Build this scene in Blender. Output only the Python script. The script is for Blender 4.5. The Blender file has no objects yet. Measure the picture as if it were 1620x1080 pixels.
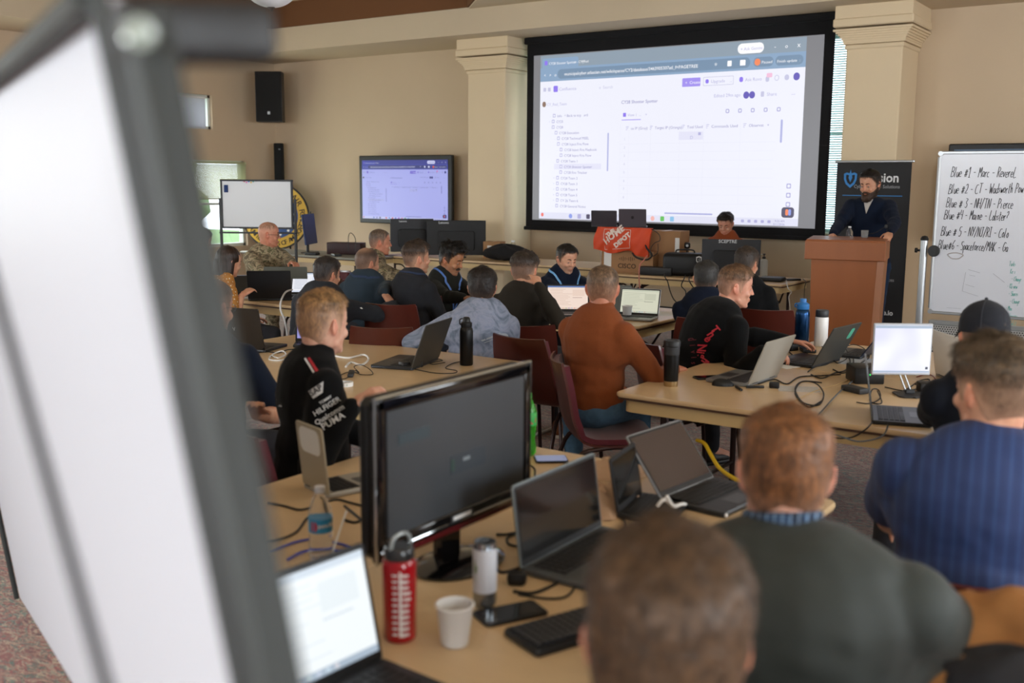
import bpy, bmesh, math, random
import numpy as np
from mathutils import Vector, Matrix
from mathutils.bvhtree import BVHTree

random.seed(7)
rng = np.random.default_rng(7)
PI = math.pi
sc = bpy.context.scene
COL = sc.collection

# ------------------------------------------------------------------ camera, world, exposure
F_PX, CAM_H = 1650.0, 1.75
PITCH, YAW, ROLL = math.atan(254 / 1650.0), math.radians(34.7), math.radians(0.4)
_d = Vector((-math.sin(YAW) * math.cos(PITCH), math.cos(YAW) * math.cos(PITCH), -math.sin(PITCH)))
_r = Vector((math.cos(YAW), math.sin(YAW), 0))
_u = _r.cross(_d)
CR = _r * math.cos(ROLL) + _u * math.sin(ROLL)
CU = -_r * math.sin(ROLL) + _u * math.cos(ROLL)
CD = _d
cam = bpy.data.cameras.new('camera')
cam.sensor_width = 36
cam.lens = 36 * F_PX / 1620
cam.clip_start = 0.05
cam.dof.use_dof = True
cam.dof.focus_distance = 7.6
cam.dof.aperture_fstop = 2.4
camo = bpy.data.objects.new('camera', cam)
COL.objects.link(camo)
m3 = Matrix((CR, CU, -CD)).transposed()
camo.matrix_world = Matrix.Translation((0, 0, CAM_H)) @ m3.to_4x4()
sc.camera = camo

sc.view_settings.view_transform = 'Standard'
sc.view_settings.look = 'None'
sc.view_settings.gamma = 1
sc.view_settings.exposure = 0.2
sc.view_settings.use_curve_mapping = False

w = bpy.data.worlds.new('world')
sc.world = w
w.use_nodes = True
wn = w.node_tree.nodes
wn['Background'].inputs[0].default_value = (0.80, 0.90, 1.0, 1)
wn['Background'].inputs[1].default_value = 5.0

def lamp(name, loc, target, sx, sy, power, col):
    l = bpy.data.lights.new(name, 'AREA')
    l.shape = 'RECTANGLE'
    l.size, l.size_y, l.energy, l.color = sx, sy, power, col
    o = bpy.data.objects.new(name, l)
    COL.objects.link(o)
    o.location = loc
    o.rotation_euler = (Vector(target) - Vector(loc)).to_track_quat('-Z', 'Y').to_euler()
    return o

DAY = (0.93, 0.97, 1.0)
XR, YF = 4.2, -3.4        # right wall, wall behind the camera
for i, y in enumerate((-0.6, 3.6, 7.8)):      # daylight at the windows of the right wall
    lamp('window_daylight', (XR + .02, y, 1.95), (XR - 1, y, 1.75), 2.4, 2.1, (95, 150, 140)[i], DAY)
for x in (-8.2, -4.2, -0.4):                   # and of the wall behind the camera
    lamp('window_daylight', (x, YF - .02, 2.0), (x, YF + 1, 1.8), 2.4, 2.1, 165, DAY)
lamp('window_daylight', (-13.55, 9.9, 1.35), (-12, 9.6, 1.3), 3.4, 1.3, 60, (0.9, 1, .93))
lamp('window_daylight', (-13.55, 4.6, 1.5), (-12, 4.6, 1.4), 3.0, 1.7, 90, (0.95, 1, .96))

# ------------------------------------------------------------------ unprojection of a measured point onto a real plane
def _ray(px, py):
    return CD + CR * ((px - 810) / F_PX) + CU * ((540 - py) / F_PX)
C0 = Vector((0, 0, CAM_H))
def atz(px, py, z):
    v = _ray(px, py)
    return C0 + v * ((z - CAM_H) / v.z)
def atd(px, py, d):
    return C0 + _ray(px, py) * d
def rzray(px):
    return YAW - math.atan((px - 810) / F_PX)

# ------------------------------------------------------------------ materials
def lin(h):
    if isinstance(h, (tuple, list)):
        c = h
    else:
        h = h.lstrip('#')
        c = [int(h[i:i + 2], 16) / 255 for i in (0, 2, 4)]
    return tuple((x / 12.92 if x <= .04045 else ((x + .055) / 1.055) ** 2.4) for x in c)

class NT:
    def __init__(s, m):
        s.t = m.node_tree
        s.n = m.node_tree.nodes
    def node(s, typ, **kw):
        x = s.n.new(typ)
        for k, v in kw.items():
            if k.startswith('i_'):
                key = k[2:]
                x.inputs[int(key) if key.isdigit() else key.replace('_', ' ')].default_value = v
            else:
                setattr(x, k, v)
        return x
    def link(s, a, b):
        s.t.links.new(a, b)
    def coord(s, scale=(1, 1, 1), rot=(0, 0, 0), kind='Object'):
        tc = s.node('ShaderNodeTexCoord')
        mp = s.node('ShaderNodeMapping')
        mp.inputs['Scale'].default_value = scale
        mp.inputs['Rotation'].default_value = rot
        s.link(tc.outputs[kind], mp.inputs[0])
        return mp.outputs[0]
    def ramp(s, fac, stops, interp='LINEAR'):
        r = s.node('ShaderNodeValToRGB')
        r.color_ramp.interpolation = interp
        e = r.color_ramp.elements
        while len(e) > 1:
            e.remove(e[0])
        e[0].position, e[0].color = stops[0][0], (*lin(stops[0][1]), 1)
        for p, c in stops[1:]:
            q = e.new(p)
            q.color = (*lin(c), 1)
        s.link(fac, r.inputs[0])
        return r.outputs[0]
    def noise(s, vec, scale, detail=3, rough=.5, dist=0):
        x = s.node('ShaderNodeTexNoise', i_Scale=scale, i_Detail=detail, i_Roughness=rough, i_Distortion=dist)
        s.link(vec, x.inputs['Vector'])
        return x.outputs['Fac']
    def mix(s, fac, a, b, mode='MIX'):
        x = s.node('ShaderNodeMix', data_type='RGBA', blend_type=mode)
        for k, v in ((0, fac), (6, a), (7, b)):
            if hasattr(v, 'is_linked') or isinstance(v, bpy.types.NodeSocket):
                s.link(v, x.inputs[k])
            elif k == 0:
                x.inputs[0].default_value = v
            else:
                x.inputs[k].default_value = (*lin(v), 1)
        return x.outputs[2]

MC = {}
def mat(name, col, rough=.5, metal=0., var=.0, vscale=12, bump=0., bscale=200, coat=0., alpha=1., trans=0., ior=1.45, sub=0., sheen=0., emit=None, estr=1., spec=.5, stretch=(1, 1, 1)):
    if name in MC:
        return MC[name]
    m = bpy.data.materials.new(name)
    m.use_nodes = True
    t = NT(m)
    b = t.n['Principled BSDF']
    c = lin(col)
    b.inputs['Base Color'].default_value = (*c, 1)
    b.inputs['Roughness'].default_value = rough
    b.inputs['Metallic'].default_value = metal
    b.inputs['IOR'].default_value = ior
    b.inputs['Specular IOR Level'].default_value = spec
    if coat:
        b.inputs['Coat Weight'].default_value = coat
        b.inputs['Coat Roughness'].default_value = .08
    if trans:
        b.inputs['Transmission Weight'].default_value = trans
    if alpha < 1:
        b.inputs['Alpha'].default_value = alpha
    if sub:
        b.inputs['Subsurface Weight'].default_value = sub
        b.inputs['Subsurface Radius'].default_value = (.012, .004, .002)
        b.inputs['Subsurface Scale'].default_value = 1.
    if sheen:
        b.inputs['Sheen Weight'].default_value = sheen
        b.inputs['Sheen Roughness'].default_value = .5
    if emit is not None:
        b.inputs['Emission Color'].default_value = (*lin(emit), 1)
        b.inputs['Emission Strength'].default_value = estr
    if var:
        v = t.coord(stretch)
        f = t.noise(v, vscale, 4)
        d = [max(0, x * (1 - var)) for x in c]
        e = [min(1, x * (1 + var)) for x in c]
        x = t.node('ShaderNodeMix', data_type='RGBA')
        x.inputs[6].default_value = (*d, 1)
        x.inputs[7].default_value = (*e, 1)
        t.link(f, x.inputs[0])
        t.link(x.outputs[2], b.inputs['Base Color'])
    if bump:
        v = t.coord()
        f = t.noise(v, bscale, 3)
        bp = t.node('ShaderNodeBump', i_Strength=bump, i_Distance=.002)
        t.link(f, bp.inputs['Height'])
        t.link(bp.outputs[0], b.inputs['Normal'])
    MC[name] = m
    return m

def glow(name, col, s=1.0):
    if name in MC:
        return MC[name]
    m = bpy.data.materials.new(name)
    m.use_nodes = True
    t = NT(m)
    b = t.n['Principled BSDF']
    b.inputs['Base Color'].default_value = (.02, .02, .02, 1)
    b.inputs['Roughness'].default_value = .35
    b.inputs['Emission Color'].default_value = (*lin(col), 1)
    b.inputs['Emission Strength'].default_value = s * .86
    MC[name] = m
    return m

# ------------------------------------------------------------------ mesh building
def rotz(a): return Matrix.Rotation(a, 4, 'Z')
def rotx(a): return Matrix.Rotation(a, 4, 'X')
def roty(a): return Matrix.Rotation(a, 4, 'Y')
def tr(x, y=0, z=0):
    return Matrix.Translation((x, y, z)) if not isinstance(x, Vector) else Matrix.Translation(x)

class MB:
    def __init__(s):
        s.v, s.f, s.m, s.mats = [], [], [], []
    def mi(s, m):
        if m not in s.mats:
            s.mats.append(m)
        return s.mats.index(m)
    def add(s, vf, m, M=None):
        v, f = vf
        k = len(s.v)
        if M is not None:
            v = [M @ Vector(p) for p in v]
        s.v += [tuple(p) for p in v]
        s.f += [tuple(i + k for i in g) for g in f]
        i = s.mi(m)
        s.m += [i] * len(f)
        return s
    def box(s, c, d, m, bev=0, M=None, seg=1):
        T = tr(*c)
        return s.add(box(*d, bev, seg), m, (M @ T) if M is not None else T)
    def build(s, name, parent=None, smooth=True, label=None, angle=35, kind=None, loc=None):
        me = bpy.data.meshes.new(name)
        v = s.v
        if loc is not None:
            v = [(p[0] - loc[0], p[1] - loc[1], p[2] - loc[2]) for p in v]
        me.from_pydata(v, [], s.f)
        for m in s.mats:
            me.materials.append(m)
        if len(s.mats) > 1:
            me.polygons.foreach_set('material_index', s.m)
        if smooth:
            me.polygons.foreach_set('use_smooth', [True] * len(me.polygons))
            try:
                me.set_sharp_from_angle(angle=math.radians(angle))
            except Exception:
                pass
        me.update()
        o = bpy.data.objects.new(name, me)
        COL.objects.link(o)
        if parent is not None:
            o.parent = parent
        if loc is not None:
            o.location = loc
        if label:
            o['label'] = label
        if kind:
            o['kind'] = kind
        return o

_bc = {}
def box(x, y, z, bev=0, seg=1):
    k = (round(x, 5), round(y, 5), round(z, 5), bev, seg)
    if k in _bc:
        return _bc[k]
    bm = bmesh.new()
    bmesh.ops.create_cube(bm, size=1)
    for v in bm.verts:
        v.co = (v.co.x * x, v.co.y * y, v.co.z * z)
    if bev:
        bmesh.ops.bevel(bm, geom=list(bm.edges), offset=min(bev, .49 * min(x, y, z)), segments=seg, profile=.5, affect='EDGES')
    bm.verts.index_update()
    r = ([tuple(v.co) for v in bm.verts], [tuple(v.index for v in f.verts) for f in bm.faces])
    bm.free()
    _bc[k] = r
    return r

def rrect(w, h, r, n=5):
    p = []
    for cx, cy, a0 in ((w / 2 - r, h / 2 - r, 0), (-w / 2 + r, h / 2 - r, 90), (-w / 2 + r, -h / 2 + r, 180), (w / 2 - r, -h / 2 + r, 270)):
        for i in range(n + 1):
            a = math.radians(a0 + 90 * i / n)
            p.append((cx + r * math.cos(a), cy + r * math.sin(a)))
    return p

def prism(poly, z0, z1, bev=0):
    if bev:
        n = len(poly)
        cx = sum(p[0] for p in poly) / n
        cy = sum(p[1] for p in poly) / n
        def sh(k):
            o = []
            for x, y in poly:
                dx, dy = x - cx, y - cy
                l = math.hypot(dx, dy) or 1
                o.append((x - dx / l * k, y - dy / l * k))
            return o
        rings = [(sh(bev), z0), (poly, z0 + bev), (poly, z1 - bev), (sh(bev), z1)]
    else:
        n = len(poly)
        rings = [(poly, z0), (poly, z1)]
    v, f = [], []
    for pl, z in rings:
        v += [(x, y, z) for x, y in pl]
    for k in range(len(rings) - 1):
        for i in range(n):
            j = (i + 1) % n
            f.append((k * n + i, k * n + j, (k + 1) * n + j, (k + 1) * n + i))
    f.append(tuple(range(n - 1, -1, -1)))
    f.append(tuple((len(rings) - 1) * n + i for i in range(n)))
    return v, f

def lathe(prof, n=24):
    v, f = [], []
    for r, z in prof:
        for i in range(n):
            a = 2 * PI * i / n
            v.append((r * math.cos(a), r * math.sin(a), z))
    for k in range(len(prof) - 1):
        for i in range(n):
            j = (i + 1) % n
            f.append((k * n + i, k * n + j, (k + 1) * n + j, (k + 1) * n + i))
    if prof[0][0] > 1e-5:
        f.append(tuple(range(n - 1, -1, -1)))
    if prof[-1][0] > 1e-5:
        f.append(tuple((len(prof) - 1) * n + i for i in range(n)))
    return v, f

def cyl(r, z0, z1, n=20, b=0):
    return lathe([(max(r - b, 1e-4), z0), (r, z0 + b), (r, z1 - b), (max(r - b, 1e-4), z1)] if b else [(r, z0), (r, z1)], n)

def catmull(pts, k=6, closed=False):
    P = [Vector(p) for p in pts]
    n = len(P)
    out = []
    for i in range(n if closed else n - 1):
        a = P[(i - 1) % n] if (closed or i > 0) else P[0]
        b, c = P[i], P[(i + 1) % n]
        d = P[(i + 2) % n] if (closed or i + 2 < n) else P[-1]
        for j in range(k):
            t = j / k
            out.append(.5 * ((2 * b) + (c - a) * t + (2 * a - 5 * b + 4 * c - d) * t * t + (3 * b - a - 3 * c + d) * t ** 3))
    if not closed:
        out.append(P[-1])
    return out

def tube(pts, r, n=8, closed=False, cap=True):
    P = [Vector(p) for p in pts]
    rr = r if isinstance(r, (list, tuple)) else [r] * len(P)
    v, f = [], []
    up = Vector((0, 0, 1))
    prev = None
    m = len(P)
    for i, p in enumerate(P):
        a = P[(i - 1) % m] if (closed or i > 0) else p
        b = P[(i + 1) % m] if (closed or i < m - 1) else p
        t = (b - a)
        t = t.normalized() if t.length > 1e-9 else Vector((0, 0, 1))
        if prev is None:
            s = t.cross(up)
            if s.length < .05:
                s = t.cross(Vector((1, 0, 0)))
            s.normalize()
        else:
            s = prev - t * prev.dot(t)
            s.normalize()
        prev = s
        q = t.cross(s)
        for k in range(n):
            an = 2 * PI * k / n
            v.append(tuple(p + (s * math.cos(an) + q * math.sin(an)) * rr[i]))
    for i in range(m if closed else m - 1):
        j = (i + 1) % m
        for k in range(n):
            l = (k + 1) % n
            f.append((i * n + k, i * n + l, j * n + l, j * n + k))
    if cap and not closed:
        f.append(tuple(range(n - 1, -1, -1)))
        f.append(tuple((m - 1) * n + k for k in range(n)))
    return v, f

def strip(pts, wdt, th, normals):
    """flat ribbon with thickness along points with given normals"""
    P = [Vector(p) for p in pts]
    v, f = [], []
    for i, p in enumerate(P):
        t = (P[min(i + 1, len(P) - 1)] - P[max(i - 1, 0)]).normalized()
        n = Vector(normals[i]).normalized()
        s = t.cross(n).normalized() * wdt / 2
        for a, b in ((-1, 0), (1, 0), (1, 1), (-1, 1)):
            v.append(tuple(p + s * a + n * th * b))
    for i in range(len(P) - 1):
        for k in range(4):
            l = (k + 1) % 4
            f.append((i * 4 + k, i * 4 + l, i * 4 + 4 + l, i * 4 + 4 + k))
    f.append((3, 2, 1, 0))
    e = (len(P) - 1) * 4
    f.append((e, e + 1, e + 2, e + 3))
    return v, f

_tc = {}
def text(s, size=1.0, ext=0.0, align='LEFT', bold=0.0, spacing=1.0, shear=0.0):
    k = (s, size, ext, align, bold, spacing, shear)
    if k in _tc:
        return _tc[k]
    cu = bpy.data.curves.new('t', 'FONT')
    cu.body = s
    cu.size = size
    cu.extrude = ext
    cu.offset = bold
    cu.align_x = align
    cu.space_character = spacing
    cu.shear = shear
    cu.resolution_u = 2
    o = bpy.data.objects.new('t', cu)
    COL.objects.link(o)
    dg = bpy.context.evaluated_depsgraph_get()
    dg.update()
    me = o.evaluated_get(dg).to_mesh()
    r = ([tuple(v.co) for v in me.vertices], [tuple(p.vertices) for p in me.polygons])
    o.evaluated_get(dg).to_mesh_clear()
    bpy.data.objects.remove(o)
    bpy.data.curves.remove(cu)
    _tc[k] = r
    return r

def props(o, label, cat, group=None, kind=None):
    if label:
        o['label'] = label
    if cat:
        o['category'] = cat
    if group:
        o['group'] = group
    if kind:
        o['kind'] = kind
    return o

def thing(name, label, cat, loc=(0, 0, 0), rz=0, group=None):
    o = bpy.data.objects.new(name, None)
    o.empty_display_size = .1
    COL.objects.link(o)
    o.location = loc
    o.rotation_euler = (0, 0, rz)
    return props(o, label, cat, group)

def struct(name, mb, smooth=False):
    o = mb.build(name, smooth=smooth)
    o['kind'] = 'structure'
    return o

# ------------------------------------------------------------------ shared materials
def wallmat(name, c):
    m = mat(name, c, rough=.85, var=.05, vscale=1.5, bump=.25, bscale=60)
    return m
M_WALL = wallmat('painted_wall_beige', '#c7b296')
M_CREAM = wallmat('painted_cream_plaster', '#d9c5a4')
M_SOFFIT = wallmat('painted_soffit', '#c8b79c')
M_BROWN = wallmat('painted_brown_fascia', '#6b4526')
M_BLACK = mat('black_plastic', '#141415', .45, var=.1)
M_BLACKG = mat('gloss_black_plastic', '#0b0a0c', .08, coat=.6)
M_DGREY = mat('dark_grey_plastic', '#2a2b2e', .5, var=.1)
M_SILVER = mat('brushed_aluminium', '#a9acae', .35, .85)
M_GREYP = mat('grey_plastic', '#84888a', .45, .2)
M_WHITE = mat('white_plastic', '#e2e2e0', .4)
M_RUBBER = mat('black_cable_rubber', '#121213', .55)
M_TABLE = mat('maple_laminate', '#cdb087', .32, var=.06, vscale=5, stretch=(1, 6, 1), bump=.05, bscale=400)
M_APRON = mat('cream_table_apron', '#c9ae7c', .5, var=.05)
M_EDGE = mat('brown_table_groove', '#4a3122', .6)
M_LEGS = mat('brown_metal_leg', '#33211d', .35, .5)
M_BURG = mat('burgundy_upholstery', '#5a1624', .8, var=.18, vscale=60, bump=.4, bscale=700, sheen=.3)
M_PLY = mat('red_brown_plywood', '#4e2017', .3, var=.15, vscale=8, stretch=(1, 1, .2), coat=.3)
M_SCREENOFF = mat('dark_display_glass', '#101214', .12, coat=.4)
M_GLASS = mat('clear_glass', '#ffffff', .02, trans=1., ior=1.3)
M_CARD = mat('cardboard', '#9a7450', .85, var=.08)
M_PAPER = mat('white_paper', '#dcdcd8', .8)
M_INK = mat('black_ink', '#1b1b1f', .6)
# ================================================================== ROOM SHELL
XL, YB = -13.5, 12.45
Z1, Z2, Z3 = 3.65, 3.97, 4.35
# floor: patterned carpet
mfl = bpy.data.materials.new('patterned_carpet')
mfl.use_nodes = True
t = NT(mfl)
b = t.n['Principled BSDF']
b.inputs['Roughness'].default_value = .95
b.inputs['Sheen Weight'].default_value = .2
v = t.coord((1, 2.2, 1), (0, 0, .12))
n1 = t.noise(v, 5.5, 4, .6, 1.4)
n2 = t.noise(v, 13, 4, .6, 1.0)
c1 = t.ramp(n1, [(0, '#552420'), (.36, '#7f4035'), (.43, '#a58a74'), (.47, '#3c5c50'), (.52, '#8e3f38'), (.58, '#b39c82'), (.63, '#5c2a2a'), (.72, '#3c4640')], 'CONSTANT')
c2 = t.ramp(n2, [(0, '#4c211e'), (.42, '#9c846c'), (.48, '#723430'), (.56, '#3c5e54'), (.62, '#ac987e'), (.7, '#5c2826')], 'CONSTANT')
c = t.mix(.5, c1, c2)
t.link(c, b.inputs['Base Color'])
nb = t.noise(t.coord(), 300, 2)
bp = t.node('ShaderNodeBump', i_Strength=.5, i_Distance=.003)
t.link(nb, bp.inputs['Height'])
t.link(bp.outputs[0], b.inputs['Normal'])
mb = MB()
mb.box(((XL + XR) / 2, (YB + YF) / 2, -.05), (XR - XL + .4, YB - YF + .4, .1), mfl)
struct('floor', mb)

def wall(name, axis, pos, a0, a1, th, holes, m=M_WALL, top=4.5):
    """wall on x=pos or y=pos from a0 to a1 with rectangular holes (a,b,z0,z1), sorted"""
    mb = MB()
    def seg(u0, u1, z0, z1):
        if u1 - u0 < 1e-4 or z1 - z0 < 1e-4:
            return
        c = ((u0 + u1) / 2, (z0 + z1) / 2)
        if axis == 'y':
            mb.box((c[0], pos + th / 2, c[1]), (u1 - u0, abs(th), z1 - z0), m)
        else:
            mb.box((pos + th / 2, c[0], c[1]), (abs(th), u1 - u0, z1 - z0), m)
    xs = sorted({a0, a1} | {h[0] for h in holes} | {h[1] for h in holes})
    for u0, u1 in zip(xs, xs[1:]):
        hh = sorted([h for h in holes if h[0] <= u0 + 1e-6 and h[1] >= u1 - 1e-6], key=lambda h: h[2])
        z = 0
        for h in hh:
            seg(u0, u1, z, h[2])
            z = h[3]
        seg(u0, u1, z, top)
    return struct(name, mb)

BW = (-8.15, -3.86, 1.15, 3.5)
wall('wall_back', 'y', YB, XL - .2, XR + .2, .2, [BW])
LW1, LW2, LW3 = (10.1, 11.13, 2.52, 3.05), (8.2, 11.77, .66, 2.04), (3.0, 6.2, .66, 2.4)
wall('wall_left', 'x', XL, YF, YB, -.2, [LW1, LW2, LW3])
RW = [(-1.8, .6, .9, 3.0), (2.4, 4.8, .9, 3.0), (6.6, 9.0, .9, 3.0)]
wall('wall_right', 'x', XR, YF, YB, .2, RW)
FW = [(-9.4, -7.0, .95, 3.05), (-5.4, -3.0, .95, 3.05), (-1.6, .8, .95, 3.05)]
wall('wall_front', 'y', YF, XL - .2, XR + .2, -.2, FW)

# ceiling: perimeter soffit, mid ceiling with an eight-sided raised tray, brown fascia
SX, SY = -12.3, 11.3
mb = MB()
def ring(x0, x1, y0, y1, z0, z1, m):
    mb.box(((x0 + x1) / 2, (y0 + y1) / 2, (z0 + z1) / 2), (x1 - x0, y1 - y0, z1 - z0), m)
ring(XL, XR, SY, YB, Z1, Z2 + .02, M_SOFFIT)
ring(XL, SX, YF, SY, Z1, Z2 + .02, M_SOFFIT)
def plate(poly, z0, z1, m):
    mb.add(prism(poly, z0, z1), m)
# mid ceiling around the tray (tray: x SX..-8.0, chamfered corner)
T0, T1, TY0 = SX, -7.3, 1.5
ch = 1.25
plate([(T1, SY), (T1 - ch, SY), (T1, SY - ch)], Z2, Z2 + .06, M_SOFFIT)
plate([(T1, YF), (XR, YF), (XR, SY), (T1, SY)], Z2, Z2 + .06, M_SOFFIT)
plate([(SX, YF), (T1, YF), (T1, TY0), (SX, TY0)], Z2, Z2 + .06, M_SOFFIT)
plate([(XL - .2, YF - .2), (XR + .2, YF - .2), (XR + .2, YB + .2), (XL - .2, YB + .2)], Z3, Z3 + .1, M_SOFFIT)
o = struct('ceiling', mb)
mb = MB()
path = [(SX, TY0), (SX, SY), (T1 - ch, SY), (T1, SY - ch), (T1, TY0), (SX, TY0)]
for (x0, y0), (x1, y1) in zip(path, path[1:]):
    d = Vector((x1 - x0, y1 - y0, 0))
    L = d.length
    M = tr((x0 + x1) / 2, (y0 + y1) / 2, (Z2 + Z3) / 2 + .02) @ rotz(math.atan2(d.y, d.x))
    mb.add(box(L + .02, .05, Z3 - Z2), M_BROWN, M)
struct('trim_1', mb)

# pilasters with stepped capitals either side of the projection screen
def pilaster(name, x0, x1):
    mb = MB()
    cx, w = (x0 + x1) / 2, x1 - x0
    y1, y0 = YB, 11.78
    cy, dd = (y0 + y1) / 2, y1 - y0
    mb.box((cx, cy, 1.62), (w, dd, 3.24), M_CREAM, .012)
    mb.box((cx, cy - .005, 3.22), (w + .03, dd + .03, .05), M_CREAM, .01)
    n = 7
    for i in range(n):
        g = .03 + .09 * (i / (n - 1)) ** 1.6
        mb.box((cx, cy - g / 2, 3.26 + i * .022), (w + 2 * g, dd + g, .0225), M_CREAM)
    mb.box((cx, cy - .062, 3.47), (w + .25, dd + .13, .09), M_CREAM, .012)
    mb.box((cx, cy - .055, 3.58), (w + .22, dd + .11, .16), M_CREAM, .004)
    mb.box((cx, cy - .01, .06), (w + .04, dd + .03, .12), M_CREAM, .008)
    struct(name, mb)
pilaster('trim_2', -8.93, -8.3)
pilaster('trim_3', -3.72, -3.12)
mb = MB()
mb.box(((XL + XR) / 2, YB - .012, .06), (XR - XL, .025, .12), mat('dark_baseboard', '#1d1a1a', .6), .004)
struct('baseboard_back', mb)
mb = MB()
mb.box((XL + .012, (YF + YB) / 2, .06), (.025, YB - YF, .12), MC['dark_baseboard'], .004)
struct('baseboard_left', mb)

# windows
M_FRAME = mat('white_window_frame', '#cfd2c8', .5)
def window(name, axis, pos, h, nx=2, nz=1, depth=.1):
    mb = MB()
    a0, a1, z0, z1 = h
    def bar(u0, u1, w0, w1, th):
        c = ((u0 + u1) / 2, (w0 + w1) / 2)
        if axis == 'y':
            mb.box((c[0], pos, c[1]), (u1 - u0, th, w1 - w0), M_FRAME, .004)
        else:
            mb.box((pos, c[0], c[1]), (th, u1 - u0, w1 - w0), M_FRAME, .004)
    e = .05
    bar(a0, a0 + e, z0, z1, depth); bar(a1 - e, a1, z0, z1, depth)
    bar(a0, a1, z0, z0 + e, depth); bar(a0, a1, z1 - e, z1, depth)
    for i in range(1, nx):
        u = a0 + (a1 - a0) * i / nx
        bar(u - .025, u + .025, z0, z1, depth * .8)
    for i in range(1, nz):
        u = z0 + (z1 - z0) * i / nz
        bar(a0, a1, u - .02, u + .02, depth * .8)
    o = struct(name, mb)
    gp = MB()
    c = ((a0 + a1) / 2, (z0 + z1) / 2)
    if axis == 'y':
        gp.box((c[0], pos + .01, c[1]), (a1 - a0 - .06, .006, z1 - z0 - .06), M_PANE)
    else:
        gp.box((pos + .01, c[0], c[1]), (.006, a1 - a0 - .06, z1 - z0 - .06), M_PANE)
    g = gp.build('pane', o, smooth=False)
    return o
mp_ = bpy.data.materials.new('window_glass')
mp_.use_nodes = True
t = NT(mp_)
t.n.remove(t.n['Principled BSDF'])
ts = t.node('ShaderNodeBsdfTransparent')
gs = t.node('ShaderNodeBsdfGlossy', i_Roughness=.02)
mx = t.node('ShaderNodeMixShader', i_Fac=.06)
t.link(ts.outputs[0], mx.inputs[1]); t.link(gs.outputs[0], mx.inputs[2])
t.link(mx.outputs[0], t.n['Material Output'].inputs[0])
M_PANE = mp_
window('window_1', 'y', YB + .1, BW, 4, 2)
window('window_2', 'x', XL - .1, LW1, 1, 1)
window('window_3', 'x', XL - .1, LW2, 3, 2)
window('window_4', 'x', XL - .1, LW3, 2, 2)
for i, h in enumerate(RW):
    window('window_%d' % (5 + i), 'x', XR + .12, h, 2, 2)
for i, h in enumerate(FW):
    window('window_%d' % (8 + i), 'y', YF - .12, h, 2, 2)

def trl(name, c, k=.55):
    m = bpy.data.materials.new(name); m.use_nodes = True
    t = NT(m); t.n.remove(t.n['Principled BSDF'])
    a = t.node('ShaderNodeBsdfDiffuse'); b_ = t.node('ShaderNodeBsdfTranslucent'); x = t.node('ShaderNodeMixShader', i_Fac=k)
    a.inputs[0].default_value = b_.inputs[0].default_value = (*lin(c), 1)
    t.link(a.outputs[0], x.inputs[1]); t.link(b_.outputs[0], x.inputs[2]); t.link(x.outputs[0], t.n['Material Output'].inputs[0])
    MC[name] = m
    return m
M_SLAT = trl('cream_blind_slat', '#d0d0b2')
# roller shade in the small high window, venetian blinds
M_SHADE = mat('translucent_shade_cloth', '#d9dade', .9, trans=.0, emit='#b9bcc2', estr=.0)
mb = MB()
mb.box((XL - .03, (LW1[0] + LW1[1]) / 2 - .05, (LW1[2] + LW1[3]) / 2 - .01), (.006, LW1[1] - LW1[0] - .12, LW1[3] - LW1[2] - .04), trl('pale_shade_cloth', '#d4d6dc', .4))
mb.add(cyl(.02, 0, LW1[1] - LW1[0] - .12), M_WHITE, tr(XL - .03, LW1[0] + .01, LW1[3] - .045) @ rotx(-PI / 2))
props(mb.build('roller_shade'), 'pale roller shade drawn down in the small square high window', 'window shade')

def blinds(label, axis, pos, u0, u1, z0, z1, pitch=.03, m=M_SLAT, tilt=.5, group=None):
    t_ = thing('venetian_blind', label, 'blinds', ((u0 + u1) / 2, pos, z1) if axis == 'y' else (pos, (u0 + u1) / 2, z1), 0 if axis == 'y' else -PI / 2, group)
    L = u1 - u0
    mb = MB()
    n = int((z1 - z0 - .05) / pitch)
    for i in range(n):
        mb.add(box(L, .026, .0014), m, tr(0, 0, -.05 - i * pitch) @ rotx(tilt))
    mb.build('slats', t_, smooth=False)
    mb = MB()
    mb.box((0, 0, -.018), (L, .04, .036), m, .004)
    mb.build('head_rail', t_)
    mb = MB()
    mb.box((0, 0, z0 - z1 + .012), (L, .03, .018), m, .004)
    mb.build('bottom_rail', t_)
    mb = MB()
    for s in (-.36, 0, .36):
        mb.box((s * L, -.014, (z0 - z1) / 2), (.004, .002, z1 - z0 - .03), M_WHITE)
    mb.build('ladder_cord', t_, smooth=False)
    return t_
blinds('tall venetian blind glowing in the window behind the projection screen', 'y', YB - .03, BW[0] + .02, BW[1] - .02, 1.17, 3.44, .027, trl('aqua_blind_slat', '#b9d0cc'), .8)
blinds('cream venetian blind half lowered in window behind the small whiteboard', 'x', XL + .03, LW2[0] + 1.6, LW2[1] - .02, 1.42, 2.02, .022, M_SLAT, .8)
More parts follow.
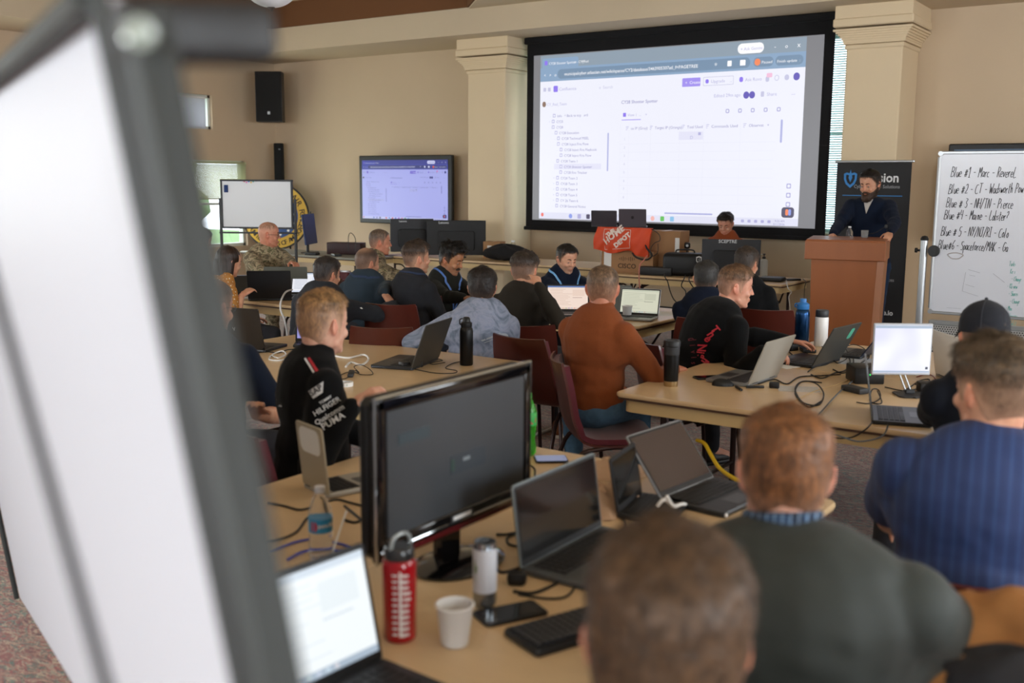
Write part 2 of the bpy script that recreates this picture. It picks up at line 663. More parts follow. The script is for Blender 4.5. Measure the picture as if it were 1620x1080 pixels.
# world outside the left windows: lawn, hedge and a brick house side
mb = MB()
mb.box((-24, 8, -.3), (20, 40, .1), mat('lawn_grass', '#4f6b33', .9, var=.3, vscale=3))
props(mb.build('lawn'), 'sunlit lawn outside the left windows', 'lawn', kind='stuff')
def blob(r, seed, n=12, k=16):
    rg = np.random.default_rng(seed)
    v, f = [], []
    for i in range(n + 1):
        for j in range(k):
            th, ph = PI * i / n, 2 * PI * j / k
            q = r * (1 + .16 * rg.standard_normal()) if 0 < i < n else r
            v.append((q * math.sin(th) * math.cos(ph), q * math.sin(th) * math.sin(ph), q * math.cos(th)))
    for i in range(n):
        for j in range(k):
            l = (j + 1) % k
            f.append((i * k + j, (i + 1) * k + j, (i + 1) * k + l, i * k + l))
    return v, f
for i, (y, z, r) in enumerate(((13.5, .9, 1.3), (11, .8, 1.2), (8.4, 1., 1.4))):
    mb = MB()
    mb.add(blob(r, 30 + i, 16, 22), mat('bush_leaves', '#57723f', .8, var=.5, vscale=6), tr(0, 0, 0))
    o = mb.build('bush', angle=180)
    o.location = (-19 - 3.2 * i, y - 2 * i, r * 1.2 - .2)
    props(o, ('green bush outside the left window, farthest from the camera', 'green bush outside the left window, between the other two', 'rounder green bush outside the left window, nearest the camera')[i], 'bush', 'bushes outside the window')
# ================================================================== SCREENS
def screen_content(W, H, pal, detail=1.0, y0=0):
    """web-page layout drawn as thin geometry on the plane y=y0 facing -y; returns MB. x in 0..W, z in 0..H"""
    mb = MB()
    def rect(x, z, w, h, m, d=.001):
        X, Z = x * W / 100, H - (z + h) * H / 56.25
        ww, hh = w * W / 100, h * H / 56.25
        mb.add(([(X, y0 - d, Z), (X + ww, y0 - d, Z), (X + ww, y0 - d, Z + hh), (X, y0 - d, Z + hh)], [(0, 1, 2, 3)]), m)
    def rr(x, z, w, h, m, d=.001, r=.8):
        p = rrect(w, h, min(r, w / 2 - .01, h / 2 - .01), 4)
        pts = [((x + w / 2 + a) * W / 100, y0 - d, H - (z + h / 2 - b_) * H / 56.25) for a, b_ in p]
        mb.add((pts, [tuple(range(len(pts)))]), m)
    def tx(s, x, z, size, m, d=.002, bold=0.0, al='LEFT'):
        M = Matrix(((W / 100, 0, 0, x * W / 100), (0, 0, 0, y0 - d), (0, W / 100, 0, H - z * H / 56.25), (0, 0, 0, 1)))
        mb.add(text(s, size, 0, al, bold), m, M)
    P = pal
    rect(0, 0, 100, 4.6, P['tab'])
    rr(.8, 1.0, 15.5, 4.4, P['bar'], .0012)
    rect(0, 4.2, 100, 4.6, P['bar'], .0014)
    rect(0, 8.8, 100, 47.45, P['page'])
    rr(7.5, 4.9, 74, 3.2, P['url'], .0016, 1.5)
    rr(1.8, 1.8, 1.3, 1.5, P['purple'], .0018, .3)
    tx('CY28 Shooter Spotter - CY_Red', 3.7, 3.2, 1.25, P['white'])
    tx('x', 14.6, 3.2, 1.5, P['white']); tx('+', 17.6, 3.4, 1.9, P['white'])
    tx('municipalcyber.atlassian.net/wiki/spaces/CY2/database/3463905307atl_f=PAGETREE', 10.4, 7.1, 1.55, P['white'], bold=.01)
    tx('<   >   o', 1.6, 7.2, 1.6, P['white'])
    rr(77, .7, 9, 3.1, P['white'], .0018, 1.5)
    tx('+ Ask Gemini', 78, 2.8, 1.35, P['txt'])
    tx('-', 89.4, 2.9, 2.0, P['white']); tx('o', 93, 2.9, 1.8, P['white']); tx('x', 97, 2.9, 2.2, P['white'])
    rr(82.6, 5.1, 6.8, 2.9, P['url'], .0018, 1.4); rr(90, 5.1, 9.2, 2.9, P['url'], .0018, 1.4)
    rr(83, 5.5, 2, 2.1, P['orange'], .002, 1)
    tx('Paused', 85.4, 7.1, 1.3, P['white'], .0025); tx('Finish update  :', 90.6, 7.1, 1.25, P['white'], .0025)
    tx('*', 69, 7.6, 2.4, P['white']); rr(73.6, 5.6, 1.5, 1.7, P['white'], .0018, .2); rr(78, 5.6, 1.9, 1.7, P['white'], .0018, .2)
    # app header
    rr(5.8, 10.4, 1.9, 2.1, P['purple'], .0018, .4)
    tx('Confluence', 8.2, 12.1, 1.6, P['txt']); rr(1.4, 10.9, 1.2, 1.3, P['line'], .0018, .2); rr(3.4, 10.9, 1.2, 1.3, P['line'], .0018, .2)
    tx('o  Search', 25, 12.2, 1.5, P['line'])
    rr(57.5, 10.2, 6.7, 2.7, P['btn'], .0018, .3); tx('+  Create', 58.6, 12.1, 1.4, P['white'], .0025)
    rr(65.2, 10.2, 10.8, 2.7, P['line'], .0012, .3); rr(65.35, 10.35, 10.5, 2.4, P['page'], .0015, .3)
    tx('Upgrade    ...', 68, 12.1, 1.45, P['txt']); rr(66, 10.9, 1.2, 1.3, P['purple'], .002, .5)
    tx('Ask Rovo', 80, 12.1, 1.45, P['txt']); rr(78, 10.7, 1.3, 1.6, P['purple'], .002, .6)
    rr(87.3, 10, 1.9, 1.3, P['pink'], .002, .3); rr(87, 11, 1.2, 1.6, P['line'], .0018, .5)
    rr(90, 10.7, 1.5, 1.7, P['line'], .0018, .8); rr(90.2, 10.9, 1.1, 1.3, P['page'], .0019, .6); rr(93.3, 10.7, 1.5, 1.7, P['line'], .0018, .8)
    rr(96.2, 10.3, 2.1, 2.3, P['indigo'], .002, 1.1)
    tx('CY_Red_Team', 3.0, 17.1, 1.4, P['txt']); rr(1.0, 15.6, 1.6, 1.9, P['skin'], .002, .9)
    tx('Edited 29m ago', 69.2, 16.6, 1.5, P['txt']); rr(79.6, 15.2, 2, 2.2, P['indigo'], .002, 1.1); rr(81.6, 15.2, 2, 2.2, P['indigo'], .0022, 1.1)
    tx('Share', 87.6, 16.8, 1.5, P['txt']); rr(85.6, 15.4, 1.1, 1.6, P['line'], .002, .3); tx('...', 95.8, 16.8, 2, P['txt'])
    tx('CY28 Shooter Spotter', 34.2, 17.4, 1.55, P['ink'], bold=.01)
    tx('View 1  ...    +', 36.8, 21.6, 1.35, P['txt']); rect(34.5, 22.6, 7.6, .25, P['btn'], .0018); rr(35, 20.4, 1.2, 1.3, P['purple'], .0018, .2)
    # page tree
    tree = [(5.6, 'Info   ^ Back to top   ard'), (5.2, 'CY25'), (5.2, 'CY28'), (6.5, 'CY28 Execution'), (7.6, 'CY28 Technical MSEL'), (7.6, 'CY28 Inject Fire Flow'), (8.8, 'CY28 Inject Fire Playbook'), (8.8, 'CY28 Inject Fire Flow'), (7.4, 'CY28 Team 1'), (8.8, 'CY28 Shooter Spotter'), (8.8, 'CY28 Fire Tracker'), (7.4, 'CY28 Team 2'), (7.4, 'CY28 Team 3'), (7.4, 'CY28 Team 4'), (7.4, 'CY28 Team 5'), (7.4, 'CY 26 Team 6'), (7.2, 'CY28 General Notes')]
    for i, (x, s) in enumerate(tree):
        z = 21.1 + i * 1.94
        if i == 9:
            rect(6.5, z - 1.5, 20, 1.9, P['sel'], .0012)
        tx(s, x + 2, z, 1.3, P['ink'])
        rr(x + .1, z - 1.15, 1.1, 1.15, P['txt'], .0018, .15); rr(x + .3, z - .9, .7, .7, P['page'], .0019, .1)
        tx('>' if i in (1, 11, 12, 13, 14, 15) else '.', x - 1.2, z - .2, .9, P['txt'])
    rr(28.9, 26.8, .55, 12.8, P['scroll'], .0018, .27)
    # table
    for x, s in ((38.2, 'ce IP (Grey)'), (47.6, 'Target IP (Orange)'), (59.8, 'Tool Used'), (68.7, 'Commands Used'), (81.9, 'Observat   +')):
        tx(s, x, 26.0, 1.35, P['ink'])
        for q in range(3):
            rect(x - 1.9, 24.9 + q * .5, 1.1 - q * .3, .16, P['txt'], .0018)
    rect(56.8, 27, 9, 2.6, P['sel'], .0012)
    tx('D', 61, 29.4, 1.6, P['txt']); rr(64, 27.3, 1, .9, P['txt'], .0018, .1)
    for i in range(8):
        tx(str(i + 1), 35.6, 29.4 + i * 2.75, 1.2, P['line'])
        rect(34, 30.6 + i * 2.75, 57, .06, P['faint'], .0011)
    for x in (34, 37.4, 46, 57, 66, 79):
        rect(x, 24, .06, 26, P['faint'], .0011)
    for i in range(5):
        rr(73.6 + i * 4.4, 20.3, 1.3, 1.3, P['txt'], .0018, .4); rr(73.9 + i * 4.4, 20.6, .7, .7, P['page'], .0019, .2)
    rr(92.7, 24.0, .7, 7, P['scroll'], .0018, .35)
    rr(52.2, 53.0, 18, .5, P['scroll'], .0018, .25)
    for i in range(3):
        rr(95.6, 43.3 + i * 2.8, 1.5, 1.5, P['txt'], .0018, .3); rr(95.9, 43.6 + i * 2.8, .9, .9, P['page'], .0019, .3)
    rr(94.3, 51.0 - 0.5, 4.2, 3.2, P['dark'], .002, .9)
    rr(95.6, 51.1, 1.0, 1.9, P['orange'], .0024, .4); rr(96.6, 51.1, .9, 1.9, P['blue'], .0024, .4)
    # task bar
    rect(0, 54.0, 100, 2.25, P['task'], .0021)
    icons = ['blue', 'txt', 'dark', 'white', 'orange', 'sky', 'red', 'blue', 'magenta', 'salmon', 'green', 'sky']
    for i, c in enumerate(icons):
        rr(13.2 + i * 3.75, 54.3, 1.5, 1.6, P[c], .0025, .3 if i % 3 else .75)
    rr(1.0, 54.2, 1.1, 1.3, P['red'], .0025, .5)
    tx('9:33 AM', 92.2, 55.1, .95, P['ink'], .0028); tx('5/11/2026', 91.7, 56.1, .95, P['ink'], .0028)
    for i in range(5):
        rr(80.5 + i * 2.3, 54.6, 1.1, .9, P['txt'], .0025, .3)
    return mb

def palette(tag, cols, s=1.0):
    return {k: glow('projected_%s_%s' % (tag, k), c, s) for k, c in cols.items()}
PBIG = palette('page', dict(tab='#8d9dac', bar='#89a5c4', url='#7690ab', page='#eff0fc', white='#fbfbff', txt='#b1afdb', ink='#8d8abf', line='#c6c6e2', purple='#8f78ee', btn='#a18ff0', pink='#f2c0dc', indigo='#6257b8', skin='#8b6f60', sel='#e4e4f7', scroll='#b0b3e2', faint='#e3e4f3', orange='#f58a5c', dark='#4e4a66', blue='#8fa0ea', task='#e2e3f5', sky='#8fc4ea', red='#f06a5c', magenta='#c46ae0', salmon='#f3b7b0', green='#66c35e'), 1.0)
PTV = palette('tv', dict(tab='#101a92', bar='#1a28a8', url='#0d1678', page='#acb0fa', white='#d5d9ff', txt='#7d80cc', ink='#6467ae', line='#9da0e0', purple='#6a55da', btn='#7060e0', pink='#d070c8', indigo='#20208a', skin='#22204a', sel='#abaef0', scroll='#7075c4', faint='#aeb1f2', orange='#e05040', dark='#20205a', blue='#4060d8', task='#c3c6fa', sky='#4a90e0', red='#d83048', magenta='#a040d8', salmon='#d06090', green='#40a060'), .78)
PTV2 = palette('wall', dict(tab='#173a55', bar='#1b5276', url='#123f5e', page='#7c93a8', white='#a9c4de', txt='#51718a', ink='#3e5a72', line='#6a8298', purple='#4a3ae0', btn='#4a50c0', pink='#a070a0', indigo='#20307a', skin='#22304a', sel='#8090b0', scroll='#607590', faint='#8a9cb0', orange='#c06040', dark='#20305a', blue='#3060c8', task='#7c93a8', sky='#4a90c0', red='#c83048', magenta='#8040a8', salmon='#b06090', green='#408060'), .8)
PLAP = palette('laptop', dict(tab='#a9bad0', bar='#c4cfe0', url='#dfe6f2', page='#f1f3fa', white='#ffffff', txt='#9aa6bd', ink='#707c96', line='#c0c8d8', purple='#6a6ae0', btn='#5c7ad0', pink='#f0b0c0', indigo='#404a90', skin='#b09080', sel='#dde4f4', scroll='#a8b4cc', faint='#e2e6f0', orange='#e8935c', dark='#3a4258', blue='#6a90e0', task='#d4dcea', sky='#80b8e8', red='#e06060', magenta='#b070d8', salmon='#e8b0a8', green='#60b070'), .95)

# projection screen (hanging black-bordered screen in front of the window)
SCX0, SCX1, SCZ0, SCZ1, SCY = -8.10, -3.93, 1.13, 3.56, 12.02
scr = thing('projection_screen', 'huge black-bordered projection screen showing a web page between the two pilasters', 'projection screen', ((SCX0 + SCX1) / 2, SCY, 0))
W_ = SCX1 - SCX0
mb = MB()
M_BORDER = mat('matte_black_screen_border', '#08080c', .9)
mb.box((0, 0, (SCZ0 + SCZ1) / 2), (W_, .01, SCZ1 - SCZ0), M_BORDER)
mb.build('border', scr, smooth=False)
mb = MB()
mb.box((0, .0, SCZ0 - .02), (W_ + .06, .045, .05), M_BORDER, .01)
mb.build('weight_bar', scr)
mb = MB()
mb.box((.02, .02, SCZ1 + .045), (W_ + .1, .14, .085), M_BORDER, .012)
mb.build('housing', scr)
mb = MB()
IX0, IX1, IZ0, IZ1 = -7.99 + 6.015, -4.05 + 6.015, 1.225, 3.41
mb.box(((IX0 + IX1) / 2, -.008, (IZ0 + IZ1) / 2), (IX1 - IX0, .006, IZ1 - IZ0), glow('projected_letterbox_grey', '#8f8f94', .75))
mb.build('screen_surface', scr, smooth=False)
PW = 3.63
PH = PW * 9 / 16
mb = screen_content(PW, IZ1 - IZ0 - .03, PBIG)
o = mb.build('projected_image', scr, smooth=False, label='bright projected web page with a page tree and an empty table')
o.location = (IX0 + .11, -.013, IZ0 + .02)

# wall television
def tv(label, x0, x1, z0, z1, y, pal, bez=.06, logo=None):
    t_ = thing('television', label, 'television', ((x0 + x1) / 2, y, 0), 0)
    w, h = x1 - x0, z1 - z0
    mb = MB()
    mb.box((0, .035, (z0 + z1) / 2), (w, .07, h), M_BLACK, .012)
    mb.box((0, .13, (z0 + z1) / 2), (w * .5, .235, h * .5), M_BLACK, .01)
    mb.build('casing', t_)
    mb = screen_content(w - 2 * bez, h - 2 * bez, pal)
    o = mb.build('display', t_, smooth=False)
    o.location = (-w / 2 + bez, -.004, z0 + bez)
    return t_
tv('wall-mounted television with blue-tinted web page left of the tall pilaster', -11.38, -9.54, 1.085, 2.12, 12.2, PTV, .07)
tv('television with teal browser bar mostly hidden behind the written whiteboard', -2.68, -.86, 1.15, 2.18, 12.2, PTV2, .06)

# ---- loudspeakers in the corner
t_ = thing('loudspeaker', 'large black box loudspeaker mounted high in the corner', 'loudspeaker', (-13.05, 11.95, 2.66), math.radians(36))
mb = MB()
mb.add(prism([(-.21, -.17), (.21, -.17), (.21, .05), (.1, .17), (-.1, .17), (-.21, .05)], 0, .79, .008), M_BLACK)
mb.build('cabinet', t_)
mb = MB()
mb.box((0, -.178, .395), (.4, .014, .76), mat('speaker_grille', '#0d0d0e', .8, bump=1., bscale=900), .006)
mb.build('grille', t_)
mb = MB()
mb.add(text('JBL', .03, .001, 'CENTER'), M_SILVER, tr(0, -.187, .13) @ rotx(PI / 2))
mb.box((0, -.186, .14), (.045, .002, .05), M_GREYP, 0)
mb.build('badge', t_)
mb = MB()
mb.box((0, .385, .42), (.06, .47, .16), M_BLACK, .01)
mb.build('wall_bracket', t_)
t_ = thing('column_speaker', 'narrow black column speaker on the wall below the corner loudspeaker', 'loudspeaker', (-13.22, 12.25, 1.6), math.radians(30))
mb = MB()
mb.add(prism(rrect(.15, .12, .03), 0, .74, .012), mat('black_cloth_grille', '#0e1012', .85, bump=1, bscale=700))
mb.build('cabinet', t_)
mb = MB()
mb.box((.03, -.062, .64), (.03, .006, .02), M_GREYP, .001)
mb.build('badge', t_)
mb = MB()
mb.box((0, .1, .4), (.04, .12, .06), M_BLACK, .005)
mb.build('wall_bracket', t_)

# ---- round emblem sign
t_ = thing('emblem_sign', 'round gold and blue air force emblem sign in the corner behind the small whiteboard', 'sign', (-12.88, 11.84, 1.16), math.radians(36))
SR = .545
mb = MB()
D = rotx(PI / 2)
mb.add(cyl(SR, 0, .03, 64, .004), mat('emblem_black', '#14130f', .5), tr(0, 0, 0) @ D)
mb.build('rim', t_)
mb = MB()
GOLD = mat('emblem_gold', '#c9a02c', .45)
mb.add(cyl(SR * .95, 0, .004, 64), GOLD, tr(0, -.031, 0) @ D)
mb.build('gold_ring', t_)
mb = MB()
BLU = mat('emblem_blue', '#2a4a7e', .5)
mb.add(cyl(SR * .66, 0, .005, 64), BLU, tr(0, -.033, 0) @ D)
for a in range(13):
    an = 2 * PI * a / 13 + .1
    pts = []
    for k in range(10):
        r = SR * (.055 if k % 2 == 0 else .024)
        q = PI / 2 + k * PI / 5
        pts.append((SR * .56 * math.cos(an) + r * math.cos(q), SR * .56 * math.sin(an) + r * math.sin(q)))
    mb.add(prism(pts, 0, .003), M_WHITE, tr(0, -.038, 0) @ D)
mb.build('blue_field', t_)
mb = MB()
for s in (-1, 1):
    mb.add(tube([(s * .2, .03, -.4), (s * .26, .12, -1.155)], .014, 8), M_BLACK)
mb.add(tube([(0, .04, .1), (0, .42, -1.155)], .014, 8), M_BLACK)
mb.build('stand', t_)
mb = MB()
# shield with wings and cloud
sh = [(-.17, .12), (.17, .12), (.17, -.02), (.1, -.13), (0, -.18), (-.1, -.13), (-.17, -.02)]
mb.add(prism([(x * SR / .5, y * SR / .5) for x, y in sh], 0, .004), GOLD, tr(0, -.04, 0) @ D)
mb.add(prism([(-.16 * 1, .03), (.16, .03), (.16, .0), (-.16, .0)], 0, .003), M_WHITE, tr(0, -.044, 0) @ D)
for s in (-1, 1):
    mb.add(prism([(0, .16), (s * .1, .2), (s * .24, .17), (s * .2, .14), (s * .1, .13)][::s], 0, .004), M_WHITE, tr(0, -.042, 0) @ D)
mb.build('shield', t_)
mb = MB()
def ringtext(s, rad, a0, a1, size, flip=False):
    for i, ch_ in enumerate(s):
        a = a0 + (a1 - a0) * i / (len(s) - 1)
        M = D @ rotz(a - PI / 2 if not flip else a + PI / 2) @ tr(0, rad if not flip else -rad, 0)
        mb.add(text(ch_, size, .001, 'CENTER', .001), MC['emblem_black'], tr(0, -.038, 0) @ M)
ringtext('DEPARTMENT OF THE AIR FORCE', SR * .72, math.radians(195), math.radians(-22), .125)
ringtext('UNITED STATES OF AMERICA', SR * .88, math.radians(212), math.radians(332), .105, True)
mb.build('lettering', t_)

# ---- pendant bowl lamp
p = atd(428, -24, 9.0)
t_ = thing('pendant_lamp', 'white glass bowl pendant lamp at the top edge of the picture', 'lamp', (p.x, p.y, p.z))
mb = MB()
mb.add(lathe([(.005, -.19)] + [(.235 * math.sin(a), -.19 * math.cos(a)) for a in [i * PI / 2 / 12 for i in range(1, 13)]] + [(.225, .0), (.2, -.09), (.1, -.16), (.01, -.175)], 40), mat('white_opal_glass', '#d8d8dc', .3, emit='#ffffff', estr=.12))
mb.build('bowl', t_)
mb = MB()
mb.add(lathe([(.001, -.225), (.014, -.215), (.02, -.2), (.034, -.192), (.034, -.182), (.001, -.18)], 20), mat('bronze_finial', '#4a3a2c', .5, .3))
mb.build('finial', t_)
mb = MB()
for k in range(3):
    a = 2 * PI * k / 3
    mb.add(tube([(.225 * math.cos(a), .225 * math.sin(a), 0), (0.01 * math.cos(a), .01 * math.sin(a), .35)], .005), MC['bronze_finial'])
mb.add(cyl(.008, .34, 4.35 - p.z - .02), MC['bronze_finial'])
mb.add(lathe([(.06, 4.35 - p.z - .03), (.06, 4.35 - p.z)], 20), MC['bronze_finial'])
mb.build('hanger', t_)
# ================================================================== TABLES
def table(label, x0, x1, y0, y1, legs=None, z=.74, group=None, rz=0, top=M_TABLE):
    cx, cy, w, d = (x0 + x1) / 2, (y0 + y1) / 2, x1 - x0, y1 - y0
    t_ = thing('folding_table', label, 'table', (cx, cy, 0), rz, group)
    mb = MB()
    mb.add(prism(rrect(w, d, .035), z - .022, z, .006), top)
    mb.build('tabletop', t_)
    mb = MB()
    mb.add(prism(rrect(w - .012, d - .012, .03), z - .034, z - .0221), M_EDGE)
    mb.build('edge_groove', t_)
    mb = MB()
    a, r, hh = .05, .05, .062
    o_ = rrect(w - 2 * a * .6, d - 2 * a * .6, r)
    i_ = rrect(w - 2 * a * .6 - .04, d - 2 * a * .6 - .04, r * .7)
    n = len(o_)
    v = [(x, y, z - .034) for x, y in o_] + [(x, y, z - .034 - hh) for x, y in o_] + [(x, y, z - .034) for x, y in i_] + [(x, y, z - .034 - hh) for x, y in i_]
    f = []
    for k in range(n):
        l = (k + 1) % n
        f += [(k, k + n, l + n, l), (2 * n + k, 2 * n + l, 3 * n + l, 3 * n + k), (n + k, 3 * n + k, 3 * n + l, n + l)]
    mb.add((v, f), M_APRON)
    mb.build('apron', t_, angle=50)
    if legs is None:
        legs = [(-w / 2 + .2, 1), (w / 2 - .2, -1)]
    for (lx, sgn) in legs:
        for sy in (-1, 1):
            mb = MB()
            yy = sy * (d / 2 - .14)
            mb.add(tube([(lx, yy, z - .05), (lx, yy, .012)], .016, 12), M_LEGS)
            mb.add(cyl(.02, 0, .02, 12), M_RUBBER, tr(lx, yy, 0))
            mb.build('leg', t_)
        mb = MB()
        yy = d / 2 - .14
        mb.add(tube([(lx, -yy, .2), (lx, yy, .2)], .011, 8), M_LEGS)
        mb.add(tube(catmull([(lx, -yy, .62), (lx, -yy * .5, .6), (lx, 0, .5), (lx, yy * .5, .6), (lx, yy, .62)], 5), .009, 8), M_LEGS)
        mb.add(tube([(lx, -.05, .5), (lx + sgn * .38, -.05, z - .05)], .009, 8), M_LEGS)
        mb.add(tube([(lx, .05, .5), (lx + sgn * .38, .05, z - .05)], .009, 8), M_LEGS)
        mb.build('leg_brace', t_)
    return t_
table('nearest maple table, holding the big black monitor and the red bottle', -1.79, -.98, 1.17, 3.27)
table('maple table joined to the left of the nearest one, under the clear water bottle', -2.6, -1.795, 1.75, 3.27)
table('maple table on the left between blond jacket man and tie-dye hoodie, holding the flask', -5.05, -3.22, 3.42, 4.82)
table('large maple table at right with tumbler and silver laptop, near half with the open corner', -2.42, .55, 4.37, 5.53)
table('maple table joined behind the large right table, under the blue bottle', -2.2, .6, 5.54, 6.6)
table('table in the middle distance under the white cups and open laptops', -4.75, -3.42, 6.5, 7.62)
table('table at far left under the laptops of the woman in mustard', -7.7, -6.02, 5.86, 6.72)
table('long table against the back wall, section under cardboard boxes and router', -5.85, -3.7, 10.12, 10.96)
table('long table against the back wall, section behind the navy jacket man', -9.6, -5.87, 10.62, 11.48)
table('far corner table under the tilted blue-backed monitor', -11.6, -9.3, 9.95, 10.75, top=mat('grey_laminate', '#85857a', .4))

# ================================================================== CHAIRS
def make_chair(label, x, y, rz, group=None, facedown=False):
    t_ = thing('stacking_chair', label, 'chair', (x, y, 0), rz, group)
    # one-piece bent shell: profile in the y-z plane (user faces +y)
    prof = catmull([(0, -.295, .85), (0, -.262, .70), (0, -.235, .56), (0, -.19, .475), (0, -.12, .448), (0, .05, .445), (0, .17, .452), (0, .225, .43)], 5)
    def shell(off0, off1, wd, trim=0, curve=.035):
        n = len(prof)
        P, N = prof, []
        for i in range(n):
            tg = (P[min(i + 1, n - 1)] - P[max(i - 1, 0)]).normalized()
            N.append(Vector((0, -tg.z, tg.y)))   # towards the sitter
        idx = list(range(trim, n - trim))
        cols = 9
        v, f = [], []
        for side, off in ((0, off0), (1, off1)):
            for i in idx:
                h = i / (n - 1)
                ww = wd * (1 - .10 * max(0, .35 - h) / .35) * (1 if h > .12 else .94 + .06 * h / .12)
                for c in range(cols):
                    u = -1 + 2 * c / (cols - 1)
                    bow = curve * (u * u) * (1 if h < .35 else max(0, 1 - (h - .35) * 4))
                    p = P[i] + N[i] * (off + bow)
                    v.append((u * ww / 2, p.y, p.z))
        m = len(idx)
        S = m * cols
        for i in range(m - 1):
            for c in range(cols - 1):
                a = i * cols + c
                f.append((a, a + 1, a + cols + 1, a + cols))
                f.append((S + a, S + a + cols, S + a + cols + 1, S + a + 1))
            for c in (0, cols - 1):
                a = i * cols + c
                q = (a, a + cols, S + a + cols, S + a)
                f.append(q if c == 0 else q[::-1])
        for i, fl in ((0, 0), (m - 1, 1)):
            for c in range(cols - 1):
                a = i * cols + c
                q = (a, S + a, S + a + 1, a + 1)
                f.append(q if fl == 0 else q[::-1])
        return v, f
    mb = MB(); mb.add(shell(-.012, .0, .46), M_PLY); mb.build('shell', t_, angle=60)
    mb = MB(); mb.add(shell(.0005, .028, .44, 1), M_BURG); mb.build('seat_pad', t_, angle=70, label='burgundy upholstered pad over back and seat')
    for s in (-1, 1):
        mb = MB()
        mb.add(tube(catmull([(s * .20, .12, .43), (s * .225, .19, .40), (s * .235, .22, .3), (s * .245, .25, .01)], 5), .012, 10), M_LEGS)
        mb.build('leg', t_)
        mb = MB()
        mb.add(tube(catmull([(s * .20, .12, .43), (s * .225, -.08, .425), (s * .235, -.2, .36), (s * .245, -.30, .01)], 5), .012, 10), M_LEGS)
        mb.build('leg', t_)
    mb = MB()
    mb.add(tube([(-.215, -.05, .43), (.215, -.05, .43)], .01, 8), M_LEGS)
    mb.add(tube([(-.22, .15, .415), (.22, .15, .415)], .01, 8), M_LEGS)
    mb.build('seat_frame', t_)
    return t_

# ================================================================== PODIUM
M_POD = mat('cherry_veneer', '#9a5c34', .42, var=.14, vscale=6, stretch=(1, 1, .15), coat=.1)
M_PODL = mat('cherry_veneer_edge', '#9a6440', .45, var=.1, vscale=6)
pc = Vector((-2.93, 9.62, 0))
t_ = thing('podium', 'cherry-veneer podium standing left of the whiteboard at the front of the room', 'podium', pc, math.radians(11))
mb = MB()
tz = 1.235
mb.add(([(-.27, -.16, 0), (.25, -.16, 0), (.25, .22, 0), (-.27, .22, 0), (-.29, -.2, tz - .17), (.28, -.2, tz - .17), (.28, .26, tz - .17), (-.29, .26, tz - .17)], [(0, 1, 5, 4), (1, 2, 6, 5), (2, 3, 7, 6), (3, 0, 4, 7), (3, 2, 1, 0), (4, 5, 6, 7)]), M_POD)
mb.build('body', t_, smooth=False)
mb = MB()
mb.add(([(.25, -.16, 0), (.31, -.12, 0), (.31, .22, 0), (.25, .22, 0), (.281, -.2, tz - .17), (.335, -.16, tz - .17), (.335, .26, tz - .17), (.281, .26, tz - .17)], [(0, 1, 5, 4), (1, 2, 6, 5), (2, 3, 7, 6), (3, 0, 4, 7), (3, 2, 1, 0), (4, 5, 6, 7)]), M_PODL)
mb.build('corner_post', t_, smooth=False)
mb = MB()
mb.box((0, .0, tz - .085), (.70, .46, .17), M_POD, .006)
mb.build('top_cabinet', t_)
mb = MB()
mb.add(box(.68, .42, .02, .004), M_POD, tr(0, .0, tz + .008) @ rotx(math.radians(2)))
mb.build('reading_surface', t_)

# ================================================================== ROLL-UP BANNER
bx0, bx1, by = -3.66, -2.84, 11.42
t_ = thing('roll_up_banner', 'black roll-up banner with blue shield logo behind the podium speaker', 'banner', ((bx0 + bx1) / 2, by, 0), math.radians(-8))
BWd = bx1 - bx0
mb = MB(); mb.box((0, 0, 1.03), (BWd, .004, 1.88), mat('banner_black_vinyl', '#19191c', .6)); mb.build('banner_sheet', t_, smooth=False)
mb = MB(); mb.box((0, 0, 1.98), (BWd + .05, .025, .025), M_SILVER, .006); mb.build('top_rail', t_)
mb = MB(); mb.box((0, .02, .045), (BWd + .06, .18, .09), M_SILVER, .02); mb.build('base', t_)
mb = MB(); mb.add(tube([(0, .03, .08), (0, .03, 1.97)], .008), M_SILVER); mb.build('pole', t_)
LOGO = mat('banner_blue_print', '#2f7fc4', .5); LOGW = mat('banner_white_print', '#dfe0e2', .5); LOGG = mat('banner_grey_print', '#8f9094', .5)
R90 = rotx(PI / 2)
mb = MB()
def bpoly(pts, m, d=.004):
    mb.add(prism(pts, 0, .001), m, tr(0, -d, 0) @ R90)
cx, cz = -.25, 1.79
sh = [(-.005, .065), (-.045, .075), (-.075, .06), (-.072, .0), (-.05, -.05), (0, -.09), (.05, -.05), (.072, .0), (.075, .06), (.045, .075), (.005, .065), (.005, .04), (.042, .052), (.05, .042), (.048, .004), (.032, -.032), (0, -.058), (-.032, -.032), (-.048, .004), (-.05, .042), (-.042, .052), (-.005, .04)]
bm_ = [(cx + x, cz + z) for x, z in sh]
for a, b_ in ((0, 11), (11, 22)):
    pass
n = 11
for k in range(10):
    o0, o1, i0, i1 = bm_[k], bm_[k + 1], bm_[21 - k], bm_[20 - k]
    mb.add(([(p[0], -.005, p[1]) for p in (o0, i0, i1, o1)], [(0, 1, 2, 3)]), LOGO)
mb.add(([(cx + x, -.0055, cz + z) for x, z in ((0, .105), (-.022, .02), (0, -.03), (.022, .02))], [(0, 1, 2, 3)]), LOGO)
mb.build('shield_logo', t_, smooth=False)
mb = MB()
mb.add(text('Infusion', .135, 0, 'LEFT', .003), LOGW, tr(-.14, -.005, 1.765) @ R90)
mb.build('print', t_, smooth=False)
mb = MB()
mb.add(text('Cyber Defense Solutions', .05, 0, 'RIGHT', .001), LOGG, tr(.30, -.005, 1.70) @ R90)
mb.box((0, -.005, 1.62), (.66, .001, .008), LOGO)
mb.build('print', t_, smooth=False)
mb = MB()
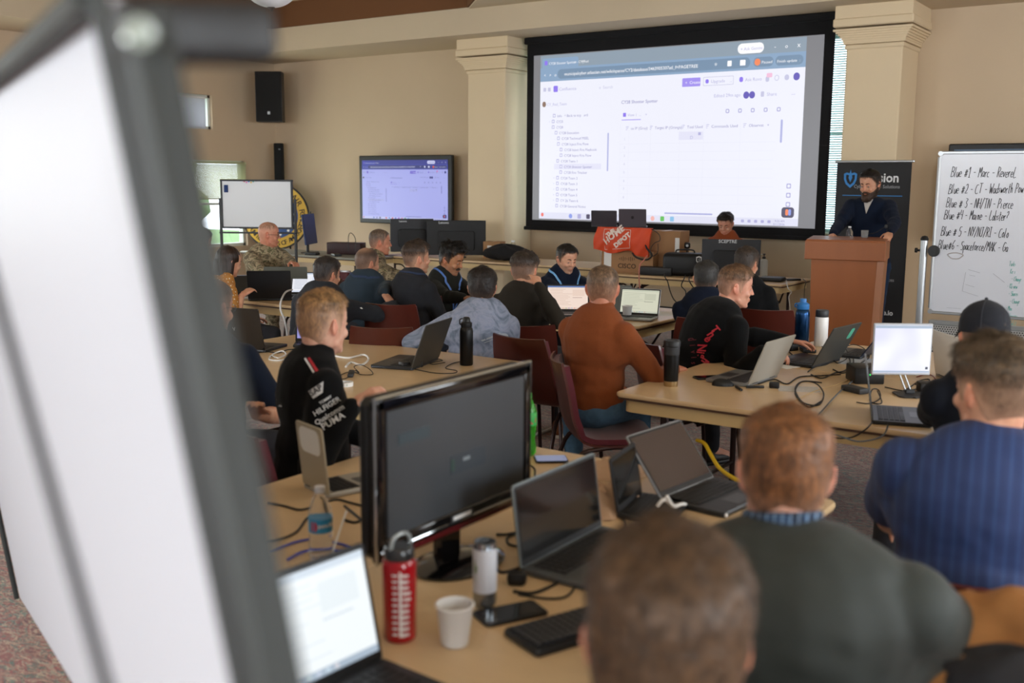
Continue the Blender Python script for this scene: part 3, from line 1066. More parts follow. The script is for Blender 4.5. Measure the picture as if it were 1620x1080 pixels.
mb.add(text('Your mission', .085, 0, 'LEFT', .003), LOGW, tr(-.27, -.005, 1.49) @ R90)
mb.add(text('from end to end', .085, 0, 'LEFT', .003), LOGW, tr(-.30, -.005, 1.385) @ R90)
mb.build('print', t_, smooth=False)
mb = MB()
mb.add(text('Managed Services', .05, 0, 'RIGHT', .001), LOGG, tr(.3, -.005, .72) @ R90)
mb.add(tube([(.2, -.006, .86), (.23, -.006, .92), (.26, -.006, .86), (.2, -.006, .86)], .004, 6), LOGO)
mb.add(text('infusiondefense.io', .075, 0, 'RIGHT', .002), LOGW, tr(.31, -.005, .36) @ R90)
mb.build('print', t_, smooth=False)

# ================================================================== WRITTEN WHITEBOARD (right)
M_WB = mat('whiteboard_enamel', '#c9ccd4', .22, var=.02, vscale=3)
wx0, wy = -1.93, 7.98
pTL, pBL = atd(1492, 246, 7.62), atd(1468, 498, 7.62)
t_ = thing('rolling_whiteboard', 'rolling whiteboard with six handwritten Blue team lines at the right', 'whiteboard', (0, 0, 0), 0)
zt, zb = pTL.z + .02, pBL.z
x0 = pTL.x - .02
yb = pTL.y
x1 = x0 + 1.8
mb = MB(); mb.box(((x0 + x1) / 2, yb, (zt + zb) / 2), (x1 - x0, .016, zt - zb), M_WB); mb.build('writing_surface', t_, smooth=False)
mb = MB()
e = .022
mb.add(tube([(x0, yb, zb + .03), (x0, yb, zt - .03)], e / 2 + .003, 8), M_SILVER)
mb.add(tube([(x1, yb, zb), (x1, yb, zt)], e / 2 + .003, 8), M_SILVER)
mb.box(((x0 + x1) / 2, yb, zt), (x1 - x0, .03, e), M_SILVER, .004)
mb.box(((x0 + x1) / 2, yb, zb), (x1 - x0, .03, e), M_SILVER, .004)
for cz in (zt, zb):
    mb.add(cyl(.018, -.016, .016, 14), M_SILVER, tr(x0 + .006, yb, cz + (-.006 if cz == zt else .006)) @ R90)
mb.build('frame', t_)
px = x0 - .07
mb = MB()
mb.add(cyl(.027, .12, zb + .53, 20), M_SILVER, tr(px, yb, 0))
mb.add(lathe([(.028, 0), (.03, .012), (.02, .03), (.001, .036)], 20), M_BLACK, tr(px, yb, zb + .53))
mb.build('upright', t_)
mb = MB()
mb.add(cyl(.042, -.012, .012, 24, .003), M_BLACK, tr(px + .075, yb - .02, zb + .455) @ R90)
mb.add(tube([(px, yb, zb + .455), (px + .06, yb, zb + .455)], .012), M_SILVER)
mb.add(tube([(px - .02, yb - .0, zb + .455), (px - .05, yb, zb + .455)], .008), M_BLACK)
mb.add(lathe([(.001, -.012), (.018, -.008), (.018, .008), (.001, .012)], 14), M_BLACK, tr(px - .055, yb, zb + .455) @ roty(PI / 2))
mb.build('pivot_knob', t_)
mb = MB()
mb.box((px, yb, .1), (.05, .62, .04), M_SILVER, .008)
for s in (-1, 1):
    mb.add(cyl(.035, -.012, .012, 16), M_BLACK, tr(px, yb + s * .27, .036) @ roty(PI / 2))
mb.box(((px + x1) / 2, yb, .16), (x1 - px, .03, .03), M_SILVER, .004)
mb.build('wheeled_foot', t_)
mb = MB()
mb.add(cyl(.027, .12, zb + .53, 20), M_SILVER, tr(x1 + .07, yb, 0))
mb.box((x1 + .07, yb, .1), (.05, .62, .04), M_SILVER, .008)
mb.build('upright', t_)
PEN = mat('black_marker_ink', '#26272c', .7); PENG = mat('green_marker_ink', '#6fb0a8', .7); SMUDGE = mat('grey_smudge', '#aaa6a6', .8)
FAINT = mat('faded_marker_ink', '#8f9299', .8)
# handwriting: strokes built as thin tubes; letters from a small stroke font
ST = {
 'B': [[(0, 0), (.05, 1)], [(.05, 1), (.45, .9), (.4, .6), (.1, .52)], [(.1, .52), (.5, .4), (.45, .08), (0, 0)]],
 'l': [[(.1, 1), (.05, 0)]], 'u': [[(0, .5), (.02, .08), (.2, .02), (.35, .5)], [(.35, .5), (.38, 0)]],
 'e': [[(.02, .28), (.34, .3), (.28, .5), (.08, .5), (0, .2), (.12, .02), (.36, .08)]],
 '#': [[(.15, 0), (.25, .7)], [(.35, 0), (.45, .7)], [(0, .2), (.55, .26)], [(.05, .45), (.6, .5)]],
 '1': [[(.05, .75), (.25, 1), (.22, 0)], [(.05, 0), (.4, 0)]], '2': [[(.05, .8), (.3, .95), (.42, .7), (.3, .3), (.02, .02), (.5, .06)]],
 '3': [[(.05, .95), (.4, .85), (.15, .55), (.42, .3), (.25, 0), (0, .08)]], '4': [[(.05, 1), (.02, .5), (.45, .5)], [(.4, .95), (.38, 0)]],
 '5': [[(.45, 1), (.08, .95), (.05, .58), (.35, .55), (.4, .2), (.2, 0), (0, .06)]], '6': [[(.4, 1), (.08, .6), (.02, .2), (.2, 0), (.4, .15), (.3, .4), (.05, .3)]],
 '-': [[(0, .42), (.35, .44)]], ' ': [], '/': [[(0, -.1), (.4, 1.05)]],
 'M': [[(0, 0), (.08, .95), (.25, .4), (.45, 1), (.55, 0)]], 'a': [[(.32, .45), (.1, .5), (0, .2), (.12, .02), (.3, .15), (.32, .5)], [(.32, .45), (.36, 0)]],
 'r': [[(0, .5), (.03, 0)], [(.03, .3), (.15, .5), (.28, .46)]], 'c': [[(.3, .45), (.1, .48), (0, .2), (.12, .02), (.32, .06)]],
 'R': [[(0, 0), (.05, 1)], [(.05, 1), (.4, .85), (.3, .55), (.08, .5)], [(.12, .5), (.45, 0)]], 'o': [[(.15, .5), (0, .25), (.15, 0), (.32, .22), (.2, .5), (.12, .5)]],
 'v': [[(0, .5), (.15, 0), (.32, .5)]], 'C': [[(.5, .9), (.15, .85), (0, .3), (.2, 0), (.55, .08)]], 'T': [[(0, .98), (.6, 1)], [(.32, 1), (.28, 0)]],
 'W': [[(0, 1), (.12, 0), (.28, .7), (.42, 0), (.6, 1)]], 'd': [[(.3, .45), (.08, .45), (0, .15), (.15, 0), (.3, .15)], [(.36, 1), (.32, 0)]],
 's': [[(.28, .48), (.05, .42), (.25, .2), (.02, .02)]], 'w': [[(0, .5), (.1, 0), (.2, .4), (.3, 0), (.42, .5)]], 't': [[(.12, .9), (.1, .05), (.25, .0)], [(0, .6), (.28, .62)]],
 'h': [[(0, 1), (.02, 0)], [(.02, .35), (.2, .5), (.3, 0)]], 'P': [[(0, 0), (.05, 1)], [(.05, 1), (.42, .85), (.3, .5), (.06, .48)]],
 'N': [[(0, 0), (.05, 1), (.42, 0), (.48, 1)]], 'H': [[(0, 0), (.03, 1)], [(.45, 0), (.48, 1)], [(0, .5), (.48, .52)]], 'i': [[(.05, .5), (.06, 0)]],
 'n': [[(0, .5), (.02, 0)], [(.02, .3), (.18, .5), (.28, 0)]], 'L': [[(.08, 1), (0, .02), (.45, .05)]], 'b': [[(.02, 1), (.02, 0), (.25, .08), (.28, .4), (.04, .4)]],
 'Y': [[(0, 1), (.22, .5)], [(.48, 1), (.1, 0)]], 'J': [[(.1, 1), (.5, 1)], [(.32, 1), (.3, .15), (.1, 0), (0, .15)]], 'I': [[(0, 1), (.35, 1)], [(.18, 1), (.18, 0)], [(0, 0), (.36, 0)]],
 'G': [[(.5, .85), (.2, .95), (0, .4), (.2, 0), (.48, .2), (.5, .45), (.3, .42)]], 'S': [[(.45, .9), (.1, .9), (.1, .6), (.4, .4), (.35, .05), (0, .05)]],
 'p': [[(.02, .5), (.0, -.4)], [(.02, .45), (.28, .4), (.22, .05), (.03, .08)]], 'f': [[(.3, .95), (.12, .8), (.1, 0)], [(0, .5), (.28, .5)]],
 'A': [[(0, 0), (.25, 1), (.45, 0)], [(.1, .4), (.4, .4)]], 'K': [[(0, 0), (.04, 1)], [(.45, 1), (.05, .45), (.5, 0)]], 'k': [[(0, 1), (.02, 0)], [(.28, .5), (.05, .25), (.3, 0)]],
 'g': [[(.3, .45), (.05, .45), (.05, .1), (.28, .15), (.3, .5), (.25, -.35), (.02, -.3)]], '?': [[(0, .8), (.25, .95), (.3, .65), (.12, .45), (.12, .25)]],
}
def write(mb, s, x, z, h, m, y, th=.0022, slant=.12, dz=.0, seed=1, sx=.62):
    rg = random.Random(seed)
    for c in s:
        wmax = .3
        jz = rg.uniform(-.04, .04) * h
        for st in ST.get(c, []):
            pts = []
            for (a, b_) in st:
                wmax = max(wmax, a)
                pts.append((x + (a * sx + slant * b_) * h * .8, y, z + jz + b_ * h))
            if len(pts) > 2:
                pts = catmull(pts, 3)
            mb.add(tube(pts, th, 4, cap=False), m)
        x += ((wmax + .13) * h * .8 + rg.uniform(-.02, .02) * h) * sx
        z += dz * h
    return x
mb = MB()
yy = yb - .0095
lines = [('Blue #1 - Marc - RevereL', 0, .085, .0), ('Blue #2 - CT - Wadsworth Pow', -.01, .082, .006), ('Blue # 3 - NH/TN - Pierce', -.02, .082, .0), ('Blue #4 - Maine - Lobster?', -.03, .08, .0), ('Blue # 5 - NY/NJ/RI - Colo', -.045, .08, 0.0), ('Blue#6 - Spaceforce/MAK - Ga', -.06, .078, .0)]
zs = [.175, .295, .395, .48, .60, .70]
for i, ((s, dx, h, dz), zz) in enumerate(zip(lines, zs)):
    write(mb, s, x0 + .085 + dx * .9, zt - zz, h * .86, PEN, yy, .0019, .15, dz, i)
    mb.build('handwriting', t_, label='black marker line beginning ' + s[:7])
    mb = MB()
mb = MB()
for i, s in enumerate(['Tasks', 'Keys', '- Change', '- Kb new', '- Shares', '- Change', '- Mon', '- Servers', '- Split']):
    write(mb, s, x0 + .52 + (i % 3) * .012, zt - .80 - i * .053, .034, PENG, yy, .0012, .1, 0, 40 + i)
    mb.build('handwriting', t_, label='small faded green marker note')
    mb = MB()
for (xa, za, xb, zb_) in ((.25, .84, .33, .86), (.26, .88, .30, .885), (.24, .95, .30, .965), (.22, 1.0, .33, 1.03), (.22, 1.0, .235, .86), (.42, .86, .5, .92), (.12, 1.13, .22, 1.13)):
    mb.add(tube([(x0 + xa, yy, zt - za), (x0 + xb, yy, zt - zb_)], .0009, 4), FAINT)
ms = bpy.data.materials.new('smudged_marker_dust'); ms.use_nodes = True
q = NT(ms); pb = q.n['Principled BSDF']; pb.inputs['Base Color'].default_value = (.25, .24, .24, 1); pb.inputs['Roughness'].default_value = .9
pts = [(x0 + .155 + .05 * math.cos(a) * (1 + .15 * math.sin(3 * a)), yy + .001, zt - .745 + .022 * math.sin(a)) for a in [i * 2 * PI / 28 for i in range(28)]]
mb.add(tube(pts, .004, 4, closed=True), SMUDGE)
mb.build('smudge', t_)

# perforated steel panel behind the right table
mpf = bpy.data.materials.new('perforated_grey_steel'); mpf.use_nodes = True
q = NT(mpf); pb = q.n['Principled BSDF']
vv = q.coord((1, 1, 1))
sp = q.node('ShaderNodeSeparateXYZ'); q.link(vv, sp.inputs[0])
def tile(sock, s, off=None):
    a = q.node('ShaderNodeMath', operation='MULTIPLY'); q.link(sock, a.inputs[0]); a.inputs[1].default_value = s
    if off is not None:
        ad = q.node('ShaderNodeMath', operation='ADD'); q.link(a.outputs[0], ad.inputs[0]); q.link(off, ad.inputs[1]); a = ad
    f_ = q.node('ShaderNodeMath', operation='FRACT'); q.link(a.outputs[0], f_.inputs[0])
    s_ = q.node('ShaderNodeMath', operation='SUBTRACT'); q.link(f_.outputs[0], s_.inputs[0]); s_.inputs[1].default_value = .5
    m_ = q.node('ShaderNodeMath', operation='MULTIPLY'); q.link(s_.outputs[0], m_.inputs[0]); q.link(s_.outputs[0], m_.inputs[1])
    return m_.outputs[0]
rowm = q.node('ShaderNodeMath', operation='MULTIPLY'); q.link(sp.outputs[2], rowm.inputs[0]); rowm.inputs[1].default_value = 70
rf = q.node('ShaderNodeMath', operation='FLOOR'); q.link(rowm.outputs[0], rf.inputs[0])
rh = q.node('ShaderNodeMath', operation='MULTIPLY'); q.link(rf.outputs[0], rh.inputs[0]); rh.inputs[1].default_value = .5
dx_ = tile(sp.outputs[0], 62, rh.outputs[0]); dz_ = tile(sp.outputs[2], 70)
ad = q.node('ShaderNodeMath', operation='ADD'); q.link(dx_, ad.inputs[0]); q.link(dz_, ad.inputs[1])
lt = q.node('ShaderNodeMath', operation='LESS_THAN'); q.link(ad.outputs[0], lt.inputs[0]); lt.inputs[1].default_value = .085
c = q.mix(lt.outputs[0], '#9a9b9a', '#141414')
q.link(c, pb.inputs['Base Color']); pb.inputs['Roughness'].default_value = .5
pz = atd(1480, 506, 7.1)
t_ = thing('perforated_panel', 'grey perforated steel panel standing below the written whiteboard', 'panel', (pz.x - .02, pz.y, 0))
mb = MB(); mb.box((1.1, .0, pz.z / 2 - .01), (2.2, .03, pz.z - .04), mpf, .003); mb.build('perforated_body', t_, smooth=False)
mb = MB(); mb.box((1.1, .0, pz.z - .015), (2.24, .04, .03), M_GREYP, .004); mb.build('top_rail', t_)
mb = MB()
for xx in (.15, 2.05):
    mb.box((xx, 0, .015), (.05, .4, .03), M_GREYP, .006)
mb.build('foot', t_)

# ================================================================== SMALL WHITEBOARD EASEL (far left)
eTL, eBR = atd(350, 285, 12.6), atd(463, 361, 12.6)
ex0, ez1, ez0 = eTL.x, eTL.z, eBR.z
ang = math.atan2(eBR.y - eTL.y, eBR.x - eTL.x)
ew = math.hypot(eBR.x - eTL.x, eBR.y - eTL.y)
t_ = thing('whiteboard_easel', 'small blank whiteboard on a black easel in the far left corner', 'whiteboard', (eTL.x, eTL.y, 0), ang)
mb = MB(); mb.box((ew / 2, 0, (ez0 + ez1) / 2), (ew, .012, ez1 - ez0), mat('easel_board_white', '#c7c9cb', .3)); mb.build('writing_surface', t_, smooth=False)
mb = MB()
for c, d in (((ew / 2, 0, ez1), (ew + .03, .03, .022)), ((ew / 2, 0, ez0), (ew + .03, .03, .022)), ((0, 0, (ez0 + ez1) / 2), (.022, .03, ez1 - ez0)), ((ew, 0, (ez0 + ez1) / 2), (.022, .03, ez1 - ez0))):
    mb.box(c, d, M_BLACK, .003)
mb.build('frame', t_)
for x in (-.03, ew + .03):
    mb = MB()
    mb.box((x, .02, (ez0 + .35) / 2 + .05), (.03, .03, ez0 + .35 - .1), M_BLACK, .003)
    mb.box((x, .02, .05), (.04, .5, .03), M_BLACK, .004)
    for s in (-1, 1):
        mb.add(cyl(.03, -.01, .01, 14), M_BLACK, tr(x, .02 + s * .23, .035) @ roty(PI / 2))
    mb.build('leg', t_)
mb = MB(); mb.box((ew / 2, .0, ez0 - .06), (ew + .08, .05, .02), M_BLACK, .003); mb.build('tray', t_)
mb = MB(); mb.box((.06, -.012, ez1 - .1), (.05, .012, .09), mat('blue_eraser_felt', '#1c3566', .8), .004)
props(mb.build('eraser'), 'blue felt eraser stuck on the small easel whiteboard', 'eraser')
bpy.data.objects['eraser'].location = t_.location; bpy.data.objects['eraser'].rotation_euler = t_.rotation_euler
for i, (c, nm) in enumerate((('#c03a50', 'red'), ('#d86ab0', 'pink'), ('#3f6fd0', 'blue'), ('#d8b040', 'yellow'), ('#3f9a8a', 'teal'))):
    mb = MB()
    mb.add(cyl(.0095, -.002, .004, 12), mat('magnet_' + nm, c, .4), tr(.29 + i * .028, -.008, ez1 - .012 - (i % 2) * .012) @ R90)
    o = props(mb.build('magnet'), 'small %s magnet on the top edge of the easel whiteboard' % nm, 'magnet', 'magnets on the easel board')
    o.location = t_.location; o.rotation_euler = t_.rotation_euler

# ================================================================== NEAR FLIP-CHART WHITEBOARD (strongly out of focus, left)
M_NF = mat('dark_grey_easel_metal', '#262927', .6, .0)
M_NB = mat('near_board_white', '#a6a6ab', .55, spec=.3)
t_ = thing('easel_whiteboard', 'large blurred white easel board close to the camera on the left', 'whiteboard', (0, 0, 0))
A, B_ = atd(222, 60, .62), atd(432, 1100, .62)
up = (A - B_).normalized()
mb = MB()
mb.add(tube([A + up * .02, B_ - up * 1.35], .0125, 14), M_NF)
mb.build('leg', t_)
mb = MB()
mb.add(tube([A + up * .02 + CR * .014, B_ - up * 1.3 + CR * .012], .007, 12), M_NF)
mb.build('leg_slide', t_)
mb = MB()
mb.add(tube([A + up * .0 - CR * .0135, B_ - up * 1.3 - CR * .0135], .0042, 10), M_RUBBER)
mb.build('black_edge', t_)  # thin black strip along the left side of the leg
mb = MB()
C_ = atd(400, 62, .66)
mb.add(box((C_ - A).length + .03, .024, .04, .01, 3), M_BLACK, tr((A + C_) / 2 + up * .004) @ Matrix.Rotation(0, 4, 'X') @ ((C_ - A).to_track_quat('X', 'Z').to_matrix().to_4x4()))
mb.build('bracket', t_)
mb = MB()
K = atd(222, 52, .595)
mb.add(lathe([(.001, -.008), (.008, -.007), (.010, 0), (.008, .007), (.001, .008)], 20), mat('grey_knob', '#8a928a', .15, coat=.8), tr(K) @ ((C0 - K).to_track_quat('Z', 'Y').to_matrix().to_4x4()))
mb.build('knob', t_)
# the board: plane behind the leg, receding to the left
e0, e1 = atd(168, -6, .72), atd(410, 1160, .76)
d = Vector((-math.sin(YAW + math.radians(31)), math.cos(YAW + math.radians(31)), 0))
upb = (e0 - e1)
Lb = 3.7
ub = upb.normalized()
v = [e1 - ub * .3, e0 + d * Lb - ub * 1.85 + d * (ub.dot(d) * 1.85), e0 + d * Lb, e0]
nrm = (v[1] - v[0]).cross(v[3] - v[0]).normalized()
th = nrm * .012
mb = MB()
vv = [tuple(p) for p in v] + [tuple(p + th) for p in v]
mb.add((vv, [(0, 1, 2, 3), (7, 6, 5, 4), (0, 4, 5, 1), (1, 5, 6, 2), (2, 6, 7, 3), (3, 7, 4, 0)]), M_NB)
mb.build('board', t_, smooth=False)
sgn = 1 if nrm.dot(C0 - v[0]) > 0 else -1
mb = MB()
off = nrm * sgn * .012
mb.add(tube([v[3] + off, v[2] + off], .012, 10), M_NF)
mb.add(tube([v[3] + off * .5, v[0] + off * .5], .007, 10), M_NF)
mb.add(tube([v[2] + off, v[1] + off], .01, 10), M_NF)
mb.build('frame', t_)
mb = MB()
g0, g1 = atd(-30, 380, .70), atd(175, 1110, .62)
mb.add(tube([g0 + (g0 - g1) * .3, g1 + (g1 - g0) * .4], .0042, 10), M_BLACK)
mb.build('strut', t_)
# ================================================================== DEVICES
TZ = .74
M_KEY = mat('key_black', '#17181a', .5)
def keys_mesh(mb, w, d, z, m, x0=0, y0=0, rows=5, cols=14, kh=.003):
    pw, pd = w / cols, d / rows
    for r in range(rows):
        c = 0
        while c < cols:
            span = 1
            if r == rows - 1 and c == 4:
                span = 5
            elif c in (0, cols - 2) and r in (1, 2, 3):
                span = 2 if c == cols - 2 else 1
            span = min(span, cols - c)
            mb.box((x0 - w / 2 + (c + span / 2) * pw, y0 + d / 2 - (r + .5) * pd, z + kh / 2), (pw * span - .0028, pd - .0028, kh), m, .0006)
            c += span
def laptop(label, x, y, rz, w=.34, d=.235, open_=108, body=None, lidm=None, disp=None, logo=None, z=TZ, group=None, cat='laptop', th=.018, name='laptop', sticker=None, dispM=None, cover_cam=None):
    body = body or M_GREYP
    lidm = lidm or body
    t_ = thing(name, label, cat, (x, y, z), rz, group)
    mb = MB(); mb.add(prism(rrect(w, d, .012), .002, th, .003), body); mb.build('base', t_)
    mb = MB(); keys_mesh(mb, w * .86, d * .46, th, M_KEY, 0, d * .16); mb.build('keyboard', t_, angle=20)
    mb = MB(); mb.add(prism(rrect(w * .32, d * .27, .005), th, th + .0006), mat('touchpad_grey', '#3a3b3e', .35)); o = mb.build('touchpad', t_); o.location = (0, -d * .30, 0)
    # lid: local frame hinge at (0, d/2, th)
    L = thing_part('lid', t_, (0, d / 2 - .004, th * .8), (math.radians(open_ - 90) * -1, 0, 0))
    # lid geometry in its own frame: x across, z up, -y toward user; rotation about x leans it back
    mb = MB(); mb.add(prism(rrect(w, d, .01), -.0035, .0035, .0015), lidm, tr(0, 0, d / 2) @ rotx(PI / 2))
    lid = mb.build('lid', t_)
    bpy.data.objects.remove(L)
    lid.location = (0, d / 2 - .004, th * .8)
    lid.rotation_euler = (-math.radians(open_ - 90), 0, 0)
    mb = MB()
    iw, ih = w - .022, d - .035
    if disp is None:
        mb.add(prism(rrect(w - .008, d - .01, .006), 0, .0006), M_BLACK, tr(0, -.0037, d / 2) @ rotx(PI / 2))
        mb.add(prism(rrect(iw, ih, .002), 0, .0006), dispM or M_SCREENOFF, tr(0, -.0045, d / 2 + .005) @ rotx(PI / 2))
        mb.build('display', lid, smooth=False)
    else:
        mb.add(prism(rrect(w - .008, d - .01, .006), 0, .0006), M_BLACK, tr(0, -.0037, d / 2) @ rotx(PI / 2))
        mb.box((0, -.005, d / 2 + .005), (iw, .0008, ih), disp if isinstance(disp, bpy.types.Material) else disp['page'])
        if isinstance(disp, dict):
            P = disp
            def r_(a, b_, ww, hh, m):
                mb.box((-iw / 2 + (a + ww / 2) * iw, -.0058, d / 2 + .005 + ih / 2 - (b_ + hh / 2) * ih), (ww * iw, .0005, hh * ih), m)
            r_(0, 0, 1, .07, P['bar']); r_(0, .93, 1, .07, P['task'])
            rg = random.Random(int(x * 1000) % 97)
            for i in range(11):
                r_(.06, .14 + i * .067, rg.uniform(.25, .6), .016, P['txt'])
            r_(.62, .16, .3, .28, P['sel']); r_(.62, .5, .24, .02, P['ink'])
            for i in range(6):
                r_(.3 + i * .07, .945, .03, .035, P[['blue', 'orange', 'green', 'purple', 'sky', 'red'][i]])
        mb.build('display', lid, smooth=False)
    if logo:
        mb = MB()
        mb.add(text(logo, .03, .0006, 'CENTER', .0005), M_SILVER, tr(0, .0042, d * .45) @ rotz(PI) @ rotx(PI / 2))
        mb.build('logo', lid, smooth=False)
    if sticker:
        mb = MB()
        cx, cz, sw, sh_, mm = sticker
        mb.add(prism(rrect(sw, sh_, min(sw, sh_) * .3), 0, .0008), mm, tr(cx, .0036 + .0008, cz) @ rotx(PI / 2))
        mb.build('sticker', lid)
    mb = MB()
    mb.add(tube([(-w * .38, d / 2 - .004, th * .8), (-w * .2, d / 2 - .004, th * .8)], .005, 8), M_DGREY)
    mb.add(tube([(w * .38, d / 2 - .004, th * .8), (w * .2, d / 2 - .004, th * .8)], .005, 8), M_DGREY)
    mb.build('hinge', t_)
    return t_
def thing_part(name, parent, loc, rot):
    o = bpy.data.objects.new(name, None)
    COL.objects.link(o); o.parent = parent; o.location = loc; o.rotation_euler = rot
    return o
R90 = rotx(PI / 2)
RX = math.radians
M_LBLK = mat('laptop_matte_black', '#1b1c1e', .4)
M_LSIL = mat('laptop_silver', '#8d9093', .35, .6)
M_LBEI = mat('laptop_warm_grey', '#a8a49a', .45, .3)
M_LDK = mat('laptop_graphite', '#34363a', .35, .4)
M_STKG = mat('green_blue_sticker', '#4fae94', .4, var=.5, vscale=90)

# --- right table group
laptop('thin silver laptop on right table with its plain lid back to the camera', -2.045, 5.05, RX(-93), .36, .24, 112, M_LSIL, M_LBEI, PLAP)
laptop('dark laptop with round green sticker on its lid, beside blue bottle', -1.96, 5.78, RX(-97), .36, .25, 118, M_LBLK, mat('laptop_olive_black', '#3a3b38', .45), PLAP, sticker=(-.10, .185, .05, .07, M_STKG))
laptop('small dark blue laptop behind the white bottle', -1.83, 6.2, RX(-90), .3, .2, 125, M_LBLK, mat('laptop_navy', '#232838', .4), None)
laptop('old black laptop on right table with its screen seen exactly edge-on', -1.14, 4.62, RX(107), .34, .24, 99, M_LBLK, mat('old_grey_lid', '#6f7377', .35, .3), None)
laptop('white laptop with sheet-like pale screen right of the white monitor', -1.06, 5.72, RX(128), .34, .24, 100, M_LSIL, M_WHITE, PLAP)
# --- left maple table
laptop('big dark grey laptop leaning back on left table near black flask', -3.74, 4.36, RX(-74), .37, .25, 110, M_LDK, mat('laptop_olive_grey', '#35332e', .5), None)
laptop('glossy black laptop with small emblem on lid at the far left table edge', -4.85, 4.22, RX(196), .37, .26, 104, M_LBLK, M_BLACKG, None, logo='V')
laptop('slim laptop with a strip of purple screen showing beside the blond head', -4.62, 4.50, RX(40), .2, .15, 100, M_LBLK, M_LBLK, glow('lilac_screen', '#a6a2ea', .8))
# --- middle table
laptop('laptop showing cream web page in front of the dark sweater man', -4.13, 6.72, RX(35), .33, .22, 112, M_LBLK, M_LBLK, palette('warm', dict(tab='#d0b8a8', bar='#5a78b0', url='#e8d8cc', page='#f4ded0', white='#fff2e8', txt='#d8b8a8', ink='#b09088', task='#e8d0c0', sel='#ecd2c2', blue='#6a90e0', orange='#e8935c', green='#60b070', purple='#6a6ae0', sky='#80b8e8', red='#e06060'), .95))
laptop('grey laptop lid seen from behind beside the navy jacket man', -3.98, 7.12, RX(205), .32, .22, 105, M_LSIL, mat('laptop_green_grey', '#6d7470', .5), None)
laptop('laptop with pale yellowish document between two white cups', -3.63, 6.84, RX(12), .31, .21, 108, M_LSIL, M_LSIL, palette('doc', dict(tab='#a0a890', bar='#c8ccb8', url='#dfe6d2', page='#d9dac4', white='#ffffff', txt='#b9bca8', ink='#8a8c80', task='#c4c8b8', sel='#c8cab4', blue='#6a90c0', orange='#d8935c', green='#60a070', purple='#6a6ac0', sky='#80a8c8', red='#c06060'), .9))
# --- far left table
laptop('black laptop under the hand of the woman in mustard', -6.72, 6.1, RX(222), .36, .25, 104, M_LBLK, M_LBLK, None)
laptop('grey ruggedised laptop in front of the bald man in camouflage', -6.93, 6.5, RX(216), .38, .24, 98, M_DGREY, mat('laptop_tan_grey', '#57584f', .5), None)
laptop('laptop with bright blue-white page tilted in front of dark hoodie man', -6.58, 6.36, RX(36), .3, .22, 122, M_LSIL, M_LSIL, PLAP)
laptop('pale tablet held up beside the long-haired woman', -6.98, 6.0, RX(60), .26, .18, 110, M_WHITE, mat('lavender_lid', '#b3b3c4', .4), None)
# --- near table
laptop('open grey laptop with dark reflecting screen beside the big monitor', -1.345, 2.35, RX(90), .42, .22, 98, mat('near_laptop_grey', '#5a5d5f', .35, .5), mat('near_lid_grey', '#7c8587', .35, .4), None)
laptop('laptop with pinkish reflection coloured into its dark screen beside the auburn-haired man', -1.30, 3.05, RX(84), .33, .23, 128, M_LBLK, M_LSIL, None, dispM=mat('pink_reflection_glass', '#2b1c1c', .2, var=.3, vscale=30, coat=.5))  # pinkish reflection put into the colour of the dark display
laptop('narrow tablet laptop standing almost edge-on next to white cable', -1.41, 2.82, RX(100), .24, .17, 100, M_LBLK, M_LBLK, None)
laptop('laptop with glaring white screen at the lower left edge', -1.29, 1.36, RX(86), .36, .25, 103, M_LDK, M_LDK, palette('glare', dict(tab='#b8cce0', bar='#d2deea', url='#dfe6f2', page='#f2f8fb', white='#ffffff', txt='#e4ecf2', ink='#d6e0e8', task='#a8b8c8', sel='#e8f0f4', blue='#d6e4f0', orange='#e2e8ec', green='#dcebe6', purple='#dadff0', sky='#d8eaf4', red='#eee2e2'), 1.05))
t_ = laptop('putty grey laptop with white label, back of lid to the camera, by the jacket man', -2.36, 2.44, RX(164), .17, .22, 96, M_LBEI, mat('laptop_putty', '#a49a84', .5), None, sticker=(0, .165, .13, .085, M_PAPER))

# --- monitors
def monitor_back(label, x, y, rz, w, h, zb, m, brand, bs, extra=None, group=None, brand_x=-.3, zt=TZ):
    t_ = thing('monitor', label, 'monitor', (x, y, zt), rz, group)
    # back of the panel faces local -y
    mb = MB(); mb.box((0, 0, zb + h / 2), (w, .025, h), m, .005); mb.build('panel', t_)
    mb = MB(); mb.box((0, .0135, zb + h / 2), (w - .02, .001, h - .03), M_SCREENOFF); mb.build('display', t_, smooth=False)
    mb = MB(); mb.add(prism(rrect(w * .62, h * .55, .03), 0, .035, .008), mat('monitor_back_shell', '#131416', .6), tr(0, -.012, zb + h * .42) @ R90); mb.build('rear_shell', t_)
    mb = MB(); mb.add(text(brand, bs, .0008, 'LEFT', .0008), mat('light_grey_badge', '#c4c6c8', .5), tr(brand_x * w, -.0135, zb + h * .9) @ R90); mb.build('brand_badge', t_, smooth=False)
    mb = MB(); mb.box((0, -.03, (zb + h * .35) / 2 + .01), (.06, .02, zb + h * .35), M_DGREY, .005); mb.build('stand', t_)
    mb = MB(); mb.add(prism(rrect(.26, .2, .03), 0, .012, .003), M_DGREY, tr(0, 0, 0)); mb.build('foot', t_)
    return t_
def cam_rz(x, y, extra=0):
    return math.atan2(-x, y) + extra     # local -y turned to face the camera
def topx(px, py, d):
    return atd(px, py, d)
p = atz(722, 407, TZ)
monitor_back('right one of two black monitors seen from behind below the wall television', p.x, p.y, cam_rz(p.x, p.y, RX(-3)), .78, .46, .03, mat('monitor_black_back', '#141517', .55), 'Lenovo', .045, zt=TZ)
p = atz(652, 405, TZ)
monitor_back('left one of two black monitors, behind the man in camouflage on the right', p.x, p.y, cam_rz(p.x, p.y, RX(5)), .58, .44, .06, mat('monitor_grey_back', '#232428', .5), 'Lenovo', .035, zt=TZ)
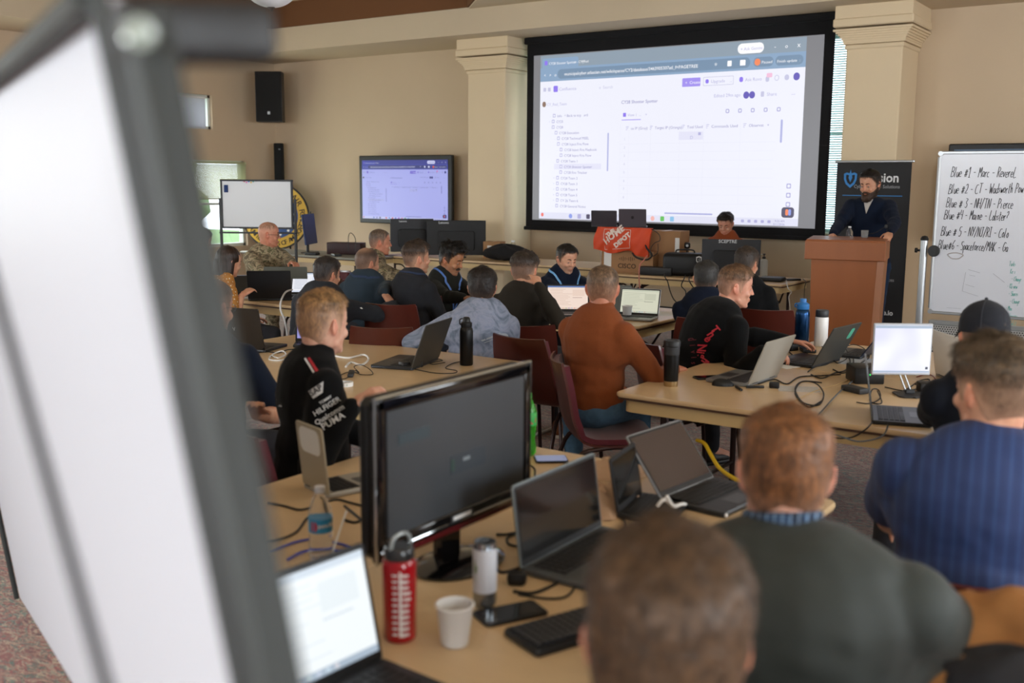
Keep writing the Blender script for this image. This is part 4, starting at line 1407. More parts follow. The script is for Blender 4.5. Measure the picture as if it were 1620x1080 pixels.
p = topx(1155, 440, 10.9)
monitor_back('wide black monitor seen from behind in front of the man with lowered eyes', p.x, p.y, cam_rz(p.x, p.y, 0), .6, .37, .055, mat('monitor_charcoal_back', '#202226', .5), 'SCEPTRE', .048, brand_x=-.22)
p = topx(492, 400, 14.0)
t_ = thing('monitor', 'narrow monitor turned sideways with a dark blue back at the far corner table', 'monitor', (-10.6, 10.35, .74), RX(118))
mb = MB(); mb.add(box(.5, .03, .42, .006), mat('navy_monitor_back', '#22305a', .5), tr(0, 0, .33) @ rotx(RX(-6))); mb.build('panel', t_)
mb = MB(); mb.add(box(.05, .03, .3, .006), M_BLACK, tr(0, .03, .16)); mb.build('stand', t_)
mb = MB(); mb.add(prism(rrect(.26, .2, .03), 0, .012), M_BLACK); mb.build('foot', t_)
mb = MB(); mb.add(cyl(.012, 0, .03, 12), M_BLACK, tr(.05, 0, .54)); mb.build('webcam', t_)

# white-lit monitor on a folding silver stand (right table)
p = (atd(1383, 515, 5.0) + atd(1472, 593, 5.0)) / 2
t_ = thing('portable_monitor', 'white-glowing square monitor on silver folding stand on right table', 'monitor', (p.x, p.y, 0), RX(34))
zb, zt = 0.845, 1.085
mb = MB(); mb.box((0, .008, (zb + zt) / 2), (.28, .014, zt - zb + .01), mat('pale_grey_bezel', '#b4b8bf', .4, .2), .003); mb.build('panel', t_)
ml = bpy.data.materials.new('white_page_display'); ml.use_nodes = True
q = NT(ml); pb = q.n['Principled BSDF']; pb.inputs['Base Color'].default_value = (.02, .02, .02, 1)
vv = q.coord((5, 1, 5)); nn = q.noise(vv, .9, 1)
cc = q.ramp(nn, [(.3, '#f2f4fb'), (.7, '#c9c9ea')]); q.link(cc, pb.inputs['Emission Color']); pb.inputs['Emission Strength'].default_value = 1.0
mb = MB(); mb.box((0, -.0005, (zb + zt) / 2), (.268, .002, zt - zb - .012), ml)
mb.box((0, -.002, zt - .012), (.268, .001, .012), PLAP['tab']); mb.box((0, -.002, zb + .012), (.268, .001, .008), PLAP['tab']); mb.box((.12, -.002, zb + .03), (.012, .001, .012), PLAP['dark'])
mb.build('display', t_, smooth=False)
mb = MB()
for s in (-.012, .012):
    mb.add(tube([(s, .025, zb + .03), (s + .045, .01, TZ + .02)], .0045, 8), M_SILVER)
    mb.add(tube([(s, .03, zb + .08), (s, .025, zb + .03)], .0045, 8), M_SILVER)
mb.box((.05, .005, TZ + .02), (.045, .02, .02), M_DGREY, .004)
mb.build('folding_arm', t_)
mb = MB(); mb.add(prism(rrect(.16, .14, .03), TZ, TZ + .008, .002), M_DGREY, tr(.06, 0, 0)); mb.build('foot', t_)

# big near monitor
t_ = thing('big_monitor', 'large black television-style monitor with a glossy bezel on the nearest table', 'monitor', (-1.63, 2.11, 0), RX(90))
# local -y faces +X world ; local x = +Y world
w_, z0, z1 = .66, .835, 1.245
mb = MB(); mb.box((0, .035, (z0 + z1) / 2), (w_ - .01, .055, z1 - z0 - .01), mat('monitor_casing_black', '#0c0c0d', .45), .018)
mb.box((0, .075, (z0 + z1) / 2 - .02), (w_ * .7, .05, (z1 - z0) * .7), MC['monitor_casing_black'], .02)
mb.build('casing', t_)
mb = MB()
bz = .042
for c, d in (((0, 0, z1 - bz / 2), (w_, .024, bz)), ((0, 0, z0 + bz * .7), (w_, .024, bz * 1.4)), ((-w_ / 2 + bz * .45, 0, (z0 + z1) / 2), (bz * .9, .024, z1 - z0)), ((w_ / 2 - bz * .45, 0, (z0 + z1) / 2), (bz * .9, .024, z1 - z0))):
    mb.box(c, d, M_BLACKG, .011, seg=4)
mb.build('bezel', t_)
mb = MB()
pts = [(-w_ / 2 + .002, -.006, z0), (-w_ / 2 + .002, -.006, z1 - .003), (w_ / 2 - .002, -.006, z1 - .003), (w_ / 2 - .002, -.006, z0)]
mb.add(tube(pts, .004, 8), mat('chrome_trim', '#c9ccce', .12, 1.))
mb.add(tube([(-w_ / 2 + .01, -.012, z0 + .03), (w_ / 2 - .01, -.012, z0 + .03)], .0025, 8), MC['chrome_trim'])
mb.build('chrome_strip', t_)
mb = MB(); mb.box((0, -.004, (z0 + z1) / 2 + .01), (w_ - bz * 1.9, .012, z1 - z0 - bz * 2.3), mat('matte_monitor_panel', '#33363a', .33, spec=.7)); mb.build('display', t_, smooth=False)
mb = MB(); mb.box((0, -.0112, z0 + .012), (w_ * .96, .002, .016), mat('dark_red_trim', '#4a0f12', .2, coat=.6), .001); mb.build('red_trim', t_)
mb = MB(); mb.box((.0, -.0125, z0 + .041), (.095, .002, .018), M_DGREY); mb.box((0, -.0138, z0 + .041), (.075, .001, .010), mat('badge_white', '#d8d8d8', .4)); mb.build('brand_badge', t_, smooth=False)
TEAL = glow('dim_teal_overlay', '#2c4650', .45)
mb = MB(); mb.box((-.19, -.0108, z1 - .115), (.12, .0014, .028), TEAL); mb.build('on_screen_bar', t_, smooth=False)
mb = MB(); mb.box((.03, -.0108, z0 + .185), (.15, .0014, .05), glow('dim_blue_overlay', '#27333f', .5)); mb.box((-.038, -.0118, z0 + .185), (.012, .001, .03), glow('dim_green_overlay', '#1f4a3a', .5)); mb.box((.02, -.0122, z0 + .192), (.028, .001, .009), glow('osd_white', '#8c9498', .6))
mb.build('on_screen_menu', t_, smooth=False)
mb = MB(); mb.box((0, .04, .8), (.1, .03, .12), M_BLACKG, .01); mb.build('neck', t_)
mb = MB(); mb.add(lathe([(.001, .74), (.145, .74), (.15, .748), (.12, .758), (.05, .766), (.001, .768)], 36), M_BLACKG, Matrix.Diagonal((1, .72, 1, 1))); mb.build('foot', t_)

# ================================================================== BOTTLES, CUPS, PHONES
def liq(name, c, tr_=.9, r=.05, ior=1.33):
    return mat(name, c, r, trans=tr_, ior=ior)
def lathe_thing(name, label, cat, x, y, parts, z=TZ, group=None, n=28, rz=0):
    t_ = thing(name, label, cat, (x, y, z), rz, group)
    for pn, prof, m in parts:
        mb = MB(); mb.add(lathe(prof, n), m); mb.build(pn, t_, angle=40)
    return t_
DK = mat('matte_black_steel', '#161718', .35, .4)
lathe_thing('flask', 'matte black steel flask with loop cap on left table', 'bottle', -3.45, 4.54, [('body', [(.001, 0), (.033, 0), (.037, .005), (.037, .19), (.034, .205), (.026, .215), (.026, .22)], DK), ('cap', [(.03, .213), (.031, .216), (.031, .236), (.022, .243), (.02, .262), (.014, .268), (.001, .268)], M_BLACK)])
mb = MB(); mb.add(tube(catmull([(-.03, 0, .222), (-.045, 0, .225), (-.045, 0, .25), (-.025, 0, .257), (-.018, 0, .252)], 5), .0035, 8), M_BLACK); o = mb.build('cap_loop', bpy.data.objects['flask'])
lathe_thing('tumbler', 'black travel tumbler with steel base ring on corner of right table', 'tumbler', -2.27, 4.68, [('steel_base', [(.001, 0), (.034, 0), (.035, .003), (.0355, .026)], mat('warm_steel', '#b59f78', .3, .9)), ('body', [(.0355, .026), (.0362, .03), (.0385, .14), (.0385, .16)], DK), ('upper_band', [(.0386, .16), (.0395, .161), (.04, .2)], M_DGREY), ('lid', [(.04, .2), (.0425, .202), (.0425, .226), (.038, .232), (.03, .232), (.028, .228), (.001, .228)], M_BLACK)])
lathe_thing('water_bottle', 'metallic blue water bottle with bright blue cap on right table', 'bottle', -2.19, 6.35, [('body', [(.001, 0), (.04, 0), (.044, .005), (.044, .2), (.041, .222), (.03, .236)], mat('metallic_blue_steel', '#16385e', .25, .75)), ('cap', [(.036, .232), (.038, .236), (.038, .262), (.03, .27), (.02, .275), (.019, .298), (.001, .3)], mat('blue_cap_plastic', '#2a6cab', .4))], n=32)
mb = MB(); mb.add(tube(catmull([(-.034, 0, .24), (-.05, 0, .245), (-.048, 0, .262), (-.03, 0, .266)], 5), .005, 8), MC['blue_cap_plastic']); mb.build('carry_loop', bpy.data.objects['water_bottle'])
lathe_thing('insulated_bottle', 'white insulated bottle with dark grey lid beside the blue bottle', 'bottle', -2.09, 6.42, [('body', [(.001, 0), (.038, 0), (.041, .004), (.041, .178), (.037, .186)], M_WHITE), ('lid', [(.038, .184), (.04, .187), (.04, .223), (.036, .228), (.001, .228)], M_DGREY)])
lathe_thing('pump_bottle', 'white pump sanitizer bottle on end of the long back table', 'bottle', -4.16, 10.75, [('body', [(.001, 0), (.04, 0), (.043, .004), (.043, .15), (.04, .185), (.02, .2), (.016, .205)], mat('sanitizer_white', '#bfc4c4', .35)), ('pump', [(.018, .2), (.018, .222), (.006, .226), (.006, .245), (.016, .247), (.016, .256), (.001, .258)], M_BLACK)])
mb = MB(); mb.add(tube([(0, 0, .252), (-.035, 0, .248)], .005, 8), M_WHITE); mb.build('nozzle', bpy.data.objects['pump_bottle'])
# near table
RED = mat('translucent_red_plastic', '#b3101d', .12, trans=.25, ior=1.45, coat=.3)
t_ = lathe_thing('sports_bottle', 'red plastic water bottle with printed time marks on nearest table', 'bottle', -1.455, 1.67, [('body', [(.001, 0), (.032, .001), (.037, .007), (.038, .17), (.036, .182), (.03, .192)], RED), ('lid', [(.033, .188), (.034, .192), (.034, .21), (.03, .215), (.001, .216)], mat('smoky_lid', '#2b2d30', .2, coat=.3))], n=36)
mb = MB()
cz = rotz(RX(-60))
def curved(sv, rad, a0, z0, mtx=None):
    v, f = sv
    return [(rad * math.cos(a0 + p[0] / rad), rad * math.sin(a0 + p[0] / rad), z0 + p[1]) for p in v], f
ac = math.atan2(-1.67, 1.455)
for i in range(11):
    mb.add(curved(text('%dam' % (7 + i) if i < 5 else '%dpm' % (i - 4), .011, 0, 'LEFT', .0006), .0385, ac + .05, .155 - i * .0135), M_WHITE)
    mb.add(curved(([(0, 0), (.012, 0), (.012, .004), (0, .004)], [(0, 1, 2, 3)]), .0384, ac - .42, .157 - i * .0135), M_WHITE)
mb.add(curved(([(0, 0), (.004, 0), (.004, .15), (0, .15)], [(0, 1, 2, 3)]), .0385, ac - .02, .018), M_WHITE)
mb.build('printed_scale', t_, smooth=False)
mb = MB(); mb.add(tube(catmull([(.0, -.028, .212), (.0, -.018, .235), (.0, .015, .24), (.0, .034, .228), (.0, .038, .21), (0, .034, .196)], 6), .0045, 8), mat('grey_clear_loop', '#9aa2a4', .15, coat=.5)); mb.build('carry_handle', t_)
t_ = lathe_thing('drink_can', 'tall white slim drink can standing on the nearest table', 'can', -1.40, 1.915, [('base', [(.001, .003), (.02, .001), (.0265, .012), (.0288, .02), (.0288, .045)], mat('can_aluminium', '#9a9fa4', .22, .95)), ('label_wrap', [(.02885, .045), (.029, .046), (.029, .150), (.02885, .151)], mat('can_white_print', '#c4c6cd', .35)), ('top', [(.0288, .151), (.0262, .163), (.0262, .167), (.024, .167), (.0235, .162), (.001, .162)], MC['can_aluminium'])], n=32)
mb = MB()
ac = math.atan2(-1.9, 1.4)
for i in range(14):
    mb.add(curved(([(0, 0), (.016, 0), (.016, .002), (0, .002)], [(0, 1, 2, 3)]), .0292, ac - .1, .056 + i * .006), FAINT)
mb.add(curved(([(0, 0), (.012, .0), (.008, .02), (.012, .04), (.002, .06), (0, .03)], [(0, 1, 2, 3, 4, 5)]), .0292, ac - 1.05, .07), mat('can_green_print', '#5f7a50', .5))
mb.build('printed_text', t_, smooth=False)
mb = MB(); mb.add(prism(rrect(.016, .026, .007), .1665, .168), MC['can_aluminium']); mb.add(cyl(.02, .1622, .1628, 24), M_BLACK); mb.build('ring_pull', t_)
def cup(label, x, y, h=.095, r0=.029, r1=.042, z=TZ, m=None, group=None, name='foam_cup'):
    m = m or mat('white_foam', '#d9d7d4', .7, sub=.0)
    t_ = thing(name, label, 'cup', (x, y, z), 0, group)
    mb = MB(); mb.add(lathe([(.001, .001), (r0 - .004, .001), (r0, .004), (r1 - .002, h - .006), (r1, h - .005), (r1 + .0015, h - .002), (r1, h), (r1 - .003, h), (r1 - .005, h - .006), (r0 - .003, .006), (.001, .005)], 32), m); mb.build('cup_body', t_, angle=60)
    mb = MB(); mb.add(cyl(r0 + (r1 - r0) * .35 - .0045, .04, .0405, 28), mat('dark_coffee', '#2a1a10', .1)); mb.build('coffee', t_)
    return t_
cup('white foam cup in front of the phone on the nearest table', -1.335, 1.715, .095, .03, .0425)
p = atz(1043, 490, TZ); cup('farther white paper cup right of the yellowish laptop page', p.x + .1, p.y - .32, .1, .03, .042)
p = atz(992, 502, TZ); cup('white foam cup hiding the corner of the yellowish laptop, behind the rust sweater', p.x, p.y, .09, .03, .04)
p = atz(484, 437, .78); cup('coffee cup with red band beside the bald man in camouflage', -6.42, 6.52, .11, .03, .043, m=mat('red_white_cup', '#b8543f', .6))
p = atz(985, 470, TZ); cup('clear plastic cup behind the rust sweater man', -4.1, 7.4, .1, .03, .04, m=mat('frosted_clear_cup', '#b8bcc0', .2, trans=.6, ior=1.2), name='plastic_cup')

t_ = lathe_thing('clear_water_bottle', 'clear plastic water bottle with blue and red label on nearest table', 'bottle', -1.955, 1.925, [('bottle', [(.001, .004), (.024, .001), (.031, .008), (.032, .05), (.029, .058), (.032, .066), (.032, .12), (.03, .14), (.018, .168), (.0125, .176), (.0125, .186)], mat('clear_pet', '#f4f6f8', .03, trans=.95, ior=1.12)), ('cap', [(.0145, .184), (.0145, .2), (.001, .201)], mat('cap_pale', '#cfd0d4', .35)), ('label_wrap', [(.0324, .078), (.0326, .079), (.0326, .115), (.0324, .116)], mat('label_blue', '#2a8fc2', .4))], n=28)
mb = MB()
ac = math.atan2(-1.9, 1.95)
mb.add(curved(([(.0, 0), (.014, .0), (.018, .012), (.014, .026), (.0, .026)], [(0, 1, 2, 3, 4)]), .0331, ac - .8, .084), mat('label_red', '#c2263a', .4))
mb.add(curved(text('pure life', .014, 0, 'LEFT', .0006), .0331, ac - .2, .095), M_WHITE)
mb.build('label_print', t_, smooth=False)
GS = mat('green_soda', '#3fae2a', .06, trans=.6, ior=1.3)
t_ = lathe_thing('soda_bottle', 'green soda bottle half hidden behind right edge of the big monitor', 'bottle', -2.10, 3.14, [('bottle', [(.001, .004), (.022, .001), (.031, .012), (.032, .03), (.026, .065), (.031, .095), (.0325, .12), (.0325, .165), (.028, .185), (.014, .215), (.012, .222)], GS), ('cap', [(.0145, .22), (.0145, .237), (.001, .238)], mat('green_cap', '#2c8a36', .4)), ('label_wrap', [(.0331, .118), (.0332, .119), (.0332, .166), (.033, .167)], mat('soda_label', '#2f9a48', .4))], n=28)
mb = MB()
ac = math.atan2(-3.1, 2.1)
mb.add(curved(([(0, .005), (.012, 0), (.028, .006), (.03, .024), (.014, .03), (.0, .022)], [(0, 1, 2, 3, 4, 5)]), .0337, ac + .15, .125), MC['label_red'])
mb.add(curved(([(0, 0), (.05, 0), (.05, .006), (0, .006)], [(0, 1, 2, 3)]), .0337, ac - .6, .157), mat('label_yellow', '#d8c840', .5))
mb.build('label_print', t_, smooth=False)
# orange juice bottle on back table
p = atd(765, 402, 12.9)
t_ = lathe_thing('juice_bottle', 'clear jug bottle half full of orange drink beside the black monitors', 'bottle', p.x, 11.05, [('bottle', [(.001, .003), (.05, .001), (.055, .01), (.055, .14), (.05, .17), (.022, .225), (.02, .235)], mat('clear_pet2', '#f4f2ec', .05, trans=.9, ior=1.12)), ('drink', [(.001, .006), (.052, .006), (.0525, .012), (.0525, .11), (.001, .111)], mat('orange_drink', '#c9791a', .15)), ('cap', [(.024, .232), (.024, .255), (.001, .256)], M_WHITE)])
# iced tea cup in back
p = atd(925, 428, 11.9)
t_ = thing('iced_tea_cup', 'clear cup of amber iced tea left of the orange bag', 'cup', (-6.26, 10.98, TZ))
mb = MB(); mb.add(lathe([(.001, 0), (.036, 0), (.05, .16), (.052, .162), (.052, .17), (.001, .178)], 26), mat('clear_cup_plastic', '#e6e4de', .1, trans=.7, ior=1.15)); mb.build('cup_body', t_)
mb = MB(); mb.add(lathe([(.001, .004), (.034, .004), (.046, .13), (.001, .132)], 26), mat('amber_tea', '#8a4a14', .2)); mb.build('tea', t_)

def phone(label, x, y, rz, z=TZ, on=None, w=.075, d=.155):
    t_ = thing('smartphone', label, 'phone', (x, y, z), rz)
    mb = MB(); mb.add(prism(rrect(w, d, .012), 0, .009, .002), M_BLACK); mb.build('phone_case', t_)
    mb = MB(); mb.add(prism(rrect(w - .008, d - .008, .009), .009, .0096), on or mat('phone_glass', '#050506', .05, coat=1.)); mb.build('phone_screen', t_)
    mb = MB(); mb.add(cyl(.002, .0096, .0099, 10), M_DGREY, tr(0, d / 2 - .012, 0)); mb.build('phone_camera', t_)
    return t_
phone('black smartphone lying in front of the drink can', -1.325, 1.915, RX(-28), w=.085, d=.165)
phone('smartphone face up beside the tumbler on right table', -2.2, 4.98, RX(-42))
phone('phone with lit lilac screen near the soda bottle', -1.99, 3.13, RX(-50), on=glow('phone_lilac', '#8f97b8', .7), w=.085, d=.12)

# keyboard near
t_ = thing('keyboard', 'black full-size keyboard beside the nearest brown-haired head', 'keyboard', (-1.13, 1.99, TZ), RX(68))
mb = MB(); mb.add(prism(rrect(.44, .135, .01), .0, .018, .004), M_BLACK); mb.build('keyboard_base', t_)
mb = MB(); keys_mesh(mb, .28, .11, .018, mat('keycap_black', '#2e2f33', .35), -.07, 0, 6, 15, .007); keys_mesh(mb, .05, .11, .018, MC['keycap_black'], .108, 0, 6, 3, .007); keys_mesh(mb, .07, .11, .018, MC['keycap_black'], .177, 0, 6, 4, .007)
mb.build('keys', t_, angle=20)

def mouse(label, x, y, rz, m=None):
    t_ = thing('computer_mouse', label, 'mouse', (x, y, TZ), rz)
    mb = MB()
    v, f = [], []
    n, k = 10, 20
    for i in range(n + 1):
        th = PI / 2 * i / n
        for j in range(k):
            a = 2 * PI * j / k
            v.append((.031 * math.sin(th) * math.cos(a) * (1 - .1 * math.sin(a)), .055 * math.sin(th) * math.sin(a), .036 * math.cos(th) ** .8 * (1 - .15 * math.sin(a) * math.sin(th))))
    for i in range(n):
        for j in range(k):
            l = (j + 1) % k
            f.append((i * k + j, (i + 1) * k + j, (i + 1) * k + l, i * k + l))
    mb.add((v, f), m or M_BLACK); mb.build('mouse_shell', t_, angle=80)
    mb = MB(); mb.add(cyl(.008, -.003, .003, 14), M_DGREY, tr(0, .028, .030) @ roty(PI / 2)); mb.build('scroll_wheel', t_)
    return t_
mouse('black mouse between the tumbler and the silver laptop', -2.06, 4.84, RX(-70))
mouse('black mouse behind the silver laptop by the hand of the red-lettered sweatshirt', -2.07, 5.42, RX(-60))

# power bricks, hubs, small things
def brick(name, label, cat, x, y, z, rz, dims, m=None, bev=.006, extra=None):
    t_ = thing(name, label, cat, (x, y, z), rz)
    mb = MB(); mb.box((0, 0, dims[2] / 2), dims, m or M_BLACK, bev, seg=2); mb.build('casing', t_)
    if extra:
        extra(t_)
    return t_
def led(t_):
    mb = MB(); mb.add(cyl(.004, 0, .002, 10), glow('green_led', '#30e060', 1.5), tr(-.0, -.081, .05) @ R90); mb.build('status_light', t_)
p = atz(1362, 606, TZ)
t_ = brick('mini_computer', 'black mini computer box with green light left of the white monitor', 'computer', p.x, p.y + .06, TZ, RX(34), (.15, .16, .085), None, .006, led)
p = atz(1352, 620, TZ); brick('power_adapter', 'dark grey rectangular power adapter in front of the mini computer', 'power adapter', p.x, p.y, TZ, RX(-30), (.13, .06, .028), M_DGREY)
p = atz(1176, 600, TZ); brick('usb_dongle', 'small black cable plug clump right of the silver laptop', 'adapter', -1.83, 4.94, TZ, RX(20), (.05, .04, .03))
p = atz(640, 582, TZ); brick('power_adapter', 'small grey cube adapter in front of dark grey laptop on left table', 'power adapter', p.x, p.y, TZ, RX(-20), (.05, .05, .035), M_DGREY)
p = atz(658, 577, TZ); brick('wall_charger', 'black travel charger with white plug beside the black flask', 'charger', p.x + .03, p.y, TZ, RX(-60), (.12, .05, .03))
p = atz(1235, 442, TZ); brick('router', 'flat black router box at the right end of the long back table', 'router', -3.93, 10.42, TZ, RX(4), (.24, .2, .045), None, .02)
brick('remote_control', 'black remote control beside the flat black router', 'remote', -3.78, 10.62, TZ, RX(-40), (.05, .16, .02))
p = atz(1410, 617, TZ); brick('docking_box', 'black box behind the folding stand of the white monitor', 'adapter', -1.17, 5.3, TZ, RX(30), (.12, .08, .05))
p = atz(1262, 562, TZ); brick('battery_pack', 'black flat battery pack with cables at the foot of the blue bottle', 'battery pack', -2.08, 6.15, TZ, RX(-60), (.13, .08, .025))
brick('battery_pack', 'black battery pack stacked left of the white insulated bottle', 'battery pack', -2.19, 6.14, TZ, RX(-20), (.09, .07, .04))
p = atz(800, 930, TZ)
t_ = brick('power_plug', 'black angular power plug lying right of the drink can', 'plug', -1.42, 2.08, TZ, RX(30), (.05, .04, .035), None, .012)
p = atz(442, 447, .9); brick('ammunition_pouch', 'small dark block on the far left table before the bald man', 'pouch', -6.6, 6.5, TZ, RX(30), (.1, .07, .06), M_DGREY)
# markers
for i, (px, py, a, lab) in enumerate(((1170, 617, 40, 'black marker lying left of the other on right table'), (1190, 614, -50, 'black marker lying crosswise, right of the other marker'))):
    q = atz(px, py, TZ)
    t_ = thing('marker_pen', lab, 'marker', (q.x, q.y, TZ + .007), RX(a))
    mb = MB(); mb.add(cyl(.0065, -.05, .03, 12), M_BLACK, rotx(PI / 2)); mb.build('barrel', t_)
    mb = MB(); mb.add(cyl(.007, .03, .06, 12, .002), M_DGREY, rotx(-PI / 2)); mb.build('cap', t_)
def paper(label, x, y, rz, w, d, name='paper_sheet', m=None):
    mb = MB(); mb.box((0, 0, .001), (w, d, .0015), m or M_PAPER)
    o = mb.build(name, smooth=False); o.location = (x, y, TZ); o.rotation_euler = (0, 0, rz)
    return props(o, label, 'paper')
paper('white sheet of paper under the hand of the red-lettered sweatshirt man', -2.02, 5.66, RX(-20), .21, .28)
paper('printed sheet under cables on right table', -1.72, 4.98, RX(25), .2, .14, m=mat('printed_paper', '#b7b2ac', .7, var=.25, vscale=60))
paper('pale sheet behind the cables near the dark stickered laptop', -1.72, 5.98, RX(10), .21, .25, m=mat('blueish_paper', '#aab0b8', .7))
paper('white papers beside the paper cup on middle table', -3.56, 7.3, RX(30), .2, .25)
# round tin (puck) on left table
p = atz(546, 610, TZ)
t_ = thing('tape_roll', 'roll of white tape with green print on left table', 'tape', (p.x, p.y, TZ))
mb = MB(); mb.add(lathe([(.028, 0), (.04, 0), (.04, .02), (.028, .02), (.028, 0)], 28), M_WHITE); mb.build('tape', t_)
mb = MB(); mb.add(curved(([(0, 0), (.02, 0), (.02, .01), (0, .01)], [(0, 1, 2, 3)]), .0402, RX(-60), .005), MC['green_cap']); mb.build('print', t_)
p = atz(560, 596, TZ); brick('multi_tool', 'dark folded tool with metal jaws beside the jacket man', 'tool', p.x - .04, p.y + .02, TZ, RX(-50), (.13, .03, .02), M_DGREY)
# bag: napkin / plastic bags on near table
M_BAG = mat('clear_crumpled_plastic', '#b99a80', .35, trans=.25, ior=1.1)
def crumple(label, x, y, w, d, h, m, seed, name='plastic_bag', cat='bag'):
    rg = np.random.default_rng(seed)
    n = 16
    v = []
    for i in range(n):
        for j in range(n):
            u, s = i / (n - 1) * 2 - 1, j / (n - 1) * 2 - 1
            r = max(abs(u), abs(s))
            hh = h * (1 - r ** 2) * (1 + .5 * rg.standard_normal() * .6) + .002
            v.append((u * w / 2 + rg.normal(0, .004), s * d / 2 + rg.normal(0, .004), max(.001, hh)))
    f = [(i * n + j, (i + 1) * n + j, (i + 1) * n + j + 1, i * n + j + 1) for i in range(n - 1) for j in range(n - 1)]
    f.append(tuple([j for j in range(n)] + [i * n + n - 1 for i in range(1, n)] + [(n - 1) * n + j for j in range(n - 2, -1, -1)] + [i * n for i in range(n - 2, 0, -1)]))
    mb = MB(); mb.add((v, f), m)
    o = mb.build(name, angle=50); o.location = (x, y, TZ)
    return props(o, label, cat)
crumple('crumpled tan napkin pile behind open grey laptop on nearest table', -1.62, 2.78, .3, .28, .05, mat('tan_napkin', '#c0a084', .8), 3, 'napkin_pile', 'napkin')
crumple('crumpled white-tan napkin at the back edge of the nearest table', -1.72, 3.1, .22, .18, .04, MC['tan_napkin'], 5, 'napkin_pile', 'napkin')
# cardboard boxes, bag on the back table
def cbox(label, x, y, z, rz, w, d, h, extra=None, m=None):
    t_ = thing('cardboard_box', label, 'box', (x, y, z), rz)
    mb = MB(); mb.box((0, 0, h / 2), (w, d, h), m or M_CARD, .003); mb.build('carton', t_)
    mb = MB(); mb.box((0, 0, h + .0005), (.05, d + .001, .001), mat('packing_tape', '#b08a5c', .3)); mb.build('tape_strip', t_)
    if extra:
        extra(t_, w, d, h)
    return t_
def e1(t_, w, d, h):
    mb = MB()
    mb.box((-w / 2 + .075, -d / 2 - .001, h * .6), (.09, .001, h * .7), M_PAPER)
    mb.build('shipping_label', t_, smooth=False)
    mb = MB()
    mb.add(text('CISCO', .075, .0008, 'CENTER', .001), mat('dark_print', '#3b2a1c', .7), tr(-.0, -d / 2 - .001, h * .2) @ R90)
    for i, hh in enumerate((.02, .035, .05, .035, .02, .035, .05, .035, .02)):
        mb.box((-.09 + i * .0225, -d / 2 - .001, h * .62), (.006, .001, hh), MC['dark_print'])
    mb.build('printed_logo', t_, smooth=False)
p = atd(975, 433, 11.55)
cbox('long cardboard box with a network logo under the orange bag', -5.62, 10.52, TZ, RX(6), .62, .36, .25, e1)
def e2(t_, w, d, h):
    mb = MB(); mb.box((w / 2 - .035, -d / 2 - .001, h * .55), (.05, .001, h * .6), M_PAPER); mb.build('shipping_label', t_, smooth=False)
cbox('tall upright cardboard box behind the orange bag', -5.28, 10.68, TZ, RX(6), .42, .3, .47, e2)
def e3(t_, w, d, h):
    mb = MB(); mb.box((-.03, -d / 2 - .001, h * .55), (.06, .001, h * .45), M_PAPER); mb.build('shipping_label', t_, smooth=False)
cbox('small open cardboard box by the pilaster behind black jacket', -8.05, 11.2, TZ, RX(15), .24, .2, .22, e3)
# orange shopping bag draped over the long box
def soft(v, f, it=1):
    return v, f
bag = thing('shopping_bag', 'orange store bag with white stencil lettering draped over the cardboard box', 'bag', (-5.66, 10.30, .975), RX(6))
n, m = 26, 18
v, f = [], []
def bagpt(u, s):
    # u across -1..1, s 0 bottom ..1 top
    x = u * .33 + .04 * s
    z = .0 + .27 * s
    y = -.05 * math.cos(u * 1.4) - .03 * math.sin(s * PI) + .012 * math.sin(u * 9 + s * 4) * (1 - .3 * s) + .008 * math.sin(u * 17 - s * 7)
    z += .02 * math.sin(u * 5) * (1 - s) - (.03 if u > .5 else 0) * (1 - s)
    return x, y, z
for j in range(m):
    for i in range(n):
        v.append(bagpt(-1 + 2 * i / (n - 1), j / (m - 1)))
for j in range(m):
    for i in range(n):
        x, y, z = bagpt(-1 + 2 * i / (n - 1), j / (m - 1))
        k = math.sin((i + .5) / n * PI)
        v.append((x, y + .02 + .16 * k, z))
for j in range(m - 1):
    for i in range(n - 1):
        a = j * n + i
        f.append((a, a + 1, a + n + 1, a + n))
        b_ = a + n * m
        f.append((b_, b_ + n, b_ + n + 1, b_ + 1))
for i in range(n - 1):
    a, b_ = i, i + n * m
    f.append((a, b_, b_ + 1, a + 1))
    a, b_ = (m - 1) * n + i, (m - 1) * n + i + n * m
    f.append((a, a + 1, b_ + 1, b_))
for j in range(m - 1):
    a, b_ = j * n, j * n + n * m
    f.append((a, a + n, b_ + n, b_))
    a, b_ = j * n + n - 1, j * n + n - 1 + n * m
    f.append((a, b_, b_ + n, a + n))
mb = MB(); mb.add((v, f), mat('orange_bag_fabric', '#c9431c', .6)); mb.build('bag_body', bag, angle=60)
mb = MB()
BW_ = mat('bag_white_print', '#dcc9bc', .6)
def onbag(sv, x0, z0, s, rot, d=.004):
    vv, ff = sv
    o = []
    for p in vv:
        X = x0 + s * (p[0] * math.cos(rot) - p[1] * math.sin(rot))
        Z = z0 + s * (p[0] * math.sin(rot) + p[1] * math.cos(rot))
        sN = min(1, max(0, Z / .31)); u = (X - .04 * sN) / .33
        o.append((X, bagpt(max(-1, min(1, u)), sN)[1] - d, Z))
    return o, ff
r_ = RX(38)
onb = lambda s_, x, z, sz: mb.add(onbag(text(s_, sz, 0, 'LEFT', .004), x, z, 1, r_, .006), BW_)
onb('THE', -.13, .165, .055); onb('HOME', -.15, .075, .10); onb('DEPOT', -.03, .045, .072)
